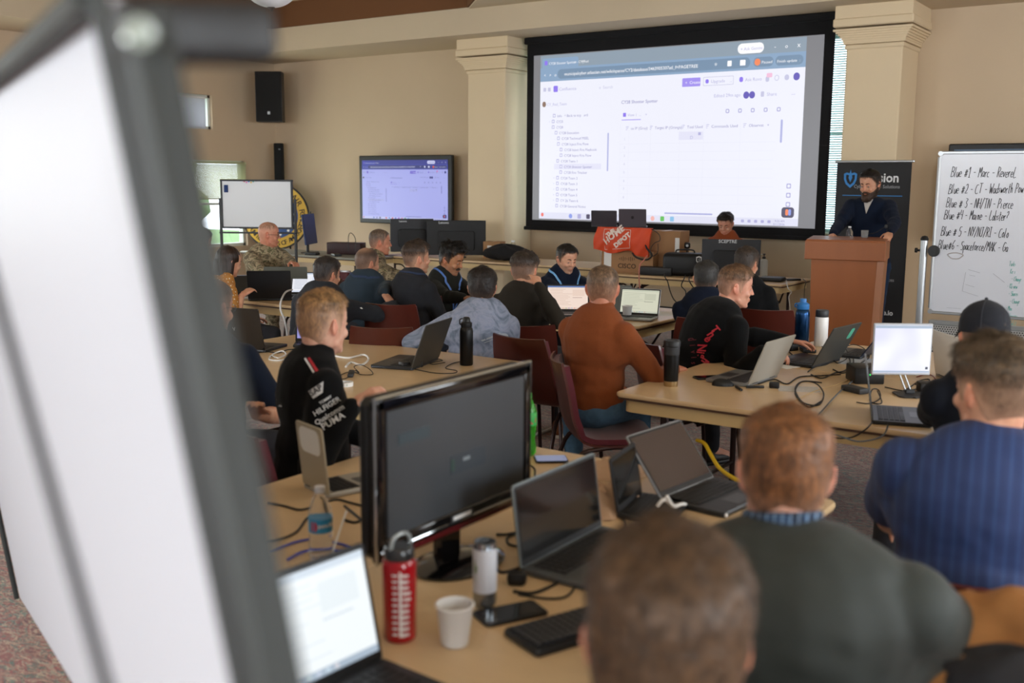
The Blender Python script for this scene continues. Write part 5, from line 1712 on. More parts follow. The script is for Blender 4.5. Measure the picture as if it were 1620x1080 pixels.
for (xa, za, xb, zb_) in ((-.18, .02, -.18, .25), (.14, .06, .14, .25), (-.18, .02, .14, .05), (-.18, .25, .14, .25)):
    pts = [(xa + (xb - xa) * k / 8, za + (zb_ - za) * k / 8) for k in range(9)]
    q = []
    for X, Z in pts:
        sN = min(1, max(0, Z / .31)); u = (X - .04 * sN) / .33
        q.append((X, bagpt(u, sN)[1] - .004, Z))
    mb.add(tube(q, .0025, 5), BW_)
mb.build('stencil_print', bag, smooth=False)
mb = MB()
mb.add(catm := tube(catmull([(.16, -.05, -.005), (.22, -.08, -.05), (.34, -.09, -.07), (.4, -.07, -.02), (.33, -.05, .05), (.3, -.04, .12)], 6), [.01] * 31, 6), mat('black_bag_handle', '#1a1a1c', .7))
mb.build('handle', bag)
# black jacket sleeve spilling out on the box
# tablets standing on the boxes
t_ = laptop('left one of two dark tablets standing on the orange bag, with a kickstand', -5.99, 10.5, RX(207), .29, .2, 118, M_LBLK, mat('tablet_charcoal', '#3c3b40', .5), None, z=1.235, name='tablet_computer', cat='tablet')
t_ = laptop('right one of two dark laptops on the orange bag, with a round lid logo', -5.68, 10.62, RX(203), .31, .21, 110, M_LDK, mat('laptop_space_grey', '#49464c', .45), None, z=1.235, sticker=(0, .11, .03, .034, M_BLACK))
# black fabric jacket on back table by bottle
def lump(name, label, cat, x, y, z, dims, m, seed, amp=.25, rz=0):
    rg = np.random.default_rng(seed)
    v, f = [], []
    n, k = 14, 26
    ph = rg.uniform(0, 6, 8)
    for i in range(n + 1):
        th = PI * i / n
        for j in range(k):
            a = 2 * PI * j / k
            r = 1 + amp * (.4 * math.sin(3 * a + ph[0] + 2 * th) + .3 * math.sin(5 * a + ph[1] - 3 * th) + .25 * math.sin(9 * a + 4 * th + ph[2]) * math.sin(th))
            zz = math.cos(th) * (1 + amp * .5 * math.sin(4 * a + ph[3]))
            v.append((dims[0] / 2 * math.sin(th) * math.cos(a) * r, dims[1] / 2 * math.sin(th) * math.sin(a) * r, max(-.98, zz) * dims[2] / 2 + dims[2] / 2))
    for i in range(n):
        for j in range(k):
            l = (j + 1) % k
            f.append((i * k + j, (i + 1) * k + j, (i + 1) * k + l, i * k + l))
    mb = MB(); mb.add((v, f), m)
    o = mb.build(name, angle=70); o.location = (x, y, z); o.rotation_euler = (0, 0, rz)
    return props(o, label, cat)
M_BLKF = mat('black_fabric', '#141417', .85, var=.2, vscale=30, bump=.3)
p = atd(800, 412, 12.7)
lump('folded_jacket', 'crumpled black jacket heaped on back table beside the juice bottle', 'jacket', -7.72, 10.98, TZ, (.6, .34, .2), M_BLKF, 4, .3)
p = atd(1078, 425, 11.3)
t_ = thing('equipment_case', 'black soft equipment case with a white shield sticker on the long back table', 'case', (-4.93, 10.42, TZ), RX(20))
mb = MB(); mb.add(box(.46, .24, .25, .05, 3), mat('case_black_nylon', '#0d0e10', .5, bump=.3), tr(0, 0, .125)); mb.build('case_body', t_)
mb = MB()
sh = [(-.03, .035), (0, .045), (.03, .035), (.028, -.01), (0, -.042), (-.028, -.01)]
mb.add(prism(sh, 0, .001), M_WHITE, tr(.16, -.121, .18) @ R90); mb.add(prism([(x * .7, y * .7) for x, y in sh], 0, .001), MC['case_black_nylon'], tr(.16, -.1225, .18) @ R90)
mb.add(tube([(.155, -.124, .165), (.17, -.124, .18), (.155, -.124, .185), (.168, -.124, .2)], .0025, 5), M_WHITE)
mb.build('shield_sticker', t_, smooth=False)
mb = MB(); mb.box((.19, -.121, .09), (.03, .002, .03), MC['label_red']); mb.build('red_tag', t_)
mb = MB(); mb.add(tube(catmull([(-.1, 0, .245), (-.08, 0, .28), (.08, 0, .28), (.1, 0, .245)], 5), .008, 8), M_BLACK); mb.build('handle', t_)
brick('switch_box', 'low black network switch under the orange bag strap', 'network switch', -5.2, 10.3, TZ, RX(6), (.38, .16, .09))
t_ = thing('desk_camera', 'small black desk camera on the boxes left of the equipment case', 'camera', (-5.05, 10.72, 1.0), RX(25))
mb = MB(); mb.add(cyl(.03, 0, .02, 18), M_BLACK, tr(0, 0, -.26 + .0)); mb.add(cyl(.008, -.26, .02, 10), M_BLACK); mb.build('stand', t_)
mb = MB(); mb.box((0, 0, .05), (.07, .06, .07), M_BLACK, .02, seg=2); mb.build('camera_body', t_)
mb = MB(); mb.add(cyl(.014, 0, .012, 16), M_SILVER, tr(0, -.03, .05) @ R90); mb.build('lens', t_)
# things on the podium
pz = 1.255
t_ = lathe_thing('clear_water_bottle', 'clear water bottle whose tip shows on the podium top', 'bottle', -2.95, 9.72, [('bottle', [(.001, 0), (.031, .001), (.031, .05), (.012, .085), (.012, .092)], MC['clear_pet']), ('cap', [(.014, .09), (.014, .102), (.001, .103)], MC['cap_pale'])], z=pz)
cup('small glass on the podium top right of the bottle', -2.82, 9.75, .07, .03, .034, z=pz, m=mat('clear_tumbler_glass', '#d9dbdc', .1, trans=.8, ior=1.2), name='drinking_glass')
t_ = thing('gooseneck_microphone', 'thin black gooseneck microphone reaching over the podium', 'microphone', (-2.80, 9.80, pz), 0)
mb = MB(); mb.add(tube(catmull([(0, 0, 0), (-.03, .0, .03), (.05, .02, .045), (.13, .05, .1)], 6), .004, 8), M_BLACK); mb.build('gooseneck', t_)
mb = MB(); mb.add(lathe([(.001, -.02), (.012, -.015), (.014, 0), (.012, .015), (.001, .02)], 14), M_BLACK, tr(.14, .055, .105)); mb.build('foam_cap', t_)
# items far left table
brick('equipment_case', 'dark red-brown chair-like case on the far corner table', 'case', -10.05, 10.5, TZ, RX(20), (.5, .2, .16), mat('dark_maroon_case', '#2e0f12', .5), .01)
brick('radio_base', 'black radio box with thin antenna at the far corner table', 'radio', -9.55, 10.35, TZ, RX(20), (.2, .14, .06))
t_ = bpy.data.objects['radio_base']
mb = MB(); mb.add(tube(catmull([(-.3, .12, .05), (-.3, .12, .25), (-.26, .12, .3), (-.2, .12, .22), (-.2, .1, .06)], 6), .005, 6), M_BLACK); mb.build('antenna', t_)
for i, (x, y, a, l) in enumerate(((-10.3, 10.1, 10, 'left'), (-9.9, 10.15, -30, 'right'))):
    brick('card_reader', 'small black gadget on the far corner table, the %s of the pair' % l, 'gadget', x, y, TZ, RX(a), (.18, .1, .03))

# ================================================================== CABLES
def cable(label, pts, r=.0035, m=None, z=None, name='cable', k=8, cat='cable'):
    P = catmull(pts, k)
    mb = MB(); mb.add(tube(P, r, 7), m or M_RUBBER)
    c = P[len(P) // 2]
    o = mb.build(name, angle=80, loc=tuple(c))
    return props(o, label, cat)
def onT(lst, z=TZ):
    return [tuple(atz(a, b_, z + .004 + (c if c else 0))) for a, b_, c in [(q + (0,))[:3] for q in lst]]
M_WC = mat('white_cable_rubber', '#cfcfcd', .5)
M_YC = mat('yellow_cable_rubber', '#d9b81a', .5)
M_BC = mat('blue_cable_rubber', '#3c4aa8', .5)
M_GC = mat('grey_cable_rubber', '#4c5256', .5)
# right table
cable('black cable running right from the plug clump behind silver laptop', onT([(1200, 607), (1225, 600), (1245, 607), (1265, 596), (1300, 594), (1330, 592)]))
cable('black cable looped in the middle of right table, larger loop', onT([(1300, 605), (1270, 603), (1258, 615), (1270, 636), (1295, 640), (1303, 622), (1290, 606, .02), (1268, 604, .01), (1258, 622), (1278, 643), (1300, 634)]))
cable('grey-black cable from the monitor area down over the near edge of right table', [tuple(q) for q in (atz(1365, 590, .75), atz(1330, 618, .75), atz(1300, 650, .75), atz(1285, 668, .75), atz(1300, 680, .75), atz(1330, 690, .75), atd(1360, 698, 4.2), atd(1395, 690, 4.25), atz(1405, 672, .77))], .0035, M_GC)
cable('black cable hanging below table edge to the adapter plug of the old laptop', [tuple(q) for q in (atz(1262, 640, .75), atz(1290, 665, .75), atd(1315, 690, 4.5), atd(1345, 692, 4.4), atz(1368, 680, .75), atz(1380, 668, .752))], .0035)
cable('black coil of cable between the adapter and folding stand', onT([(1355, 636), (1375, 638), (1392, 630), (1390, 617, .02), (1380, 616, .03), (1376, 632), (1385, 638), (1395, 636), (1388, 618, .02)]), .003)
cable('black cable curling behind the folding stand', onT([(1400, 612), (1430, 618), (1450, 615), (1465, 610), (1470, 600), (1455, 602), (1440, 612), (1425, 622), (1450, 630)]), .003)
cable('second black cable curling toward the black sleeve', onT([(1432, 625), (1450, 622), (1465, 624), (1478, 618), (1470, 606), (1448, 608)]), .003)
cable('thin red cable behind the white monitor', onT([(1450, 596), (1465, 592), (1475, 594), (1480, 600)]), .0025, mat('red_cable_rubber', '#8f2018', .5))
cable('black cable loop beside the stickered laptop', onT([(1278, 588), (1290, 580), (1310, 575), (1320, 563), (1335, 560), (1345, 570), (1338, 585), (1320, 590), (1300, 598), (1283, 592)]), .0035)
cable('black cable heap between the stickered laptop and mini computer', onT([(1315, 560), (1325, 548, .03), (1338, 552, .03), (1340, 566), (1325, 574), (1314, 562, .02), (1322, 550, .03), (1345, 558), (1350, 575), (1335, 590), (1318, 584)]), .0035)
cable('black cable crossing from the white bottle to white monitor', onT([(1300, 548), (1325, 552), (1350, 545, .01), (1368, 552), (1375, 565), (1360, 575)]), .003)
cable('thin tan cord across the right table', onT([(1245, 640), (1280, 622), (1310, 612), (1330, 606), (1345, 600)]), .002, mat('tan_cord', '#b89a6a', .6))
cable('black cable from the blue bottle to the battery pack', onT([(1240, 548), (1248, 556), (1262, 566), (1278, 562), (1270, 552)]), .0035)
# left table
cable('thick bright white curved cable end on the left maple table', onT([(530, 563), (552, 566), (575, 561, .01), (583, 568, .01), (572, 577), (555, 573), (547, 580)]), .006, M_WHITE)
cable('thin black earphone cable on the left maple table', onT([(535, 595), (552, 588), (568, 590), (560, 580, .03), (572, 577, .04), (586, 585), (589, 592), (570, 592), (562, 586), (548, 598), (530, 600)]), .0022)
cable('black cable between grey adapter and black flask', onT([(640, 580), (662, 585), (690, 590), (718, 590), (722, 586), (705, 582), (715, 575), (727, 572)]), .0025)
cable('black cable loop by travel charger on left table', onT([(668, 577), (690, 572), (700, 570), (690, 567), (678, 570), (684, 576), (704, 573)]), .0022)
cable('white tangled cables beside the jacket shoulder', onT([(430, 562), (440, 566), (452, 560), (446, 555, .01), (432, 560), (426, 568), (442, 570), (456, 566)]), .004, M_WC)
cable('black cables on the left table behind the jacket shoulder', onT([(400, 560), (420, 556), (440, 558), (455, 553), (470, 552)]), .003)
# R1 white cable hanging
q0 = atz(455, 458, TZ)
cable('white cable hanging off the far left table between laptops', [tuple(v_) for v_ in (atd(462, 458, 8.8), atd(452, 462, 8.55), atd(445, 475, 8.3), atd(444, 490, 8.25), atd(450, 505, 8.25), atd(453, 520, 8.3), atd(455, 535, 8.35))], .008, M_WC)
brick('power_strip', 'white power strip on the far left table behind the black laptop', 'power strip', -6.5, 6.4, TZ, RX(20), (.2, .06, .035), M_WHITE)
# near table cables
cable('black cable running from the water bottle behind the big monitor', onT([(425, 795), (450, 800), (475, 806), (500, 800), (530, 790), (555, 795), (575, 800)]), .0035)
cable('black cable curving behind water bottle to the left edge', onT([(412, 858), (445, 852), (470, 840), (485, 820), (500, 812)]), .0035)
cable('blue network cable behind the water bottle', onT([(430, 872), (465, 858), (500, 852), (530, 858), (560, 866)]), .0035, M_BC)
cable('second blue network cable coiled nearer the white-screen laptop', onT([(455, 885), (480, 872), (510, 868), (540, 870), (570, 862)]), .0035, M_BC)
cable('black cable beside the big monitor left edge', onT([(545, 800), (560, 812), (570, 822), (560, 826), (545, 822)]), .004)
cable('black cable between drink can and grey laptop', onT([(783, 888), (793, 905), (830, 895), (860, 885), (885, 880)]), .004)
cable('black power cord running from plug toward grey laptop', onT([(812, 935), (840, 938), (865, 930), (885, 918), (890, 905)]), .0045)
cable('thin black cord looping in front of the grey laptop', onT([(820, 940), (860, 946), (890, 945), (905, 935), (912, 920)]), .003)
cable('black cable left of the grey laptop under the big monitor', onT([(785, 845), (800, 845), (820, 842), (803, 850), (805, 860), (820, 864)]), .0035)
cable('black cable in front of the napkins', onT([(940, 806), (965, 812), (985, 820), (988, 832), (975, 842)]), .0035)
cable('short black cable by the phone with the lilac screen', onT([(828, 742), (838, 736), (846, 742), (846, 752)]), .003)
cable('knotted silver-white braided cable on the hinge of edge-on tablet', [tuple(atz(a, b_, z)) for a, b_, z in ((1040, 800, .8), (1050, 790, .82), (1060, 795, .8), (1055, 785, .83), (1065, 800, .79), (1080, 797, .765), (1090, 800, .75), (1120, 806, .75), (1150, 815, .75))], .006, M_WHITE)
cable('white cable arc behind the grey laptop near napkins', onT([(945, 772), (975, 776), (1000, 772), (1010, 765)]), .004, M_WC)
# yellow cable on floor hanging from right table
cable('bright yellow cable hanging from the right table to the floor', [tuple(v_) for v_ in (atd(1103, 696, 4.9), atd(1115, 702, 4.75), atd(1125, 720, 4.6), atd(1140, 742, 4.4), atd(1172, 762, 4.2), atd(1215, 775, 4.1))], .009, M_YC)
cable('white cable lying on the carpet behind the soda bottle', [tuple(atz(a, b_, .01)) for a, b_ in ((800, 706), (838, 690), (860, 683), (890, 672), (950, 660))], .012, M_WC)
# cables at back table
cable('white cable ring hanging below the long back table', [tuple(atz(1244, 443, .745)), tuple(atz(1245, 449, .745))] + [tuple(atd(a, b_, 10.3)) for a, b_ in ((1247, 456), (1252, 462), (1248, 470), (1250, 492), (1240, 498), (1232, 508), (1238, 520), (1250, 518), (1254, 506), (1246, 498))], .005, M_WC)
cable('red and white twisted cable falling from the orange bag', [tuple(atd(a, b_, 10.9)) for a, b_ in ((1024, 404), (1018, 412), (1012, 420), (1011, 440), (1012, 458), (1010, 475), (1014, 500))], .007, mat('red_white_cable', '#b06a58', .6, var=.5, vscale=40))
cable('black cable falling from the case below the long back table', [tuple(atz(1052, 432, .78))] + [tuple(atd(a, b_, 10.9)) for a, b_ in ((1052, 438), (1056, 445), (1060, 460), (1065, 472), (1072, 482), (1068, 495))], .006)
cable('black cable from the wide monitor down behind the seated heads', [tuple(atz(1085, 434, .75))] + [tuple(atd(a, b_, 10.7)) for a, b_ in ((1082, 441), (1078, 452), (1085, 462), (1082, 480))], .006)
cable('second black cable from the wide monitor to the floor', [tuple(atz(1092, 436, .75))] + [tuple(atd(a, b_, 10.65)) for a, b_ in ((1090, 442), (1095, 452), (1104, 462), (1112, 478))], .006)
cable('thin dark cable dropping behind the podium left side', [tuple(atz(1270, 441, .75))] + [tuple(atd(a, b_, 10.7)) for a, b_ in ((1275, 446), (1273, 455), (1272, 475), (1272, 500))], .004)
cable('dark cable running down the podium left edge', [tuple(atd(a, b_, 9.95)) for a, b_ in ((1296, 430), (1297, 450), (1294, 480), (1292, 515))], .004)
cable('black wire loop on the tall cardboard box', [tuple(atd(a, b_, 11.3)) for a, b_ in ((1030, 362), (1042, 370), (1044, 380), (1036, 384), (1030, 392), (1030, 405), (1040, 400), (1041, 385))], .004)
# white straw near the water bottle
mb = MB(); a_, b2 = atz(548, 808, .80), atz(520, 890, .744); mb.add(tube([tuple(a_), tuple(b2)], .003, 8), M_WHITE)
o = mb.build('drinking_straw', loc=tuple((a_ + b2) / 2)); props(o, 'white straw leaning beside the clear water bottle', 'straw')
# ================================================================== PEOPLE: numeric helpers
def vnoise(P, seed=0):
    """smooth value noise in -1..1, P (n,3)"""
    P = np.asarray(P, float) + seed * 17.31
    i = np.floor(P).astype(np.int64)
    f = P - i
    u = f * f * (3 - 2 * f)
    def h(a, b_, c):
        n = (a * 374761393 + b_ * 668265263 + c * 2147483647 + seed * 974711) & 0xffffffff
        n = ((n ^ (n >> 13)) * 1274126177) & 0xffffffff
        n = n ^ (n >> 16)
        return (n & 0xffff) / 32767.5 - 1
    r = 0
    for a in (0, 1):
        for b_ in (0, 1):
            for c in (0, 1):
                w_ = (u[:, 0] if a else 1 - u[:, 0]) * (u[:, 1] if b_ else 1 - u[:, 1]) * (u[:, 2] if c else 1 - u[:, 2])
                r = r + w_ * h(i[:, 0] + a, i[:, 1] + b_, i[:, 2] + c)
    return r

_sph = {}
def sphere(n=10, k=16):
    if (n, k) not in _sph:
        v, f = [(0, 0, 1)], []
        for i in range(1, n):
            th = PI * i / n
            for j in range(k):
                a = 2 * PI * j / k
                v.append((math.sin(th) * math.cos(a), math.sin(th) * math.sin(a), math.cos(th)))
        v.append((0, 0, -1))
        for j in range(k):
            f.append((0, 1 + j, 1 + (j + 1) % k))
            for i in range(n - 2):
                a = 1 + i * k
                f.append((a + j, a + k + j, a + k + (j + 1) % k, a + (j + 1) % k))
            a = 1 + (n - 2) * k
            f.append((len(v) - 1, a + (j + 1) % k, a + j))
        _sph[(n, k)] = (np.array(v), f)
    return _sph[(n, k)]

class Prims:
    def __init__(s):
        s.V, s.F, s.n = [], [], 0
    def _add(s, v, f):
        s.V.append(np.asarray(v, float))
        s.F += [tuple(i + s.n for i in g) for g in f]
        s.n += len(v)
    def ell(s, c, r, R=None):
        v, f = sphere(12, 18)
        v = v * np.array(r if hasattr(r, '__len__') else (r, r, r))
        if R is not None:
            v = v @ np.array(R.to_3x3()).T
        s._add(v + np.array(c), f)
    def cap(s, p0, r0, p1, r1, flat=None):
        """tapered capsule; flat=(axis vector, factor) squashes the section along that axis"""
        p0, p1 = np.array(p0, float), np.array(p1, float)
        d = p1 - p0
        L = np.linalg.norm(d)
        if L < 1e-6:
            return s.ell(p0, max(r0, r1))
        d /= L
        a = np.cross(d, [0, 0, 1.]) if abs(d[2]) < .95 else np.cross(d, [1., 0, 0])
        if flat is not None:
            fa = np.array(flat[0], float)
            fa = fa - d * fa.dot(d)
            a = fa / (np.linalg.norm(fa) + 1e-9)
        a /= np.linalg.norm(a)
        b_ = np.cross(d, a)
        v, f = [], []
        k = 16
        prof = [(math.cos(t_) , -math.sin(t_), 0) for t_ in (PI / 2, 1.2, .8, .4, 0)] + [(math.cos(t_), math.sin(t_), 1) for t_ in (0, .4, .8, 1.2, PI / 2)]
        for (cr, sr, w_) in prof:
            r = r0 if w_ == 0 else r1
            c = p0 + d * (L * w_ + sr * r)
            rad = max(cr * r, 1e-4)
            for j in range(k):
                an = 2 * PI * j / k
                v.append(c + (a * math.cos(an) * (flat[1] if flat else 1) + b_ * math.sin(an)) * rad)
        for i in range(len(prof) - 1):
            for j in range(k):
                l = (j + 1) % k
                f.append((i * k + j, i * k + l, (i + 1) * k + l, (i + 1) * k + j))
        f.append(tuple(range(k - 1, -1, -1)))
        f.append(tuple((len(prof) - 1) * k + j for j in range(k)))
        s._add(v, f)
    def chain(s, pts, rad, flat=None):
        for i in range(len(pts) - 1):
            s.cap(pts[i], rad[i], pts[i + 1], rad[i + 1], flat)
    def mesh(s, v, f):
        s._add(v, f)

def remesh(P, voxel, smooth=3):
    me = bpy.data.meshes.new('tmp')
    V = np.concatenate(P.V)
    me.from_pydata([tuple(p) for p in V], [], P.F)
    o = bpy.data.objects.new('tmp', me)
    COL.objects.link(o)
    md = o.modifiers.new('r', 'REMESH')
    md.mode = 'VOXEL'
    md.voxel_size = voxel
    dg = bpy.context.evaluated_depsgraph_get()
    dg.update()
    ev = o.evaluated_get(dg)
    m2 = ev.to_mesh()
    n = len(m2.vertices)
    v = np.empty(n * 3)
    m2.vertices.foreach_get('co', v)
    v = v.reshape(-1, 3)
    nf = len(m2.polygons)
    lt = np.empty(nf, np.int32)
    m2.polygons.foreach_get('loop_total', lt)
    lv = np.empty(len(m2.loops), np.int32)
    m2.loops.foreach_get('vertex_index', lv)
    e = np.empty(len(m2.edges) * 2, np.int32)
    m2.edges.foreach_get('vertices', e)
    e = e.reshape(-1, 2)
    ev.to_mesh_clear()
    bpy.data.objects.remove(o)
    bpy.data.meshes.remove(me)
    faces = np.split(lv, np.cumsum(lt)[:-1])
    v = lap(v, e, smooth)
    return v, faces, e

def lap(v, e, it, lam=.6):
    n = len(v)
    deg = np.bincount(e.ravel(), minlength=n)[:, None].clip(1)
    for _ in range(it):
        s = np.zeros_like(v)
        for c in range(3):
            s[:, c] = np.bincount(e[:, 0], v[e[:, 1], c], n) + np.bincount(e[:, 1], v[e[:, 0], c], n)
        v = v + lam * (s / deg - v)
    return v

def vnormals(v, faces):
    q = np.array([f[:4] if len(f) >= 4 else (f[0], f[1], f[2], f[2]) for f in faces])
    a, b_, c, d = v[q[:, 0]], v[q[:, 1]], v[q[:, 2]], v[q[:, 3]]
    fn = np.cross(c - a, d - b_)
    N = np.zeros_like(v)
    for k in range(4):
        for c_ in range(3):
            N[:, c_] += np.bincount(q[:, k], fn[:, c_], len(v))
    return N / (np.linalg.norm(N, axis=1)[:, None] + 1e-12)

def npobj(name, v, faces, mats, parent, attrs=None, matidx=None, label=None):
    me = bpy.data.meshes.new(name)
    me.from_pydata(np.asarray(v).tolist(), [], [tuple(int(i) for i in f) for f in faces])
    for m in mats:
        me.materials.append(m)
    me.polygons.foreach_set('use_smooth', np.ones(len(me.polygons), bool))
    if matidx is not None:
        me.polygons.foreach_set('material_index', np.asarray(matidx, np.int32))
    for k, a in (attrs or {}).items():
        at = me.attributes.new(k, 'FLOAT', 'POINT')
        at.data.foreach_set('value', np.asarray(a, np.float32))
    me.update()
    o = bpy.data.objects.new(name, me)
    COL.objects.link(o)
    o.parent = parent
    if label:
        o['label'] = label
    return o

# ------------------------------------------------------------------ head surface
HZ = np.array([-.122, -.117, -.108, -.095, -.080, -.062, -.045, -.028, -.010, .010, .035, .062, .085, .103, .114, .119])
HW = np.array([.004, .028, .042, .052, .060, .066, .0705, .0735, .0755, .0770, .0780, .0760, .0680, .0500, .0290, .004])
HF = np.array([.045, .068, .078, .080, .079, .081, .081, .083, .081, .088, .091, .087, .073, .050, .022, -.012])
HB = np.array([.020, -.002, -.018, -.036, -.054, -.072, -.084, -.093, -.099, -.103, -.105, -.101, -.090, -.070, -.046, -.020])
def _sm(x, xp, fp):
    # smooth cubic resample
    xs = np.linspace(xp[0], xp[-1], 241)
    ys = np.interp(xs, xp, fp)
    k = np.exp(-np.linspace(-2, 2, 13) ** 2); k /= k.sum()
    yp = np.pad(ys, 6, mode='edge')
    return np.interp(x, xs, np.convolve(yp, k, 'valid'))
def head_pt(a, z, off=0.):
    """a: azimuth 0 front, + toward +x; returns points"""
    w_, f_, b_ = _sm(z, HZ, HW), _sm(z, HZ, HF), _sm(z, HZ, HB)
    yc = np.minimum(f_ - .002, np.full_like(w_, -.012))
    ca, sa = np.cos(a), np.sin(a)
    ry = np.where(ca >= 0, f_ - yc, yc - b_)
    ex = np.where(ca >= 0, .86, .97)
    x = w_ * np.sign(sa) * np.abs(sa) ** ex
    y = yc + ry * np.sign(ca) * np.abs(ca) ** ex
    return np.stack([x, y, z], -1)
def head_grid(nz=44, na=56):
    t_ = (1 - np.cos(np.linspace(0, PI, nz))) / 2
    z = HZ[0] + (HZ[-1] - HZ[0]) * t_
    a = np.linspace(0, 2 * PI, na, endpoint=False)
    A, Z = np.meshgrid(a, z)
    return A, Z
def grid_faces(nz, na):
    f = []
    for i in range(nz - 1):
        for j in range(na):
            l = (j + 1) % na
            f.append((i * na + j, i * na + l, (i + 1) * na + l, (i + 1) * na + j))
    f.append(tuple(range(na - 1, -1, -1)))
    f.append(tuple((nz - 1) * na + j for j in range(na)))
    return f

def smooth01(x, a, b_):
    t_ = np.clip((x - a) / (b_ - a), 0, 1)
    return t_ * t_ * (3 - 2 * t_)

def hairline(a, st):
    """height above which hair grows, by azimuth"""
    d = np.degrees(np.abs((a + PI) % (2 * PI) - PI))
    rec = st.get('recede', 0)
    return np.interp(d, [0, 25, 42, 58, 68, 74, 82, 98, 112, 130, 150, 180],
                     [.070 + rec * .5, .072 + rec, .070 + rec, .045, .02, -.035, -.015, .002, -.035, -.066, -.080, -.084])

def skin_mat(name, c, stubble='#6a5348', stamt=0.):
    if name in MC:
        return MC[name]
    m = bpy.data.materials.new(name)
    m.use_nodes = True
    t = NT(m)
    b = t.n['Principled BSDF']
    b.inputs['Roughness'].default_value = .48
    b.inputs['Subsurface Weight'].default_value = .18
    b.inputs['Subsurface Radius'].default_value = (1, .35, .2)
    b.inputs['Subsurface Scale'].default_value = .008
    v = t.coord()
    n1 = t.noise(v, 30, 3)
    cc = [int(c[i:i + 2], 16) for i in (1, 3, 5)]
    dk = '#%02x%02x%02x' % tuple(int(x * k) for x, k in zip(cc, (.93, .85, .83)))
    base = t.ramp(n1, [(.3, dk), (.7, c)])
    a1 = t.node('ShaderNodeAttribute', attribute_name='lip')
    red = '#%02x%02x%02x' % tuple(int(x * k) for x, k in zip(cc, (.82, .55, .53)))
    base = t.mix(a1.outputs['Fac'], base, red)
    a2 = t.node('ShaderNodeAttribute', attribute_name='stubble')
    mlt = t.node('ShaderNodeMath', operation='MULTIPLY')
    t.link(a2.outputs['Fac'], mlt.inputs[0]); mlt.inputs[1].default_value = stamt
    base = t.mix(mlt.outputs[0], base, stubble)
    a3 = t.node('ShaderNodeAttribute', attribute_name='flush')
    m3_ = t.node('ShaderNodeMath', operation='MULTIPLY')
    t.link(a3.outputs['Fac'], m3_.inputs[0]); m3_.inputs[1].default_value = .35
    rd = '#%02x%02x%02x' % tuple(int(x * k) for x, k in zip(cc, (1, .68, .62)))
    base = t.mix(m3_.outputs[0], base, rd)
    t.link(base, b.inputs['Base Color'])
    MC[name] = m
    return m

def hair_mat(name, c, scalp, rough=.55):
    if name in MC:
        return MC[name]
    m = bpy.data.materials.new(name)
    m.use_nodes = True
    t = NT(m)
    b = t.n['Principled BSDF']
    b.inputs['Roughness'].default_value = rough
    b.inputs['Specular IOR Level'].default_value = .35
    cc = [int(c[i:i + 2], 16) for i in (1, 3, 5)]
    dk = '#%02x%02x%02x' % tuple(int(x * .55) for x in cc)
    lt = '#%02x%02x%02x' % tuple(min(255, int(x * 1.35 + 6)) for x in cc)
    v = t.coord((1, 1, .35))
    n1 = t.noise(v, 130, 4, .6, .4)
    n2 = t.noise(t.coord((1, 1, .6)), 28, 3, .6, 1.2)
    mm = t.node('ShaderNodeMix', data_type='FLOAT'); mm.inputs[0].default_value = .5
    t.link(n1, mm.inputs[2]); t.link(n2, mm.inputs[3])
    base = t.ramp(mm.outputs[0], [(.34, dk), (.5, c), (.66, lt)])
    a1 = t.node('ShaderNodeAttribute', attribute_name='hairmask')
    x = t.node('ShaderNodeMix', data_type='RGBA')
    x.inputs[6].default_value = (*lin(scalp), 1)
    t.link(a1.outputs['Fac'], x.inputs[0]); t.link(base, x.inputs[7])
    t.link(x.outputs[2], b.inputs['Base Color'])
    bp = t.node('ShaderNodeBump', i_Strength=.5, i_Distance=.003)
    t.link(n1, bp.inputs['Height']); t.link(bp.outputs[0], b.inputs['Normal'])
    MC[name] = m
    return m

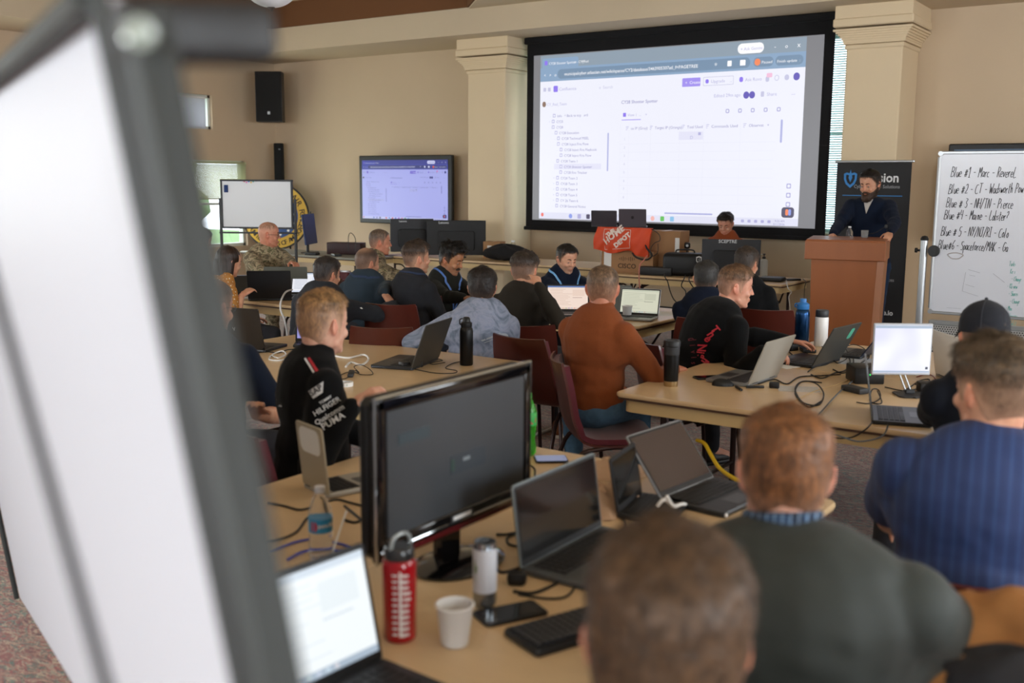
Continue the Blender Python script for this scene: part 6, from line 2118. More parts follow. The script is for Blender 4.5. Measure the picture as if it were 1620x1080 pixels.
def make_hair(parent, MH, st, hm, near, seed):
    """MH: 4x4 head matrix (head frame -> person frame)"""
    nz, na = (70, 110) if near else (44, 64)
    t_ = (1 - np.cos(np.linspace(0, PI, nz))) / 2
    z = HZ[0] + .02 + (HZ[-1] - HZ[0] - .02) * t_
    a = np.linspace(0, 2 * PI, na, endpoint=False)
    A, Z = np.meshgrid(a, z)
    P = head_pt(A.ravel(), Z.ravel())
    F = grid_faces(nz, na)[:-2] + [grid_faces(nz, na)[-1]]
    N = vnormals(P, F)
    if (N * (P - np.array([0, -.01, .0]))).sum() < 0:
        N = -N
    hl = hairline(A.ravel(), st)
    jag = .004 * vnoise(P * 90, seed)
    w_ = smooth01(Z.ravel() - hl + jag, -.004, .010)
    top = smooth01(Z.ravel(), st.get('t0', .03), st.get('t1', .085))
    th = st['side'] * (1 - top) + st['top'] * top
    dd = np.abs((A.ravel() + PI) % (2 * PI) - PI)
    quiff = st.get('quiff', 0) * np.exp(-(dd / .8) ** 2) * smooth01(Z.ravel(), .06, .1)
    th = th + quiff
    cl = st.get('clump', .25)
    th = th * (1 + cl * vnoise(P * np.array([45, 45, 22]), seed + 3) + cl * .6 * vnoise(P * 110, seed + 5))
    if st.get('curl'):
        th = th + st['curl'] * (.5 + .5 * vnoise(P * 75, seed + 9)) * top
    bald = st.get('thin', 0)
    Q = P + N * (th * w_ - .0025 * (1 - w_))[:, None]
    dens = (st.get('sdens', .75) * (1 - top) + 1.0 * top) * np.clip(w_ * 1.2, 0, 1)
    if bald:
        r = np.linalg.norm((P - np.array([0, -.035, .11])) / np.array([.055, .06, .05]), axis=1)
        dens = dens * (1 - bald * np.exp(-r ** 2))
    fades = st.get('fade', 0)
    if fades:
        fz = np.maximum(smooth01(Z.ravel() - hl, 0.0, .075), smooth01(-dd, -1.25, -.95))
        dens = dens * ((1 - fades) + fades * fz)
    keep = [f for f in F if max(w_[i] for i in f) > .02]
    used = np.unique(np.concatenate([np.array(f) for f in keep]))
    mp = -np.ones(len(P), int)
    mp[used] = np.arange(len(used))
    V = Q[used]
    F2 = [tuple(mp[i] for i in f) for f in keep]
    D_ = dens[used]
    # strands
    ns = st.get('strands', 9000 if near else 1800)
    rg = np.random.default_rng(seed)
    idx = rg.choice(used, ns, p=(lambda q: q / q.sum())((w_[used] * (.15 + np.minimum(th[used], .03) * 30)).clip(0)))
    jit = rg.normal(0, .0022 if near else .004, (ns, 3))
    pts = Q[idx] + jit * (1 - np.abs(N[idx]))
    nr = N[idx]
    whorl = np.array([0, -.045, .115])
    fl = pts - whorl
    fl = fl - nr * (fl * nr).sum(1)[:, None]
    fl /= np.linalg.norm(fl, axis=1)[:, None] + 1e-9
    sw = np.cross(nr, fl) * .35
    up = st.get('lift', .25)
    fwd = np.array([0, st.get('forward', .2), 0])
    dr = fl + sw + nr * (up + .25 * rg.random((ns, 1))) + rg.normal(0, .22, (ns, 3)) + fwd * top[idx][:, None]
    dr /= np.linalg.norm(dr, axis=1)[:, None]
    ln = np.clip(th[idx] * st.get('len', .95) + .004, .003, .05)[:, None][:, 0]
    V, F2, D_ = _strands(V, F2, D_, pts, nr, dr, ln, .0012 if near else .0028, seed + 1, np.clip(dens[idx] * 1.3, 0, 1))
    M = np.array(MH)
    V = V @ M[:3, :3].T + M[:3, 3]
    return npobj('hair', V, F2, [hm], parent, {'hairmask': D_})

def _strands(V, F, D_, pts, nr, dr, ln, width, seed, dv):
    rg = np.random.default_rng(seed)
    n = len(pts)
    L = (ln * (.7 + .6 * rg.random(n)))[:, None]
    side = np.cross(dr, nr)
    side /= np.linalg.norm(side, axis=1)[:, None] + 1e-9
    tw = rg.normal(0, .5, (n, 1))
    s2 = side * np.cos(tw) + nr * np.sin(tw)
    base = pts - nr * .003
    mid = base + dr * L * .55
    tip = base + dr * L * .95 + side * L * rg.normal(0, .25, (n, 1)) - nr * L * .15
    V2 = np.stack([base + s2 * width / 2, base - s2 * width / 2, mid - s2 * width * .4, mid + s2 * width * .4, tip], 1).reshape(-1, 3)
    k = len(V) + 5 * np.arange(n)[:, None]
    q = (k + np.array([[0, 1, 2, 3]])).tolist()
    tr_ = (k + np.array([[3, 2, 4]])).tolist()
    return np.concatenate([V, V2]), F + [tuple(x) for x in q] + [tuple(x) for x in tr_], np.concatenate([D_, np.repeat(dv, 5)])

def hand_prims(Pm, W, d, nrm, side, curl=.35, s=1.0, spread=.12, pinch=0):
    """wrist W, direction d (to fingertips), nrm = back-of-hand normal, side=+1 right hand -1 left"""
    d = np.array(d, float); d /= np.linalg.norm(d)
    nrm = np.array(nrm, float); nrm -= d * nrm.dot(d); nrm /= np.linalg.norm(nrm) + 1e-9
    acr = np.cross(d, nrm) * side      # toward the little finger for the right hand
    W = np.array(W, float)
    # palm
    for k, (u0, w0) in enumerate(((-.026, .0), (-.009, .0), (.009, .0), (.026, .0))):
        Pm.cap(W + d * .008 * s + acr * u0 * .55 * s, .015 * s, W + d * .084 * s + acr * u0 * 1.05 * s, .0125 * s)
    Pm.cap(W - d * .02, .023 * s, W + d * .02 * s, .021 * s, (nrm, .72))
    lens = (.070, .079, .074, .058)
    rads = (.0088, .0092, .0088, .0078)
    for k in range(4):
        u = (-.029, -.0095, .0095, .028)[k] * s
        p = W + d * .088 * s + acr * u
        ang = curl * (1 + .12 * k)
        dirv = d + acr * spread * (k - 1.5) / 1.5 * .5
        dirv /= np.linalg.norm(dirv)
        a = ang * .75
        r = rads[k] * s
        for seg, fr in enumerate((.45, .30, .25)):
            q = p + (dirv * math.cos(a) - nrm * math.sin(a)) * lens[k] * fr * s
            Pm.cap(p, r, q, r * .92)
            r *= .92
            p = q
            a += ang * (1.1, .8, .5)[seg]
    # thumb
    p = W + d * .022 * s - acr * .022 * s
    t1 = d * .62 - acr * .62 - nrm * .3
    t1 /= np.linalg.norm(t1)
    q = p + t1 * .042 * s
    Pm.cap(p, .015 * s, q, .0115 * s)
    t2 = d * .85 - acr * (.35 - .3 * pinch) - nrm * (.25 + curl * .6)
    t2 /= np.linalg.norm(t2)
    q2 = q + t2 * .032 * s
    Pm.cap(q, .0112 * s, q2, .0098 * s)
    t3 = d * .95 - acr * .1 - nrm * (.25 + curl)
    t3 /= np.linalg.norm(t3)
    Pm.cap(q2, .0098 * s, q2 + t3 * .026 * s, .0082 * s)

def ik(S, T, l1, l2, pole):
    S, T, pole = np.array(S, float), np.array(T, float), np.array(pole, float)
    v = T - S
    L = np.linalg.norm(v)
    if L > (l1 + l2) * .985:
        T = S + v / L * (l1 + l2) * .985
        v = T - S
        L = np.linalg.norm(v)
    d = v / L
    a = (l1 * l1 - l2 * l2 + L * L) / (2 * L)
    h = math.sqrt(max(0, l1 * l1 - a * a))
    pp = pole - d * pole.dot(d)
    pp /= np.linalg.norm(pp) + 1e-9
    return S + d * a + pp * h, T

# ------------------------------------------------------------------ the figure
def person(label, top, torso, head=None, lean=8, side=0, pitch=0, roll=0, build=1.0, seatz=.47, skin='light', hair=None, hairc=None,
           top_m=None, sleeve='long', collar='crew', pants=None, shoe=None, handR=None, handL=None, poleR=None, poleL=None,
           near=False, voxel=.0062, lanyard=None, hood=False, glasses=False, beard=None, brows='#2a1c14', cap_=None, stand=False,
           curlR=.35, curlL=.35, handDR=None, handDL=None, knee=0, stubble=0, wr=1.0, long_hair=False, headscale=1.0, extra=None, seed=1, eyes=True, spread=.13, brow_only=True, footz=0, swid=None, drop=.065):
    """top: world position of the crown; torso/head: world yaw (rad) of facing. hands: world targets."""
    head = torso if head is None else head
    SK = SKINS[skin]
    H3 = (rotz(head) @ rotx(math.radians(-pitch)) @ roty(math.radians(roll)))
    hs = headscale
    O = Vector(top) - (H3.to_3x3() @ Vector((0, -.012, (.119 + (HAIRS[hair]['top'] * .95 if hair else 0) + (.014 if long_hair else 0)) * hs)))          # head origin
    T3 = rotz(torso)
    ln, sd = math.radians(lean), math.radians(side)
    up = (T3.to_3x3() @ Vector((math.sin(sd), math.sin(ln), math.cos(ln) * math.cos(sd)))).normalized()
    N_ = O + T3.to_3x3() @ Vector((0, -.045 - .0 * lean, -.155))
    N_ = O - up * .10 + Vector((0, 0, -.055)) + T3.to_3x3() @ Vector((0, -.03, 0))
    hz = (seatz + .122) if not stand else .96
    TL = (N_.z - hz) / max(.3, up.z)
    hip = N_ - up * TL
    root = thing('person', label, 'person', (hip.x, hip.y, 0), torso)
    W2L = (Matrix.Translation((hip.x, hip.y, 0)) @ T3).inverted()
    def L(p):
        return np.array(W2L @ Vector(p))
    R3 = W2L.to_3x3()
    n = L(N_); h = L(hip)
    u = np.array(R3 @ up)
    x_ = np.array([1., 0, 0]); x_ = x_ - u * x_.dot(u); x_ /= np.linalg.norm(x_)
    f_ = np.cross(u, x_)
    MH = W2L @ (Matrix.Translation(O) @ H3 @ Matrix.Diagonal((hs, hs, hs, 1)))
    MHn = np.array(MH)
    def hp(p):
        return MHn[:3, :3] @ np.array(p) + MHn[:3, 3]
    b_ = build
    sw = .150 * (.55 + .45 * b_) + .008 if swid is None else swid
    def at(t_, xx=0, yy=0):
        return h + u * TL * t_ + x_ * xx + f_ * yy
    sh = {1: n - u * drop + x_ * sw - f_ * .005, -1: n - u * drop - x_ * sw - f_ * .005}
    # legs
    legs = {}
    for s in (-1, 1):
        hj = h + np.array([s * .09 * b_, .01, 0])
        if stand:
            kn = np.array([hj[0] * 1.05, hj[1] + .03, .50]); an = np.array([hj[0] * 1.15, hj[1] - .01, .09])
        else:
            ka = math.radians(knee)
            kn = hj + np.array([s * spread + .40 * math.sin(ka), .40 * math.cos(ka), -.03])
            kn[2] = seatz + .06
            an = np.array([kn[0], kn[1] + .03 + footz, .09])
        legs[s] = (hj, kn, an)
    arms = {}
    for s, T_, pl in ((1, handR, poleR), (-1, handL, poleL)):
        if T_ is None:
            T_ = Matrix.Translation((hip.x, hip.y, 0)) @ T3 @ Vector((s * .13, .36, seatz + .15)) if not stand else Matrix.Translation((hip.x, hip.y, 0)) @ T3 @ Vector((s * .26, .06, .8))
        t_ = L(T_)
        pole = np.array([s * .5, -.35, -.8]) if pl is None else np.array(pl, float)
        el, wr_ = ik(sh[s], t_, .295, .265, pole)
        arms[s] = (sh[s], el, wr_)
    # ---- body (skin)
    P = Prims()
    A, Z = head_grid(44, 56)
    hv = head_pt(A.ravel(), Z.ravel())
    P.mesh(hv @ MHn[:3, :3].T + MHn[:3, 3], grid_faces(44, 56))
    def E(c, r, R=None):
        v, f = sphere(10, 14)
        q = v * np.array(r)
        if R is not None:
            q = q @ np.array(R.to_3x3()).T
        q = q + np.array(c)
        P.mesh(q @ MHn[:3, :3].T + MHn[:3, 3], f)
    def Cc(p0, r0, p1, r1):
        P.cap(hp(p0), r0 * hs, hp(p1), r1 * hs)
    # nose, brow, lids, cheeks, lips, chin
    Cc((0, .084, .012), .0075, (0, .101, -.026), .0095)
    E((0, .103, -.031), (.0105, .011, .0095))
    for s in (-1, 1):
        E((s * .0115, .094, -.034), (.0075, .0095, .0075))
        E((s * .031, .0735, -.003), (.0165, .0095, .0095))
        Cc((s * .012, .083, .017), .0065, (s * .044, .074, .016), .006)
        E((s * .040, .062, -.036), (.023, .020, .022))
        Cc((s * .052, .008, -.070), .018, (s * .022, .058, -.100), .017)
        Cc((s * .012, .086, -.063), .0055, (0, .0885, -.0625), .0058)
        Cc((s * .012, .084, -.074), .0058, (0, .0865, -.0745), .0066)
        Cc((s * .020, .080, -.068), .005, (s * .012, .085, -.068), .005)
        # ear
        Re = rotz(-s * RX(22)) @ rotx(RX(-8))
        E((s * .0775, -.014, -.010), (.0065, .016, .029), Re)
        rim = [(s * .078, -.004, .010), (s * .084, -.012, .021), (s * .089, -.025, .018), (s * .090, -.031, .002), (s * .086, -.027, -.016), (s * .080, -.016, -.033), (s * .077, -.006, -.034)]
        for i in range(len(rim) - 1):
            Cc(rim[i], .0045, rim[i + 1], .0045)
        Cc((s * .076, .002, -.012), .005, (s * .079, .001, -.018), .004)
    E((0, .068, -.104), (.023, .017, .015))
    nb = n + u * .0
    P.cap(hp((0, -.028, -.045)), .052 * hs * (.9 + .1 * b_), nb + f_ * .0, .060 * (.85 + .15 * b_))
    P.cap(hp((0, -.045, .0)), .05 * hs, hp((0, -.04, -.07)), .048 * hs)
    P.cap(hp((0, .02, -.085)), .032 * hs, nb + f_ * .03 + u * .01, .045)
    k = .86
    P.ell(at(.70, 0, .0), (.150 * b_ * k + .01, .10 * b_ * k, .19), Matrix((x_, f_, u)).transposed())
    P.ell(at(.30, 0, .01), (.145 * b_ * k, .10 * b_ * k, .2), Matrix((x_, f_, u)).transposed())
    P.ell(at(.0, 0, 0), (.155 * b_ * k, .11 * b_ * k, .11), Matrix((x_, f_, u)).transposed())
    for s in (-1, 1):
        S_, e_, w_ = arms[s]
        P.cap(nb - u * .03, .045, S_ - x_ * s * .02, .042)
        P.cap(S_, .046 * b_ ** .5, e_, .036 * b_ ** .5)
        P.cap(e_, .036 * b_ ** .5, e_ * .6 + w_ * .4, .037 * b_ ** .5)
        P.cap(e_ * .6 + w_ * .4, .037 * b_ ** .5, w_, .0245)
        d = w_ - e_
        d /= np.linalg.norm(d)
        hd = handDR if s == 1 else handDL
        nr = np.array([0, 0, 1.])
        if hd is not None:
            d = np.array(R3 @ Vector(hd[0])); nr = np.array(R3 @ Vector(hd[1]))
        else:
            d = d * .7 + np.array([0, .6, -.1]); d /= np.linalg.norm(d)
            nr = np.array([s * .25, -.2, 1.])
        hand_prims(P, w_ + d * .012, d, nr, s, curlR if s == 1 else curlL, .97)
        hj, kn, an = legs[s]
        P.cap(hj, .07, kn, .05); P.cap(kn, .05, an, .035); P.cap(an, .035, an + np.array([0, .13, -.05]), .03)
    v, faces, e = remesh(P, voxel, 3)
    inv = np.linalg.inv(MHn)
    hl = v @ inv[:3, :3].T + inv[:3, 3]
    lip = np.exp(-((hl[:, 0] / .022) ** 2 + ((hl[:, 1] - .088) / .014) ** 2 + ((hl[:, 2] + .068) / .0085) ** 2)) * .8
    stb = smooth01(-hl[:, 2], .03, .055) * smooth01(-hl[:, 2], .150, .125) * smooth01(hl[:, 1], -.02, .01) * (1 - lip)
    flush = np.exp(-(((np.abs(hl[:, 0]) - .085) / .014) ** 2 + ((hl[:, 1] + .018) / .03) ** 2)) + .7 * np.exp(-((hl[:, 0] / .016) ** 2 + ((hl[:, 1] - .104) / .012) ** 2 + ((hl[:, 2] + .03) / .015) ** 2))
    skm = skin_mat('skin_%s_%d' % (skin, int(stubble * 10)), SK, stamt=stubble)
    npobj('body', v, faces, [skm], root, {'lip': lip, 'stubble': stb, 'flush': flush})
    # ---- eyes, eyebrows
    if eyes:
        for s in (-1, 1):
            ev, ef = sphere(14, 20)
            q = ev.copy()
            y = ev[:, 1]
            iris = [1 if all(ev[i, 1] > .86 for i in g) else 0 for g in ef]
            pup = [2 if all(ev[i, 1] > .96 for i in g) else iris[j] for j, g in enumerate(ef)]
            q = q * .0105 + np.array([s * .031, .0738, -.0048])
            npobj('eye', q @ MHn[:3, :3].T + MHn[:3, 3], ef, [mat('eye_white', '#8a8078', .35), mat('iris_brown', '#2a1e16', .3), mat('pupil', '#080808', .1)], root, matidx=pup)
            mbx = MB()
            pts = [tuple(hp((s * x0_, y0_, z0_))) for x0_, y0_, z0_ in ((.012, .0895, .017), (.024, .0885, .0215), (.036, .083, .022), (.047, .074, .017))]
            mbx.add(tube(catmull(pts, 4), [.002, .003, .0036, .0038, .0038, .0038, .0036, .0034, .0032, .0028, .0024, .0018, .001][:13], 6), mat('eyebrow_' + brows, brows, .8))
            mbx.build('eyebrow', root)
            mbx = MB()
            pts = [tuple(hp((s * x0_, y0_, z0_))) for x0_, y0_, z0_ in ((.0185, .081, -.005), (.026, .0862, .0005), (.036, .0848, .0005), (.0445, .077, -.005))]
            mbx.add(tube(catmull(pts, 3), .0022, 5), skm)
            mbx.build('eyelid', root)
    # ---- hair
    if hair:
        st = HAIRS[hair]
        hm = hair_mat('hair_%s_%s' % (hairc, skin), hairc, SK, .5)
        make_hair(root, MH, st, hm, near, seed)
    if long_hair:
        HPm = Prims()
        def HE(c, r):
            q, f = sphere(12, 16)
            q = q * np.array(r) + np.array(c)
            HPm.mesh(q @ MHn[:3, :3].T + MHn[:3, 3], f)
        HE((0, -.022, .038), (.09, .108, .098)); HE((0, -.075, -.04), (.085, .055, .12)); HE((0, -.085, -.14), (.088, .04, .13))
        HE((.07, -.03, -.06), (.022, .045, .12)); HE((-.07, -.03, -.06), (.022, .045, .12))
        hv_, hf_, he_ = remesh(HPm, .006, 3)
        nn = vnormals(hv_, hf_)
        hv_ = hv_ + nn * (.004 * vnoise(hv_ * np.array([70, 70, 9]), seed))[:, None]
        npobj('hair', hv_, hf_, [hair_mat('hair_%s_%s' % (hairc, skin), hairc, SK, .4)], root, {'hairmask': np.ones(len(hv_))})
    if beard:
        col, full = beard
        A, Z = np.meshgrid(np.linspace(-1.75, 1.75, 60), np.linspace(-.119, -.02 if full else -.045, 34))
        Pb = head_pt(A.ravel(), Z.ravel())
        nf = [(i * 60 + j, i * 60 + j + 1, (i + 1) * 60 + j + 1, (i + 1) * 60 + j) for i in range(33) for j in range(59)]
        Nb = Pb - np.array([0, -.0, -.04]); Nb /= np.linalg.norm(Nb, axis=1)[:, None]
        aa, zz = np.abs(A.ravel()), Z.ravel()
        if full:
            upper = np.interp(aa, [0, .22, .34, .6, 1.0, 1.3, 1.6, 1.75], [-.050, -.050, -.056, -.062, -.055, -.035, -.01, .0])
            mouth = np.exp(-((Pb[:, 0] / .021) ** 2 + ((zz + .069) / .0075) ** 2))
            w_ = smooth01(upper - zz, -.001, .008) * (1 - smooth01(aa, 1.55, 1.75)) * (1 - np.clip(mouth * 1.6, 0, 1))
            th = (.008 + .024 * smooth01(-zz, .06, .118) * (1 - smooth01(aa, .6, 1.4) * .7)) * w_
        else:
            w_ = np.exp(-((Pb[:, 0] / .026) ** 4 + ((zz + .052 + aa * .02) / .0065) ** 2)) * 1.2
            w_ = np.clip(w_, 0, 1)
            th = .007 * w_
        th = th * (1 + .2 * vnoise(Pb * 120, 3))
        Q = Pb + Nb * (th + .006 * w_ * (np.abs(Pb[:, 0]) < .03) - .003 * (1 - w_))[:, None]
        if full:
            Q[:, 1] += .008 * w_ * np.exp(-(Pb[:, 0] / .03) ** 2)
        keep = [f for f in nf if max(w_[i] for i in f) > .05]
        D_ = np.ones(len(Q)) * .95
        rg = np.random.default_rng(seed)
        ns = 2200 if full else 300
        us = np.unique(np.concatenate([np.array(f) for f in keep]))
        ix = rg.choice(us, ns, p=w_[us] / w_[us].sum())
        dr = Nb[ix] * .5 + np.array([0, .1, -.9]) + rg.normal(0, .25, (ns, 3))
        dr /= np.linalg.norm(dr, axis=1)[:, None]
        V2, F2, D2 = _strands(Q, keep, D_, Q[ix], Nb[ix], dr, np.full(ns, .012 if full else .006), .0022, seed, np.ones(ns))
        npobj('beard' if full else 'moustache', V2 @ MHn[:3, :3].T + MHn[:3, 3], F2, [hair_mat('hair_%s_%s' % (col, skin), col, SK)], root, {'hairmask': D2})
    # ---- shirt / jacket
    S = Prims()
    Rt = Matrix((x_, f_, u)).transposed()
    S.ell(at(.76, 0, -.012), (.160 * b_ + .012, .108 * b_ + .008, .20), Rt)
    S.ell(at(.60, 0, .012), (.155 * b_ + .01, .112 * b_ + .006, .19), Rt)
    S.ell(at(.32, 0, .012), (.155 * b_, .118 * b_ * wr, .2), Rt)
    S.ell(at(.08, 0, .005), (.170 * b_, .125 * b_ * wr, .15), Rt)
    if stand:
        S.ell(at(-.04, 0, 0), (.168 * b_, .122 * b_, .12), Rt)
    for s in (-1, 1):
        S_, e_, w_ = arms[s]
        S.cap(nb - u * .05 - f_ * .008, .066 * b_ ** .4, S_ - x_ * s * .02 + u * .002, .064 * b_ ** .4)
        S.cap(at(.80, s * .06 * b_, -.02), .075 * b_, S_ - u * .02, .066 * b_ ** .4)
        S.cap(at(.58, s * .085 * b_, -.005), .085 * b_ ** .5, S_ + (e_ - S_) * .30, .060 * b_ ** .4)
        S.cap(at(.70, s * .07 * b_, -.025), .085 * b_ ** .5, S_ + (e_ - S_) * .12 - u * .01, .063 * b_ ** .4)
        if sleeve == 'long':
            S.cap(S_, .066 * b_ ** .6, e_, .052 * b_ ** .6)
            S.cap(e_, .052 * b_ ** .6, e_ * .45 + w_ * .55, .047 * b_ ** .5)
            we = e_ + (w_ - e_) * .96
            S.cap(e_ * .45 + w_ * .55, .047 * b_ ** .5, we, .036)
            S.cap(e_ + (w_ - e_) * .90, .039, we + (w_ - e_) * .015, .037)
        else:
            m_ = S_ + (e_ - S_) * (.72 if sleeve == 'short' else .95)
            S.cap(S_, .068 * b_ ** .7, m_, .062 * b_ ** .7)
            S.cap(S_ + (e_ - S_) * .5, .066 * b_ ** .7, m_ , .0635 * b_ ** .7)
    if collar == 'high':
        S.cap(nb - u * .03, .074, hp((0, -.03, -.105)), .066)
    elif collar in ('polo', 'crew', 'v'):
        S.cap(nb - u * .035, .073, nb + u * .002, .068)
    if hood:
        for i in range(9):
            a0, a1 = -2.2 + 4.4 * i / 9, -2.2 + 4.4 * (i + 1) / 9
            q0 = n - f_ * .02 + x_ * math.sin(a0) * .095 - f_ * math.cos(a0) * .09 + u * (.015 - .03 * (1 - math.cos(a0)) * .5)
            q1 = n - f_ * .02 + x_ * math.sin(a1) * .095 - f_ * math.cos(a1) * .09 + u * (.015 - .03 * (1 - math.cos(a1)) * .5)
            S.cap(q0, .034, q1, .034)
        S.ell(n - f_ * .105 - u * .07, (.115, .045, .10), Rt)
        S.ell(n - f_ * .09 - u * .02, (.12, .05, .05), Rt)
    vx = .008 if near else .0095
    v, faces, e = remesh(S, vx, 4)
    N = vnormals(v, faces)
    lc = v @ np.stack([x_, f_, u], 1)
    am = .006 if near else .007
    arm_w = np.zeros(len(v))
    fold = np.zeros(len(v))
    for s in (-1, 1):
        S_, e_, w_ = arms[s]
        for (a_, c_) in ((S_, e_), (e_, w_)):
            d = c_ - a_; Ld = np.linalg.norm(d); d = d / Ld
            tt = (v - a_) @ d
            rr_ = np.linalg.norm((v - a_) - tt[:, None] * d, axis=1)
            wgt = smooth01(-rr_, -.085, -.06) * smooth01(tt, -.02, .05) * smooth01(-tt, -Ld - .03, -Ld + .04)
            ee = np.exp(-((v - e_) ** 2).sum(1) / .09 ** 2)
            q = np.stack([tt * 26, v @ np.cross(d, [0.3, .9, .2]) * 11, rr_ * 4], 1)
            fold = fold + wgt * vnoise(q, seed + 7) * (.35 + 1.0 * ee)
            arm_w = np.maximum(arm_w, wgt)
    tor = vnoise(np.stack([lc[:, 0] * 7 + lc[:, 2] * 5, lc[:, 1] * 5, lc[:, 2] * 15 - lc[:, 0] * 6], 1), seed + 11) * .9 + vnoise(np.stack([lc[:, 0] * 14, lc[:, 1] * 10, lc[:, 2] * 26 + lc[:, 0] * 12], 1), seed + 13) * .4
    v = v + N * ((fold * am * 1.2 + tor * am * (1 - arm_w)) + .0012)[:, None]
    shirt = npobj('hooded_sweatshirt' if hood else ('jacket' if collar == 'high' else 'shirt'), v, faces, [top_m], root)
    bvh = BVHTree.FromPolygons([tuple(p) for p in v], [tuple(int(i) for i in f) for f in faces])
    # collars as separate bands
    if collar in ('polo', 'high', 'v') and not hood:
        mb = MB()
        base = nb + u * (.012 if collar != 'high' else .03)
        pts = []
        for i in range(24):
            a = 2 * PI * i / 24
            front = max(0, math.cos(a))
            pts.append(tuple(base + x_ * math.sin(a) * .069 + f_ * (math.cos(a) * .070 + .002) - u * .035 * front ** 2 + u * .01))
        if collar == 'v':
            pts = [tuple(np.array(p) - u * .07 * max(0, math.cos(2 * PI * i / 24)) ** 6) for i, p in enumerate(pts)]
        cm_ = extra.get('collar_m', top_m) if extra else top_m
        mb.add(tube(pts, .009, 8, closed=True), cm_)
        if extra:
            for kk in (.018, .032, .046, .060):
                mb.add(tube([tuple(nb + (np.array(p) - nb) * .97 + u * kk) for p in pts], .0095, 8, closed=True), cm_)
        mb.build('collar', root, angle=80)
    elif collar == 'crew' and not hood:
        mb = MB()
        base = nb + u * .014
        pts = [tuple(base + x_ * math.sin(2 * PI * i / 24) * .066 + f_ * (math.cos(2 * PI * i / 24) * .066) - u * .02 * max(0, math.cos(2 * PI * i / 24))) for i in range(24)]
        mb.add(tube(pts, .007, 8, closed=True), top_m)
        mb.build('neckband', root, angle=80)
    # ---- trousers and shoes
    T = Prims()
    T.ell(at(-.02, 0, 0), (.165 * b_, .12 * b_, .115), Rt)
    for s in (-1, 1):
        hj, kn, an = legs[s]
        T.cap(hj, .092 * b_ ** .6, kn, .068); T.cap(kn, .068, an + np.array([0, 0, .02]), .052)
    v, faces, e = remesh(T, .012, 3)
    N = vnormals(v, faces)
    v = v + N * (.005 * vnoise(v * np.array([18, 18, 26]), seed + 21))[:, None]
    npobj('trousers', v, faces, [pants or mat('dark_trousers', '#23242a', .85, var=.15, vscale=30)], root)
    for s in (-1, 1):
        hj, kn, an = legs[s]
        Sh = Prims()
        q = an + np.array([0, 0, -.045])
        Sh.cap(q + np.array([0, -.03, -.0]), .040, q + np.array([0, .06, -.008]), .042)
        Sh.cap(q + np.array([0, .06, -.008]), .042, q + np.array([s * .005, .15, -.014]), .032)
        Sh.cap(q + np.array([0, -.02, .05]), .042, q + np.array([0, -.02, .0]), .042)
        v, faces, e = remesh(Sh, .009, 3)
        v[:, 2] = np.maximum(v[:, 2], .012)
        so = npobj('shoe', v, faces, [shoe or mat('dark_shoe', '#1d1a19', .5)], root)
        mb = MB()
        mb.add(prism([(q[0] + xx * .043, q[1] + yy) for xx, yy in ((-.9, -.06), (-.6, -.075), (.6, -.075), (.9, -.06), (1, .06), (.9, .14), (.5, .185), (-.5, .185), (-.9, .14), (-1, .06))], .002, .024, .003), mat('shoe_sole', '#cfc8ba', .7) if shoe else M_BLACK)
        mb.build('sole', so)
    # ---- lanyard
    if lanyard:
        pts, nr = [], []
        path = [(-.045, -.06, .02), (-.075, -.035, .02), (-.085, .02, -.005), (-.07, .075, -.06), (-.04, .10, -.14), (-.008, .11, -.24), (0, .11, -.26)]
        full = path + [(-x, y, z) for x, y, z in path[::-1]][1:]
        full = [(0, -.07, .02)] + full + [(0, -.07, .02)] if False else full
        cm = catmull(full, 6)
        for p in cm:
            q = nb + x_ * p.x + f_ * p.y + u * p.z
            res = bvh.find_nearest(Vector(q))
            loc, nrm_ = res[0], res[1]
            pts.append(tuple(loc + nrm_ * .003)); nr.append(nrm_)
        # back part of neck
        mb = MB(); mb.add(strip(pts, .017, .0016, nr), lanyard)
        bp_ = [(-.045, -.06, .02), (-.02, -.068, .024), (.02, -.068, .024), (.045, -.06, .02)]
        pts2, nr2 = [], []
        for p in catmull(bp_, 4):
            q = nb + x_ * p.x + f_ * p.y + u * p.z
            loc, nrm_, _, _ = bvh.find_nearest(Vector(q))
            pts2.append(tuple(loc + nrm_ * .003)); nr2.append(nrm_)
        mb.add(strip(pts2, .017, .0016, nr2), lanyard)
        mb.build('lanyard', root, smooth=False)
    if glasses:
        mb = MB()
        gm = mat('glasses_frame', '#15161c', .3)
        for s in (-1, 1):
            ring = [tuple(hp((s * (.033 + .024 * math.cos(a)), .094 - .006 * abs(math.cos(a)) * (1 if math.cos(a) > 0 else 0), -.004 + .017 * math.sin(a)))) for a in [2 * PI * i / 18 for i in range(18)]]
            mb.add(tube(ring, .0016, 6, closed=True), gm)
            mb.add(tube([tuple(hp(p)) for p in ((s * .057, .09, .0), (s * .074, .07, .001), (s * .083, .0, .003), (s * .083, -.02, -.005))], .0018, 6), gm)
        mb.add(tube([tuple(hp(p)) for p in ((-.009, .096, .0), (.009, .096, .0))], .0016, 6), gm)
        mb.build('glasses', root)
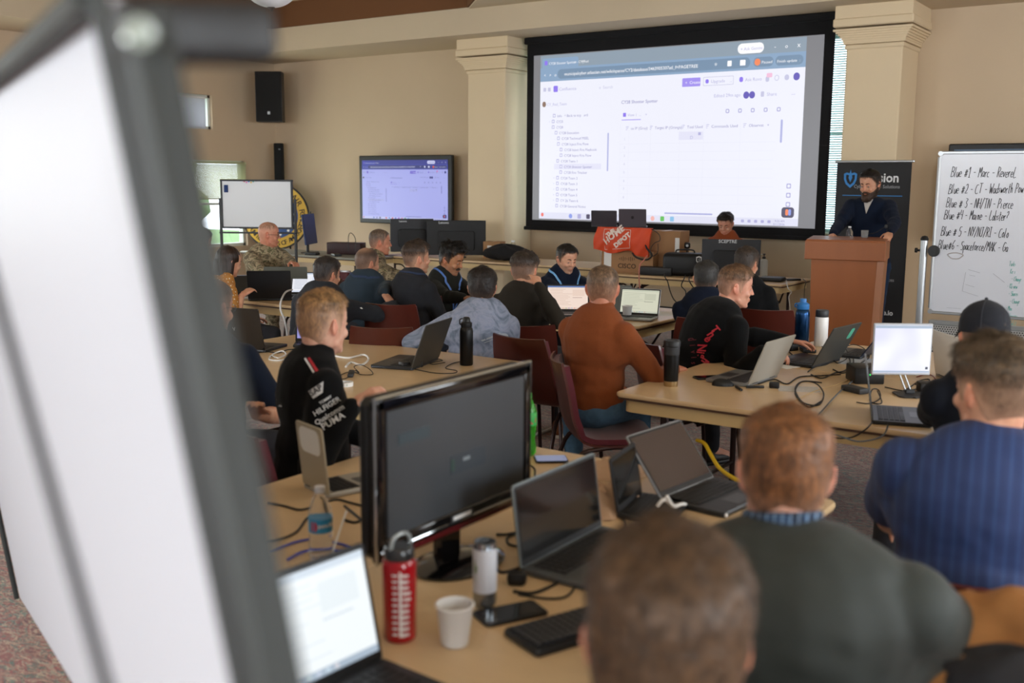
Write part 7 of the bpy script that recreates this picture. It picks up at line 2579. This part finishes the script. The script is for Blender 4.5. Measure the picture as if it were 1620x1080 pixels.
    if cap_:
        HPm = Prims()
        A, Z = np.meshgrid(np.linspace(0, 2 * PI, 48, endpoint=False), np.linspace(.028, .119, 20))
        pv = head_pt(A.ravel(), Z.ravel())
        sc_ = 1.0
        c0 = np.array([0, -.012, .03])
        pv = c0 + (pv - c0) * np.array([1.17, 1.14, 1.34])
        q = pv @ MHn[:3, :3].T + MHn[:3, 3]
        npobj('baseball_cap', q, grid_faces(20, 48), [cap_], root)
        cap_o = root.children[-1]
        mb = MB()
        n1 = 13
        vv, ff = [], []
        for i in range(n1):
            a = -1.15 + 2.3 * i / (n1 - 1)
            for r in (0, 1):
                rr_ = (.098, .185 - .012 * a * a)[r]
                x0_, y0_ = rr_ * math.sin(a) * (.92 if r == 0 else .55 + .0), (rr_ * math.cos(a) if r == 0 else .12 + .062 * math.cos(a * .9)) - .006
                z0_ = .034 - .02 * (r) - .018 * (a * a) * r
                vv.append(tuple(hp((x0_, y0_, z0_ + .003)))); vv.append(tuple(hp((x0_, y0_, z0_ - .003))))
        for i in range(n1 - 1):
            a = i * 4; b2 = a + 4
            ff += [(a, a + 2, b2 + 2, b2), (a + 1, b2 + 1, b2 + 3, a + 3), (a + 2, a + 3, b2 + 3, b2 + 2), (a, b2, b2 + 1, a + 1)]
        mb.add((vv, ff), cap_)
        mb.build('brim', cap_o)
        mb = MB(); mb.add((sphere(6, 10)[0] * .007 + np.array(hp((0, -.012, .152))), sphere(6, 10)[1]), cap_); mb.build('button', cap_o)
        mb = MB()
        for kk in range(6):
            a = 2 * PI * kk / 6 + .3
            zz = np.linspace(.03, .1185, 12)
            q = c0 + (head_pt(np.full(12, a), zz) - c0) * np.array([1.175, 1.145, 1.345])
            mb.add(tube([tuple(hp(p)) for p in q], .0012, 5), mat('cap_seam', '#3a3c44', .8))
        mb.build('seam', cap_o)
    ctx = dict(root=root, bvh=bvh, arms=arms, n=n, u=u, x=x_, f=f_, h=h, TL=TL, at=at, hp=hp, L=L, W2L=W2L, nb=nb)
    PEOPLE[label] = ctx
    return ctx
PEOPLE = {}

def decal(ctx, sv, origin, right, upv, m, name='print', off=.0025, label=None, size=1.0):
    """project flat lettering onto the shirt: origin/right/upv in person frame"""
    o, r, u_ = np.array(origin), np.array(right, float), np.array(upv, float)
    r /= np.linalg.norm(r); u_ -= r * u_.dot(r); u_ /= np.linalg.norm(u_)
    nrm = np.cross(r, u_)
    out = []
    for p in sv[0]:
        q = o + r * p[0] * size + u_ * p[1] * size
        hit = ctx['bvh'].ray_cast(Vector(q + nrm * .12), Vector(-nrm), .3)
        if hit[0] is None:
            hit = ctx['bvh'].find_nearest(Vector(q))
        out.append(tuple(hit[0] + Vector(nrm) * off))
    mb = MB(); mb.add((out, sv[1]), m)
    return mb.build(name, ctx['root'], smooth=False, label=label)

SKINS = dict(light='#d3a284', pale='#dcb09a', pink='#d09a80', tan='#b07d58', olive='#a8785a', ruddy='#c68a6e')
HAIRS = dict(
    short=dict(top=.014, side=.008, sdens=1., fade=.25, forward=.3, clump=.2),
    crop=dict(top=.012, side=.004, sdens=.75, fade=.55, forward=.4, quiff=.006, t0=.02, t1=.07),
    fade=dict(top=.020, side=.006, sdens=.8, fade=.55, quiff=.010, t0=.02, t1=.07, forward=.3),
    buzz=dict(top=.006, side=.004, sdens=.8, fade=.45, clump=.1, len=.6, t0=.0, t1=.05),
    thin=dict(top=.006, side=.005, sdens=.8, fade=.3, thin=.75, recede=.02),
    bald=dict(top=.0015, side=.002, sdens=.25, fade=.5, thin=1., recede=.03, clump=.1, len=.3, strands=300),
    full=dict(top=.016, side=.011, sdens=1, fade=.12, quiff=.004, clump=.25, forward=.2),
    curly=dict(top=.022, side=.008, sdens=1, fade=.2, curl=.018, clump=.5, quiff=.014, lift=.6, forward=.4),
    messy=dict(top=.022, side=.009, sdens=.95, fade=.3, clump=.45, lift=.45, forward=.1, quiff=.004),
    blond=dict(top=.013, side=.005, sdens=.85, fade=.6, quiff=.006, t0=.05, t1=.085, forward=.5, clump=.18),
)
# ================================================================== FABRICS
def fabric(name, c, var=.12, vs=9, bump=.35, bs=420, sheen=.04, rough=.92):
    return mat(name, c, rough, var=var, vscale=vs, bump=bump, bscale=bs, sheen=sheen, spec=.2)
F_CHAR = fabric('charcoal_fleece', '#27282c'); F_DG = fabric('dark_grey_knit', '#2a2c31'); F_BLK = fabric('black_cotton', '#08090b')
F_BGREY = fabric('blue_grey_knit', '#2e3a44'); F_NAVY = fabric('navy_fleece', '#0f1728'); F_BROWNK = fabric('dark_brown_grey_knit', '#29251f')
F_BLKOL = fabric('dark_olive_hoodie', '#20201c'); F_RUST = fabric('rust_fleece', '#7c4222', .2, 200, .5, 300, .06); F_JEAN = fabric('blue_denim', '#4a6880', .3, 40)
F_DJEAN = fabric('dark_denim', '#1d2f47', .25, 40); F_NJ = fabric('dark_navy_jersey', '#141b29')
F_GREEN = mat('dark_green_polo_knit', '#2a302d', .72, var=.08, vscale=4, bump=.1, bscale=500, sheen=.05)
F_CAPJ = fabric('black_blue_jacket', '#10141d'); F_CAP = fabric('charcoal_cap_cloth', '#25272d')
F_GREYB = fabric('grey_sweater_far', '#4a4a4c')
def pat(name, fn, rough=.9, bump=True):
    m = bpy.data.materials.new(name)
    m.use_nodes = True
    t = NT(m)
    b = t.n['Principled BSDF']
    b.inputs['Roughness'].default_value = rough
    b.inputs['Sheen Weight'].default_value = .03
    t.link(fn(t), b.inputs['Base Color'])
    if bump:
        bp = t.node('ShaderNodeBump', i_Strength=.3, i_Distance=.002)
        t.link(t.noise(t.coord(), 350, 2), bp.inputs['Height'])
        t.link(bp.outputs[0], b.inputs['Normal'])
    return m
def _camo(t):
    v = t.coord((1, 1, 1.6))
    a = t.noise(v, 15, 3, .6, .8)
    b_ = t.noise(t.coord((1, 1, 1.5), (.4, .2, 1)), 17, 3, .6, .6)
    c1 = t.ramp(a, [(0, '#3f3526'), (.42, '#6d6047'), (.5, '#a8977a'), (.58, '#5c6040'), (.66, '#4a3a28')], 'CONSTANT')
    c2 = t.ramp(b_, [(0, '#2c2318'), (.4, '#7d7054'), (.55, '#4a4a2f'), (.62, '#9a8c6c')], 'CONSTANT')
    return t.mix(.28, c1, c2)
F_CAMO = pat('camouflage_cloth', _camo)
def _dots(t):
    v = t.coord((1, 1, 1))
    vo = t.node('ShaderNodeTexVoronoi', i_Scale=42.0, i_Randomness=.35)
    t.link(v, vo.inputs['Vector'])
    return t.ramp(vo.outputs['Distance'], [(0, '#e8d8b8'), (.22, '#e8d8b8'), (.26, '#b9781c')], 'CONSTANT')
F_DOTS = pat('mustard_dotted_cloth', _dots)
def _tie(t):
    n = t.noise(t.coord((1, 1, 1)), 6.5, 5, .6, 2.2)
    return t.ramp(n, [(.25, '#4a5564'), (.42, '#6f7a8c'), (.55, '#8d94a8'), (.68, '#79839a'), (.8, '#5a6676')])
F_TIE = pat('tie_dye_blue_grey', _tie)
def _str(t):
    w_ = t.node('ShaderNodeTexWave', i_Scale=11.0, i_Distortion=.4)
    w_.wave_type = 'BANDS'; w_.bands_direction = 'X'
    t.link(t.coord((1, 1, 1)), w_.inputs['Vector'])
    w2 = t.node('ShaderNodeTexWave', i_Scale=40.0, i_Distortion=1.5)
    w2.bands_direction = 'X'
    t.link(t.coord((1, 1, 1)), w2.inputs['Vector'])
    c = t.ramp(w_.outputs['Fac'], [(0, '#1a2d58'), (.75, '#1e3361'), (.95, '#26406f')])
    return t.mix(.25, c, t.ramp(w2.outputs['Fac'], [(.2, '#152750'), (.8, '#2a4277')]))
F_STR = pat('blue_seersucker', _str, .75)
def _plaid(t):
    a = t.node('ShaderNodeTexWave', i_Scale=22.0); a.bands_direction = 'X'; t.link(t.coord(), a.inputs['Vector'])
    b_ = t.node('ShaderNodeTexWave', i_Scale=18.0); b_.bands_direction = 'Y'; t.link(t.coord(), b_.inputs['Vector'])
    c1 = t.ramp(a.outputs['Fac'], [(0, '#1c2c44'), (.6, '#24405e'), (.85, '#8aa0b8')], 'CONSTANT')
    c2 = t.ramp(b_.outputs['Fac'], [(0, '#16202f'), (.7, '#3c5c7e')], 'CONSTANT')
    return t.mix(.5, c1, c2)
F_PLAID = pat('blue_plaid_collar', _plaid)
LAN = mat('blue_lanyard', '#4f74b8', .6); LAND = mat('navy_patterned_lanyard', '#223250', .7, var=.6, vscale=150)
F_SHOEB = mat('brown_leather_shoe', '#6b3a1c', .35)

# ================================================================== PEOPLE
def yaw(px, rel):
    return rzray(px) + RX(rel)
def chair_for(ctx, label, rz=None, dx=0., dy=.0, group=None):
    r = ctx['root']
    a = r.rotation_euler.z if rz is None else rz
    return make_chair(label, r.location.x + dx - math.sin(a) * .03, r.location.y + dy + math.cos(a) * .03, a, group)

# --- nearest brown-haired head
c = person('person with short brown hair seen from behind, nearest to the camera at the bottom', atd(1066, 834, 1.16), yaw(1066, 0), yaw(1066, 2), lean=6, pitch=-3, roll=2, build=1.05, headscale=1.04,
           skin='light', hair='full', hairc='#43301f', top_m=F_DG, near=True, voxel=.005, eyes=False, seed=5)
chair_for(c, 'burgundy chair under the nearest brown-haired person, outside the bottom edge')
# --- auburn-haired man in green polo
c = person('broad-backed person with auburn hair in a dark green shirt with plaid collar', atd(1247, 639, 1.98), yaw(1247, -6), yaw(1247, 4), lean=12, side=-6, swid=.215, drop=.09, build=1.5, pitch=6,
           skin='pale', hair='short', hairc='#6b4528', top_m=F_GREEN, sleeve='short', collar='polo', near=True, voxel=.005, eyes=False, seed=5, extra=dict(collar_m=F_PLAID),
           handL=(-1.15, 2.3, .80), handR=(-.30, 2.36, .74), poleR=(.1, -.05, -1), poleL=(-.3, -.2, -1), headscale=1.0)
chair_for(c, 'burgundy chair under the green-shirted person')
# --- blue seersucker shirt
c = person('broad person in a blue striped short-sleeved shirt with cropped brown hair at the right edge', atd(1584, 530, 2.62), yaw(1572, 0), yaw(1572, 38), lean=10, side=2, swid=.19, build=1.28, pitch=0,
           skin='light', hair='fade', hairc='#4b3d2e', top_m=F_STR, sleeve='short', collar='polo', near=True, voxel=.005, seed=7,
           handL=(-.78, 3.2, .70), handR=(-.15, 3.1, .62), headscale=1.04, poleL=(-.55, 0, -.85))
chair_for(c, 'burgundy chair hidden under the blue striped shirt person')
# --- cap
c = person('person wearing a charcoal baseball cap and dark jacket, arm on right table', atd(1560, 482, 3.95), yaw(1560, 20), yaw(1560, 8), lean=14, build=1.15, pitch=4,
           skin='light', hair='crop', hairc='#2c231c', top_m=F_CAPJ, cap_=F_CAP, collar='high', voxel=.006, seed=9,
           handL=(-.92, 4.62, .79), handR=(-.5, 4.6, .78), poleL=(-1, -.2, -.35))
chair_for(c, 'burgundy chair under the person with the baseball cap')
# --- blond man in black team jacket
c = person('blond person in a black team jacket with white sponsor lettering on the sleeve', atd(508, 457, 3.92), yaw(508, -72), yaw(508, -50), lean=6, build=1.05, pitch=2, side=-3,
           skin='pale', hair='blond', hairc='#80603e', top_m=F_BLK, collar='high', near=True, voxel=.0052, seed=11,
           handR=tuple(atd(556, 642, 3.74)), handL=(-2.75, 3.2, .66), curlR=.6, brows='#8a6a44', poleR=(.1, -.35, -1), poleL=(-.1, -.3, -1), wr=1.1)
x_, u, f_ = c['x'], c['u'], c['f']
S_, e_, w_ = c['arms'][1]
da = (e_ - S_) / np.linalg.norm(e_ - S_)
out = np.array([1., -.0, .25])
TW = mat('white_team_print', '#d0d2d4', .6)
camL = c['L']((0, 0, CAM_H))
def facing(pt):
    v = camL - pt
    return v / np.linalg.norm(v)
def upright_on(ctx, s, pt, size, rot, m, label=None, name='print', bold=.0):
    """lettering on the cloth facing the viewer's side, rot degrees counter-clockwise"""
    vw = facing(np.array(pt))
    r = np.cross([0, 0, 1.], vw); r /= np.linalg.norm(r)
    uu = np.cross(vw, r)
    a = RX(rot)
    r2, u2 = r * math.cos(a) + uu * math.sin(a), -r * math.sin(a) + uu * math.cos(a)
    sv = s if isinstance(s, tuple) else text(s, 1.0, 0, 'CENTER', bold)
    return decal(ctx, sv, pt, r2, u2, m, name, .0045 if m.name != 'dark_print2' else .007, label, size)
def wpt(c, px, py, d):
    return c['L'](atd(px, py, d))
dsl = 3.72
upright_on(c, 'SAP', wpt(c, 502, 621, dsl), .030, 32, mat('dark_print2', '#222226', .6), bold=.02)
def wedge(n=8, m=5):
    v, f = [], []
    for j in range(m + 1):
        for i in range(n + 1):
            b_ = j / m
            v.append((-.75 + (1.2 + .7 * b_) * i / n, -.35 + .95 * b_))
    for j in range(m):
        for i in range(n):
            a = j * (n + 1) + i
            f.append((a, a + 1, a + n + 2, a + n + 1))
    return v, f
upright_on(c, wedge(), wpt(c, 502, 620, dsl), .034, 32, TW)
for i, (s, px, py, sz) in enumerate((('TOMMY', 516, 634, .014), ('HILFIGER', 519, 646, .027), ('Qualcomm', 523, 659, .026), ('PUMA', 529, 670, .034))):
    upright_on(c, s, wpt(c, px, py, dsl), sz, 30, TW, bold=.015)
upright_on(c, 'PETRONAS', wpt(c, 410, 640, 3.95), .045, -14, TW, label='white lettering across the back', bold=.02)
upright_on(c, 'STRIKE', wpt(c, 416, 668, 3.95), .03, -14, TW, bold=.01)
upright_on(c, ([(-.3, -1.6), (.3, -1.6), (.22, 1.6), (-.3, 1.6)], [(0, 1, 2, 3)]), wpt(c, 495, 576, 3.8), .018, 30, mat('red_stripe', '#a8202c', .6))
upright_on(c, ([(-.3, -1.7), (.1, -1.7), (.1, 1.7), (-.3, 1.7)], [(0, 1, 2, 3)]), wpt(c, 490, 577, 3.8), .018, 30, TW)
chair_for(c, 'burgundy chair under the blond person in the team jacket')
# --- bespectacled man behind the easel leg
c = person('person with glasses in a navy T-shirt partly hidden by the blurred easel leg', atd(334, 440, 4.5), yaw(334, -28), yaw(334, -42), lean=8, build=1.1, pitch=6,
           skin='light', hair='thin', hairc='#3a3430', top_m=F_NJ, sleeve='short', glasses=True, seed=13, handR=tuple(atd(405, 655, 4.3)), handL=(-4.1, 3.6, .79), stubble=.3)
chair_for(c, 'burgundy chair under the bespectacled person in navy')
# --- rust sweater
c = person('balding person in a rust-coloured sweater and blue jeans seen from behind', atd(954, 419, 5.42), yaw(954, -34), yaw(954, -4), lean=5, side=0, build=1.08, pitch=2,
           skin='ruddy', hair='buzz', hairc='#5f4a38', top_m=F_RUST, collar='high', pants=F_JEAN, seed=15, voxel=.0058,
           handR=tuple(atd(1066, 584, 5.6)), poleR=(.6, -.3, -.8), poleL=(-.1, -.2, -1), eyes=False, near=True, knee=-25)
make_chair('burgundy chair in side view with its seat showing, under the rust sweater', c['root'].location.x + .10, c['root'].location.y - .0, RX(-52))
# --- black sweatshirt with red lettering
c = person('person in profile wearing a black sweatshirt with red lettering, reaching for the silver laptop', atd(1166, 418, 6.05), yaw(1166, -48), yaw(1166, -78), lean=30, side=6, build=1.2, pitch=6,
           skin='pink', hair='crop', hairc='#5f4632', top_m=F_BLK, seed=17, voxel=.0056, handR=tuple(atd(1206, 556, 5.62)), handL=(-2.05, 6.0, .80), poleR=(.9, -.3, -.5),
           curlR=.5, handDR=((.95, .25, -.05), (.1, .1, 1)), near=True, brows='#6a4a30')
RR = mat('red_print', '#a8182a', .6)
for i, (ch_, px, py, rot) in enumerate((('T', 1130, 523, -60), ('h', 1125, 531, -55), ('e', 1121, 538, -50), ('N', 1112, 548, -100), ('i', 1110, 555, -105), ('g', 1112, 561, -115), ('h', 1116, 567, -130), ('t', 1122, 571, -140))):
    upright_on(c, ch_, wpt(c, px, py, 5.85), .055, rot, RR, bold=.03)
for i, (ch_, px, py) in enumerate((('d', 1099, 535), ('i', 1098, 545), ('v', 1097, 556), ('i', 1096, 565), ('s', 1095, 574))):
    upright_on(c, ch_, wpt(c, px, py, 5.9), .035, -90, mat('faded_red_print', '#5e1822', .7), bold=.02)
chair_for(c, 'burgundy chair under the person with red lettering', RX(-40))
# --- behind him: dark-haired in black
c = person('person with dark cropped hair in black, between the rust sweater and the red lettering', atd(1118, 411, 7.25), yaw(1118, 2), yaw(1118, 0), lean=10, build=1.05, pitch=3,
           skin='light', hair='short', hairc='#2a2826', top_m=F_NAVY, seed=19, eyes=False, handL=(-3.3, 7.2, .7))
chair_for(c, 'burgundy chair under the dark-haired person in black')
c = person('person with short brown hair in a black hoodie in front of the wide black monitor', atd(1182, 389, 7.85), yaw(1182, -10), yaw(1182, -28), lean=10, build=1.1, pitch=3,
           skin='light', hair='short', hairc='#30261f', top_m=F_BLK, hood=True, seed=21, brows='#2a1c14')
make_chair('red-brown plywood chair back right of the red-lettered sweatshirt', -2.80, 7.40, RX(14))
# --- tie-dye hoodie
c = person('person in a blue-grey tie-dye hoodie leaning on left table', atd(763, 421, 6.4), yaw(763, 6), yaw(763, -4), lean=2, side=4, build=1.2, pitch=5,
           skin='light', hair='full', hairc='#231c19', top_m=F_TIE, hood=True, seed=23, eyes=False, near=True, voxel=.0058,
           handL=tuple(atd(703, 548, 6.6)), poleL=(-1, -.05, -.3), poleR=(.2, -.2, -1))
HW_ = mat('white_circle_print', '#a9aeb4', .6)
ringp = []
for i in range(25):
    a = -.35 + (PI + .7) * i / 24
    ringp.append((math.cos(a), math.sin(a)))
vv = [(x * 1.0, y * 1.0) for x, y in ringp] + [(x * .86, y * .86) for x, y in ringp]
ff = [(i, i + 1, 26 + i, 25 + i) for i in range(24)]
upright_on(c, (vv, ff), wpt(c, 803, 545, 6.3), .075, 0, HW_, label='pale circular print low on the back')
vv = [(x * .72, y * .72) for x, y in ringp] + [(x * .66, y * .66) for x, y in ringp]
upright_on(c, (vv, ff), wpt(c, 803, 545, 6.3), .075, 0, HW_)
upright_on(c, ([(-1.2, -.25), (1.2, -.25), (1.2, .25), (-1.2, .25)], [(0, 1, 2, 3)]), wpt(c, 800, 548, 6.3), .028, 0, HW_)
chair_for(c, 'red-brown plywood chair back at right hip of the tie-dye hoodie', RX(-6), .42, .10)
# --- dark sweater
c = person('person with swept dark brown hair in a dark grey-brown sweater, chin on hand', atd(830, 396, 7.0), yaw(830, -12), yaw(830, -16), lean=8, build=1.1, pitch=4,
           skin='light', hair='fade', hairc='#2c231d', top_m=F_BROWNK, collar='polo', seed=25, eyes=False, handR=tuple(atd(852, 452, 6.75)), poleR=(.6, -.1, -1), shoe=F_SHOEB, footz=-.25)
chair_for(c, 'red-brown plywood chair behind the dark sweater person', yaw(830, 4), .10, -.14)
# --- navy jacket with lanyard, facing
c = person('dark-haired person in a navy jacket with light blue lanyard looking down, facing the camera', atd(899, 386, 9.1), yaw(899, -152), yaw(899, -146), lean=9, build=1.08, pitch=14,
           skin='light', hair='short', hairc='#1c1815', top_m=F_NAVY, collar='v', seed=27, lanyard=mat('light_blue_lanyard', '#6fa6d8', .6), stubble=.45, voxel=.0052, handR=(-4.25, 7.35, .80), handL=(-4.0, 7.45, .80))
chair_for(c, 'burgundy chair behind the navy jacket person')
# --- moustache man
c = person('person with thick black hair and moustache in a dark hoodie with blue lanyard', atd(719, 384, 8.7), yaw(719, -128), yaw(719, -118), lean=14, build=1.12, pitch=16,
           skin='tan', hair='curly', hairc='#14110f', top_m=F_BLKOL, hood=True, seed=29, lanyard=LAN, beard=('#17120f', False), stubble=.35, voxel=.005, brows='#14100d', handL=(-4.45, 6.5, .8), handR=(-4.5, 6.3, .8), headscale=1.03)
chair_for(c, 'burgundy chair under the person with the moustache')
# --- grey hoodie profile
c = person('person in a charcoal grey hoodie in profile, left of the moustached person', atd(656, 380, 7.9), yaw(656, -48), yaw(656, -66), lean=2, build=1.05, pitch=-2,
           skin='light', hair='fade', hairc='#33271f', top_m=F_CHAR, hood=True, seed=31, voxel=.0056, lanyard=LAND, stubble=.2)
chair_for(c, 'red-brown chair with curved edge behind the charcoal hoodie', yaw(656, -20), -.02, -.10)
# --- blue-grey sweater, arm over chair
c = person('dark-haired person in a blue-grey sweater with arm resting over a chair back', atd(580, 392, 8.5), yaw(580, -22), yaw(580, -56), lean=4, build=1.15, pitch=2,
           skin='light', hair='thin', hairc='#1d1916', top_m=F_BGREY, collar='polo', seed=33, lanyard=LAND, handR=tuple(atd(606, 464, 7.8)), poleR=(.6, -.2, .6), voxel=.0056, stubble=.2)
chair_for(c, 'red-brown chair right of the blue-grey sweater person, hand on its back', yaw(580, 2), .42, .12)
# --- dark hoodie front-left
c = person('person with short dark hair, dark grey hoodie with white arm patch, seen from behind', atd(517, 405, 7.55), yaw(517, -30), yaw(517, -48), lean=10, side=4, build=1.2, pitch=4,
           skin='light', hair='short', hairc='#28221f', top_m=F_DG, hood=True, seed=35, handR=(-5.2, 5.95, .82), poleR=(1, .1, -.7))
upright_on(c, ([(-.5, -.5), (.4, -.6), (.5, .5), (-.4, .6)], [(0, 1, 2, 3)]), wpt(c, 594, 478, 7.35), .03, 40, M_WHITE)
make_chair('burgundy chair in front of the dark grey hoodie, near the big dark grey laptop', -4.42, 5.02, RX(28))
# --- camouflage, right one
c = person('person in camouflage uniform in profile, below the wall television', atd(600, 362, 9.8), yaw(600, -80), yaw(600, -84), lean=14, build=1.25, pitch=2,
           skin='ruddy', hair='buzz', hairc='#5a4a3e', top_m=F_CAMO, collar='polo', pants=F_CAMO, seed=37, handR=tuple(atd(640, 440, 9.2)), handL=(-6.0, 7.6, .8), voxel=.0056, wr=1.15)
chair_for(c, 'burgundy chair under the camouflaged person below the television')
# --- bald officer
c = person('bald person with glasses in camouflage uniform turned to the right, before the small whiteboard', atd(424, 351, 10.1), yaw(424, -140), yaw(424, -92), lean=8, build=1.3, pitch=2,
           skin='ruddy', hair='bald', hairc='#8a6a58', top_m=F_CAMO, collar='polo', pants=F_CAMO, seed=39, glasses=True, voxel=.0056, handL=tuple(atd(478, 425, 9.4)), handR=(-7.1, 6.6, .80), poleL=(-.9, 0, -.6), wr=1.15)
chair_for(c, 'dark red chair back at right side of the bald person in camouflage', RX(180), .42, .35)
# --- woman in mustard
c = person('long-haired person in a mustard top with white dots at the far left table', atd(365, 389, 8.25), yaw(365, -66), yaw(365, -62), lean=16, build=.92, pitch=12,
           skin='light', top_m=F_DOTS, hairc='#2a1a12', long_hair=True, sleeve='elbow', seed=41, handR=tuple(atd(382, 468, 8.15)), headscale=.95, brows='#2a1a12')
chair_for(c, 'burgundy chair under the person in the mustard top')
# --- shadowed person far left
c = person('person in grey hunched by the bright left window, mostly hidden by the easel leg', atd(322, 360, 11.0), yaw(322, -60), yaw(322, -60), lean=24, build=1.1, pitch=14,
           skin='light', hair='short', hairc='#3a3634', top_m=F_GREYB, seed=43, eyes=False)
chair_for(c, 'burgundy chair under the hunched person by the left window')
# --- man behind the wide monitor
c = person('person with dark hair looking down behind the wide black monitor, orange collar', atd(1147, 336, 11.75), yaw(1147, 168), yaw(1147, 166), lean=6, build=1.0, pitch=22,
           skin='pink', hair='fade', hairc='#1f1a18', top_m=fabric('rust_orange_shirt', '#8a4526'), collar='polo', seatz=.62, seed=45, voxel=.005)
chair_for(c, 'burgundy chair behind the long back table', None)
# --- speaker at podium
c = person('tall bearded person in a navy quarter-zip standing behind the podium', atd(1376, 268, 10.0), yaw(1376, 168), yaw(1376, 150), lean=7, build=1.28, pitch=12, stand=True,
           skin='light', hair='full', hairc='#1b1614', top_m=fabric('navy_quarter_zip', '#111b2e'), collar='v', pants=F_DJEAN, beard=('#2a1c14', True), seed=47, voxel=.005, handL=(-2.60, 9.80, 1.26), handR=(-3.15, 9.85, 1.27), poleL=(-1, -.3, -.4), brows='#17110e', headscale=1.05)
x_, u, f_ = c['x'], c['u'], c['f']
tri = ([(-.045, .02), (.045, .02), (.0, -.11)], [(0, 2, 1)])
decal(c, ([(-p[0], p[1]) for p in [(-.045, .02), (-.022, -.045), (.0, -.11), (.022, -.045), (.045, .02), (0, .02), (0, -.045)]], [(0, 1, 6, 5), (1, 2, 6), (6, 2, 3), (6, 3, 4, 5)]), c['nb'] + f_ * .07 + u * .0, -x_, u, mat('white_undershirt', '#b8b4b0', .8), 'undershirt', .012)

# --- brown jacket hung on a chair at the lower right
t_ = make_chair('burgundy chair carrying the brown canvas jacket at the lower right corner', -.17, 1.98, RX(4))
J = Prims()
J.ell((0, -.0, .0), (.22, .12, .1)); J.ell((0, -.02, -.12), (.215, .125, .16)); J.ell((0, -.02, -.30), (.2, .12, .16))
J.cap((-.12, -.02, .04), .085, (-.23, -.05, -.14), .075); J.cap((-.23, -.05, -.14), .075, (-.245, -.07, -.38), .06)
J.cap((.12, -.02, .04), .085, (.24, -.04, -.12), .075); J.cap((.24, -.04, -.12), .075, (.25, -.05, -.38), .06)
J.cap((-.08, -.02, .09), .05, (.08, -.02, .09), .05)
v, faces, e = remesh(J, .008, 4)
N = vnormals(v, faces)
v = v + N * (.014 * vnoise(v * np.array([13, 13, 5]), 5) + .007 * vnoise(v * np.array([30, 30, 10]), 6))[:, None]
o = npobj('canvas_jacket', v, faces, [fabric('tan_canvas', '#8f6238', .18, 20)], None)
jp = atd(1632, 1000, 1.9)
o.location = (jp.x + .02, jp.y, jp.z - .06); o.rotation_euler = (0, 0, RX(8))
props(o, 'tan canvas jacket draped over a chair back at the lower right corner', 'jacket')
lump('black_scarf', 'black cloth lying against the tan canvas jacket at the bottom right corner', 'cloth', *tuple(atd(1640, 1105, 1.6) - Vector((0, 0, .03))), (.26, .12, .1), M_BLKF, 9, .3)
